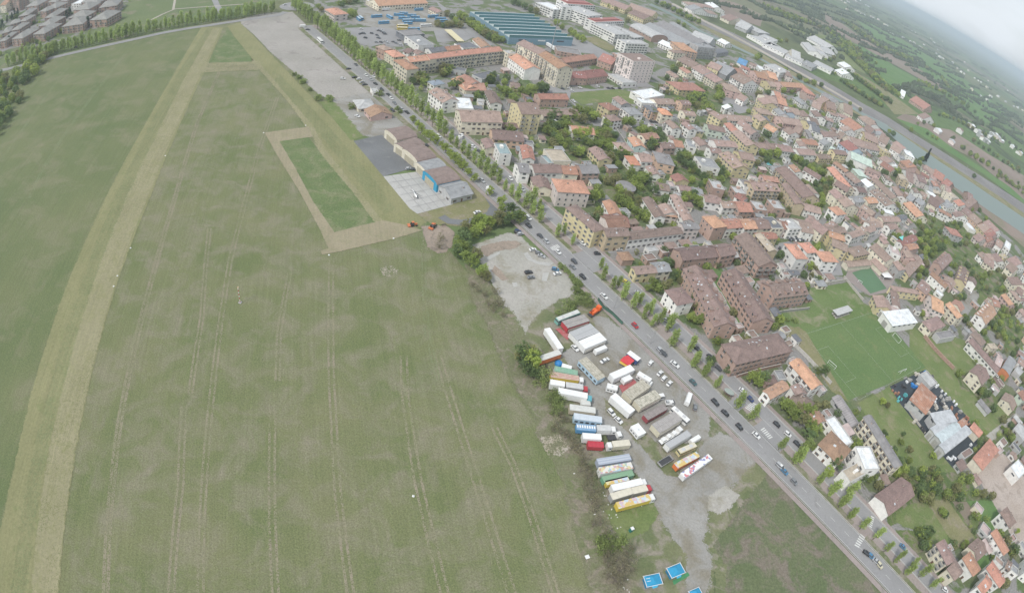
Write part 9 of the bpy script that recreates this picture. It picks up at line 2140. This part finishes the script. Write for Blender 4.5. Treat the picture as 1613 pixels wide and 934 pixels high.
for nm, ds in (('red_floor', 'red ride floor between the white trailers'), ('red_floor2', 'red ride floor beside the slatted grey roofed ride')):
    P = A[nm]; c = sum(P, Vector((0, 0)))/len(P); o = thing('ride_floor', 'platform', ds, c.x, c.y, 0, unique=True); V = [(p.x-c.x, p.y-c.y) for p in P]
    m = MB(); m.poly([(a, b, .28) for a, b in V]+[(a, b, .55) for a, b in V], ribs('red_planks', (.36, .07, .08), (.42, .12, .12), .8, (.40, .20, .19)), [(0, 1, 2, 3), (7, 6, 5, 4), (0, 1, 5, 4), (1, 2, 6, 5), (2, 3, 7, 6), (3, 0, 4, 7)]); m.build('deck', o)
for nm, ds in (('lamp', 'tall street lamp on the median nearest the white villa'), ('lamp2', 'tall street lamp on the median beside the red car')):
    p = A[nm][0]; o = thing('street_lamp', 'street lamp', ds, p.x, p.y, math.atan2(RN.y, RN.x), .3, unique=True)
    m = MB(); m.tube((0, 0, 0), (0, 0, 8.), .13, .08, POLE, 8); m.build('pole', o); m = MB(); m.tube((0, 0, 8.), (1.6, 0, 8.5), .06, .05, POLE, 6); m.build('arm', o); m = MB(); m.box((1.9, 0, 8.5), (.8, .32, .16), POLE); m.build('lamp_head', o)
a, b = A['shelter']; c = (a+b)/2; o = thing('bus_shelter', 'shelter', 'oval glass sided shelter with dull green roof on the median', c.x, c.y, math.atan2((b-a).y, (b-a).x), .3, unique=True); L = (b-a).length/2; n = 20
m = MB(); m.poly([(L*math.cos(t*6.2832/n), L*.62*math.sin(t*6.2832/n), 2.7) for t in range(n)]+[(L*.9*math.cos(t*6.2832/n), L*.55*math.sin(t*6.2832/n), 2.95) for t in range(n)], plain('dull_green_sheet', (.30, .34, .31)), [tuple(range(n, 2*n)), tuple(range(n-1, -1, -1))]+[(i, (i+1) % n, n+(i+1) % n, n+i) for i in range(n)]); m.build('roof', o)
for t in range(0, n, 2): d = MB(); d.tube((L*.85*math.cos(t*6.2832/n), L*.52*math.sin(t*6.2832/n), 0), (L*.85*math.cos(t*6.2832/n), L*.52*math.sin(t*6.2832/n), 2.7), .05, .05, DARKM, 5); d.build('post', o)
d = MB(); d.box((0, 0, .5), (L*1.2, .5, .1), DOORM); d.build('bench', o)
p = A['mast'][0]; o = thing('radio_mast', 'mast', 'thin tall mast in the yard of the blue factory', p.x, p.y, 0, unique=True); m = MB(); m.tube((0, 0, 0), (0, 0, 38), .45, .18, POLE, 6); m.build('pole', o)
for k in range(4): m = MB(); m.box((0, 0, 24+k*4), (1.6, .15, .15), POLE, k); m.build('antenna', o)
GOALD = ('goal at the avenue end of the football pitch', 'goal at the far end of the football pitch', 'small training goal beside the storage yard', 'left goal on the green court', 'right goal on the green court')
for i in range(5):
    a, b = A[f'goal{i+1}']; c = (a+b)/2; L = (b-a).length; o = thing('football_goal', 'goal', 'white '+GOALD[i], c.x, c.y, math.atan2((b-a).y, (b-a).x), .2, unique=True); hh = 2.4 if L > 5 else 2.; L = max(L, 3)
    for s in (-1, 1): m = MB(); m.tube((s*L/2, 0, 0), (s*L/2, 0, hh), .1, .1, WHITE, 6); m.tube((s*L/2, 0, hh), (s*L/2, 1.5 if i != 1 else -1.5, 0), .06, .06, WHITE, 5); m.build('post', o)
    m = MB(); m.tube((-L/2, 0, hh), (L/2, 0, hh), .1, .1, WHITE, 6); m.build('crossbar', o); m = MB(); yb = 1.5 if i != 1 else -1.5; m.tube((-L/2, yb, .05), (L/2, yb, .05), .06, .06, WHITE, 5); m.build('ground_bar', o)
p = A['pool'][0]; o = thing('garden_pool', 'pool', 'turquoise garden pool near the beige terrace', p.x, p.y, .6, unique=True); n = 18; pm = plain('pool_water', (.12, .46, .50), .1)
m = MB(); m.poly([(5*math.cos(t*6.2832/n), 3*math.sin(t*6.2832/n), .75) for t in range(n)], pm); m.build('water', o)
m = MB()
for t in range(n):
    a0, a1 = t*6.2832/n, (t+1)*6.2832/n
    m.poly([(5.1*math.cos(a0), 3.1*math.sin(a0), 0), (5.1*math.cos(a1), 3.1*math.sin(a1), 0), (5.1*math.cos(a1), 3.1*math.sin(a1), .95), (5.1*math.cos(a0), 3.1*math.sin(a0), .95)], plain('pool_wall', (.3, .55, .6)))
m.build('rim', o)
p = A['trampoline'][0]; o = thing('round_pavilion', 'pavilion', 'dark round roofed pavilion in the gardens', p.x, p.y, 0, unique=True)
m = MB(); m.tube((0, 0, 3), (0, 0, 4), 6.8, 2, rmat('greyb'), 18); m.build('roof', o); m = MB(); m.tube((0, 0, 0), (0, 0, 3), 6.2, 6.2, wmat('brick'), 18); m.build('wall', o)
p = A['tent'][0]; o = thing('garden_shed', 'shed', 'small teal roofed shed among dense garden trees', p.x, p.y, .9, unique=True)
m = MB(); m.box((0, 0, 1.3), (6, 5, 2.6), wmat('greyw')); m.build('wall', o); m = MB(); m.poly([(-3.3, -2.8, 2.6), (3.3, -2.8, 2.6), (3.3, 2.8, 2.6), (-3.3, 2.8, 2.6), (-2.5, 0, 4), (2.5, 0, 4)], plain('teal_sheet_roof', (.24, .42, .42)), [(0, 1, 5, 4), (1, 2, 5), (2, 3, 4, 5), (3, 0, 4)]); m.build('roof', o)
P = A['teal_awning']; c = sum(P, Vector((0, 0)))/3; o = thing('sun_sail', 'sun sail', 'bright turquoise triangular sun sail over a roof terrace', c.x, c.y, 0, unique=True)
m = MB(); m.poly([(p.x-c.x, p.y-c.y, 7.6) for p in P], plain('turquoise_cloth', (.18, .60, .56), .7)); m.build('cloth', o)
for p in P: d = MB(); d.tube((p.x-c.x, p.y-c.y, 0), (p.x-c.x, p.y-c.y, 7.7), .07, .07, POLE, 5); d.build('post', o)
def wall(P, name, cat, lab, h, t, mat, mat2=None, posts=3.):
    o = thing(name, cat, lab, P[0].x, P[0].y, 0, unique=True); c = P[0]
    for a, b in zip(P, P[1:]):
        d = b-a; az = math.atan2(d.y, d.x); m_ = (a+b)/2-c; m = MB(); m.box((m_.x, m_.y, h/2), (d.length, t, h), mat, az); m.build('panel', o)
        m = MB(); m.box((m_.x, m_.y, h+.06), (d.length+.1, t+.12, .12), mat2 or SLAB, az); m.build('coping', o)
        n = int(d.length/posts)
        for i in range(n+1): q_ = a+d*(i/max(n, 1))-c; m = MB(); m.box((q_.x, q_.y, h/2+.05), (t+.12, t+.12, h+.1), mat, az); m.build('post', o)
wall(A['fence_lot'], 'mesh_fence', 'fence', 'dark green mesh fence between main road and fairground lot', 2., .08, plain('green_mesh', (.06, .14, .10), .8), DARKM)
wall(A['wall_brick'], 'brick_wall', 'wall', 'long straight brick wall between meadow and walled garden', 2.4, .9, plain('old_brick', (.36, .24, .19), .9, 0, .2), plain('old_brick', (.36, .24, .19)), 8)
wall(A['wall_garden'], 'concrete_wall', 'wall', 'pale concrete wall between school garden and training ground', 2.2, .3, SLAB)
wall(A['wall_garden2'], 'concrete_wall', 'wall', 'pale concrete wall between green court and training ground', 1.6, .3, SLAB, None, 6)
wall(A['wall_lane'], 'lane_wall', 'wall', 'tall grey wall along the garden lane', 2.4, .3, plain('grey_render', (.28, .28, .27)))
wall(A['wall_factory'], 'meadow_wall', 'wall', 'low pale wall between long meadow and factory yard', 1.2, .3, SLAB, None, 6)
wall(A['wall_play'], 'low_wall', 'wall', 'low wall between big brick block and training ground', 1.8, .3, plain('grey_render', (.28, .28, .27)), None, 6)
wall(A['wall_bricks'], 'garden_wall', 'wall', 'brick garden wall in front of the sprawling brick block', 2., .3, plain('old_brick', (.36, .24, .19)), None, 6)
wall(A['wall_house'], 'white_wall', 'wall', 'white wall running along the pitch verge behind the orange roofed terrace', 2., .3, plain('white_render', (.52, .5, .47)), None, 6)
rng = random.Random(3)
YARD = CLUT = [tuple(map(float, q.split(','))) for q in CLUTTER.split()]
for i, (x, y) in enumerate(CLUT):
    k = rng.choice(('white tank', 'white tank', 'blue tarpaulin pile', 'grey pallet stack', 'teal crate', 'black scrap heap', 'rusty drum stack', 'pale sack pile'))
    col = {'white tank': (.72, .73, .74), 'blue tarpaulin pile': (.03, .20, .52), 'grey pallet stack': (.34, .33, .31), 'teal crate': (.10, .38, .40), 'black scrap heap': (.05, .05, .055), 'rusty drum stack': (.34, .17, .11), 'pale sack pile': (.52, .48, .42)}[k]
    o = thing('yard_item', k.split()[-1], k, x, y, rng.uniform(0, 3)); mt = plain(k.replace(' ', '_'), col, .6)
    for j in range(rng.choice((2, 3, 4))):
        m = MB(); a = (rng.uniform(-2, 2), rng.uniform(-1.5, 1.5)); hh = rng.uniform(.7, 1.7)
        if 'tank' in k or 'drum' in k: m.tube((a[0], a[1], .2), (a[0], a[1], .2+hh), .75, .7, mt, 10)
        else: m.box((a[0], a[1], .2+hh/2), (rng.uniform(1.2, 3), rng.uniform(1, 2), hh), mt, rng.uniform(-.3, .3), (.9, .9))
        m.build(k.split()[-1]+'_unit', o)
m = MB(); rng = random.Random(9); LIT = plain('pale_litter', (.62, .61, .58), .8)
for x, y in ANCHORS['litter']:
    for k in range(rng.choice((2, 3, 5))):
        m.box((x+rng.gauss(0, 1.6), y+rng.gauss(0, 1.6), .22), (rng.uniform(.2, .7), rng.uniform(.2, .5), rng.uniform(.1, .3)), LIT, rng.uniform(0, 3), (.8, .8))
o = m.build('scattered_litter', kind='stuff'); o['label'] = 'pale scraps of litter scattered on the scrub beside the lorries'; o['category'] = 'litter'
# railway: rails and sleepers are too fine to pick apart, masts are things
rails = [ln for ln in POLYS.split('\n') if ln.startswith('railway_bed')][0].split(' ', 3)[3]; RP_ = P2(rails); half = RP_[:len(RP_)//2]; oth = RP_[len(RP_)//2:][::-1]
mid = [((a[0]+b[0])/2, (a[1]+b[1])/2) for a, b in zip(half, oth)]
for off in (-2.9, -1.4, 1.4, 2.9): strip('railway_rail', mid, .3, 11*LV, plain('rail_steel', (.24, .22, .21), .5), off)
acc = 0; k = 0
for a, b in zip(mid, mid[1:]):
    a, b = Vector(a), Vector(b); d = b-a
    for i in range(int(d.length/50)):
        p = a+d*(i/max(1, int(d.length/50))); o = thing('catenary_mast', 'mast', 'thin railway mast', p.x, p.y, math.atan2(d.y, d.x), .3)
        m = MB(); m.tube((0, -4.6, 0), (0, -4.6, 8), .22, .15, POLE, 5); m.build('pole', o); m = MB(); m.box((0, -2.6, 7.2), (.12, 4.4, .12), POLE); m.build('arm', o)

# pitch lines
def line_on(P, name, z, w=.06):
    m = MB()
    for a, b in zip(P, P[1:]):
        d = (b-a).normalized(); n = Vector((-d.y, d.x))*w/2; m.poly([(*(a-n), z), (*(b-n), z), (*(b+n), z), (*(a+n), z)], gmat('markwhite'))
    m.build(name, kind='structure')
g1, g2 = (A['goal1'][0]+A['goal1'][1])/2, (A['goal2'][0]+A['goal2'][1])/2; ax = (g2-g1).normalized(); pn = Vector((-ax.y, ax.x)); Lp = (g2-g1).length; hw = 24
def PP(u, v): return g1+ax*u+pn*v
line_on([PP(0, -hw), PP(Lp, -hw), PP(Lp, hw), PP(0, hw), PP(0, -hw)], 'pitch_lines', 7*LV)
line_on([PP(Lp/2, -hw), PP(Lp/2, hw)], 'pitch_lines', 7*LV)
for u0, s in ((0, 1), (Lp, -1)): line_on([PP(u0, -12), PP(u0+s*11, -12), PP(u0+s*11, 12), PP(u0, 12)], 'pitch_lines', 7*LV)

# ------------------------------------------------------------------ labels: "what it looks like, nth closest to a landmark"
LM = [(o, d, x, y) for (o, d, u, x, y) in THINGS if u]
SHORT = {}
LMK = [('pink bungalow', 'pink bungalow'), ('concrete apron', 'blue fronted hangar'), ('yellow palazzo', None), ('blue factory with eight', 'blue sawtooth factory'), ('tall apartment tower striped', 'tall striped tower'),
       ('slender pale yellow apartment', 'slender yellow tower'), ('large pale green church', 'pale green church'), ('middle of the white U', 'U shaped school'), ('school with broad dark red', 'red roofed school'),
       ('windsock', 'striped windsock pole'), ('plain blue roofed booth', 'plain blue booth'), ('bright red awning', 'bright red awning'), ('factory hall with rusty', 'rusty roofed factory'), ('solitary house', 'solitary garden house'),
       ('bus depot hall behind', 'bus depot hall'), ('orange roofed house standing', 'roundabout house'), ('portable toilet', 'portable toilet'), ('long yellow three', 'long yellow palazzo'), ('square white villa', 'square white villa'),
       ('white gabled house with large', 'lone white gabled house'), ('modern white apartment', 'modern white block'), ('tall brick apartment tower', 'corner brick tower'), ('warehouse with bright blue', 'blue roofed warehouse'),
       ('small bright yellow house', 'small bright yellow house'), ('very long orange', 'very long balcony block'), ('brick farmhouse', 'brick farmhouse'), ('terraced block with stepped orange', 'stepped orange terrace'),
       ('large white flat roofed warehouse', 'big white warehouse'), ('big peach villa', 'big peach villa'), ('sprawling brick', 'sprawling brick block'), ('gymnasium with big', 'white roofed gymnasium'), ('white slab', None),
       ('modern white villa', 'flat roofed white villa'), ('ornate yellow', 'ornate yellow townhouse'), ('workshop with grey barrel', 'grey barrel roofed workshop'), ('cream house with brown roof on the far', 'far bend cream house'),
       ('apartment slab with orange', 'orange roofed white slab'), ('bare', None), ('long light', None), ('turquoise garden pool', 'turquoise pool'), ('long beige terrace', 'long beige terrace'), ('small white chapel', 'small white chapel'),
       ('oval glass', 'oval shelter'), ('white canopy in', None), ('square white canopy beside', 'white court canopy'), ('orange tractor beside', 'tractor by bare earth'), ('long white house row', 'long white house row'),
       ('large pinkish white villa', 'large pinkish villa'), ('filling station canopy', 'filling station canopy'), ('thin tall mast', 'tall factory mast'), ('light_heli', None), ('small white helicopter', 'parked helicopter')]
lms = []
for key, ph in LMK:
    if not ph: continue
    for o, d, x, y in LM:
        if key in d: lms.append((ph, x, y)); break
lms.append(('grassy roundabout', ra.x, ra.y))
ORD = ['closest', 'second closest', 'third closest', 'fourth closest', 'fifth closest', 'sixth closest', 'seventh closest', 'eighth closest', 'ninth closest', 'tenth closest', 'eleventh closest', 'twelfth closest']
ORD += [f'{n} closest' for n in ('thirteenth', 'fourteenth', 'fifteenth', 'sixteenth', 'seventeenth', 'eighteenth', 'nineteenth', 'twentieth')]
def ordn(k):
    if k < len(ORD): return ORD[k]
    k += 1; s = 'th' if 10 <= k % 100 <= 20 else {1: 'st', 2: 'nd', 3: 'rd'}.get(k % 10, 'th'); return f'{k}{s} closest'
groups = {}
for rec in THINGS:
    if not rec[2]: groups.setdefault(rec[1], []).append(rec)
for desc, recs in groups.items():
    best = {}
    for ph, lx, ly in lms:
        for k, r_ in enumerate(sorted(recs, key=lambda r_: (r_[3]-lx)**2+(r_[4]-ly)**2)):
            dist = math.hypot(r_[3]-lx, r_[4]-ly); sc_ = k+dist/70
            if id(r_[0]) not in best or sc_ < best[id(r_[0])][0]: best[id(r_[0])] = (sc_, k, ph)
    for r_ in recs:
        _, k, ph = best[id(r_[0])]
        r_[0]['label'] = f'{desc}, {ordn(k)} to the {ph}'
        if len(r_[0]['label'].split()) > 16:                        # shorten: walls and roof first, then the place
            r_[0]['label'] = r_[0]['label'].replace(' apartment building', ' block').replace('one-storey ', '').replace('two-storey ', '').replace('three-storey ', '').replace('faded brown', 'brown').replace('farther ', '')
        if len(recs) > 1: r_[0]['group'] = desc.replace('large ', '').replace('small ', '')+' kind'

# ------------------------------------------------------------------ haze: one closed box of even pale air
hz = MB(); hz.box((0, 12000, 99), (44000, 44000, 200), DARKM); me = hz.mesh('haze'); me.materials.clear()
hm = bpy.data.materials.new('pale_air'); hm.use_nodes = True; nt = hm.node_tree; nt.nodes.clear()
pv = nt.nodes.new('ShaderNodeVolumePrincipled'); pv.inputs['Density'].default_value = .00016; pv.inputs['Color'].default_value = (.78, .87, .98, 1); pv.inputs['Anisotropy'].default_value = .2
ou = nt.nodes.new('ShaderNodeOutputMaterial'); nt.links.new(pv.outputs[0], ou.inputs['Volume']); me.materials.append(hm); link('haze', me, kind='stuff')
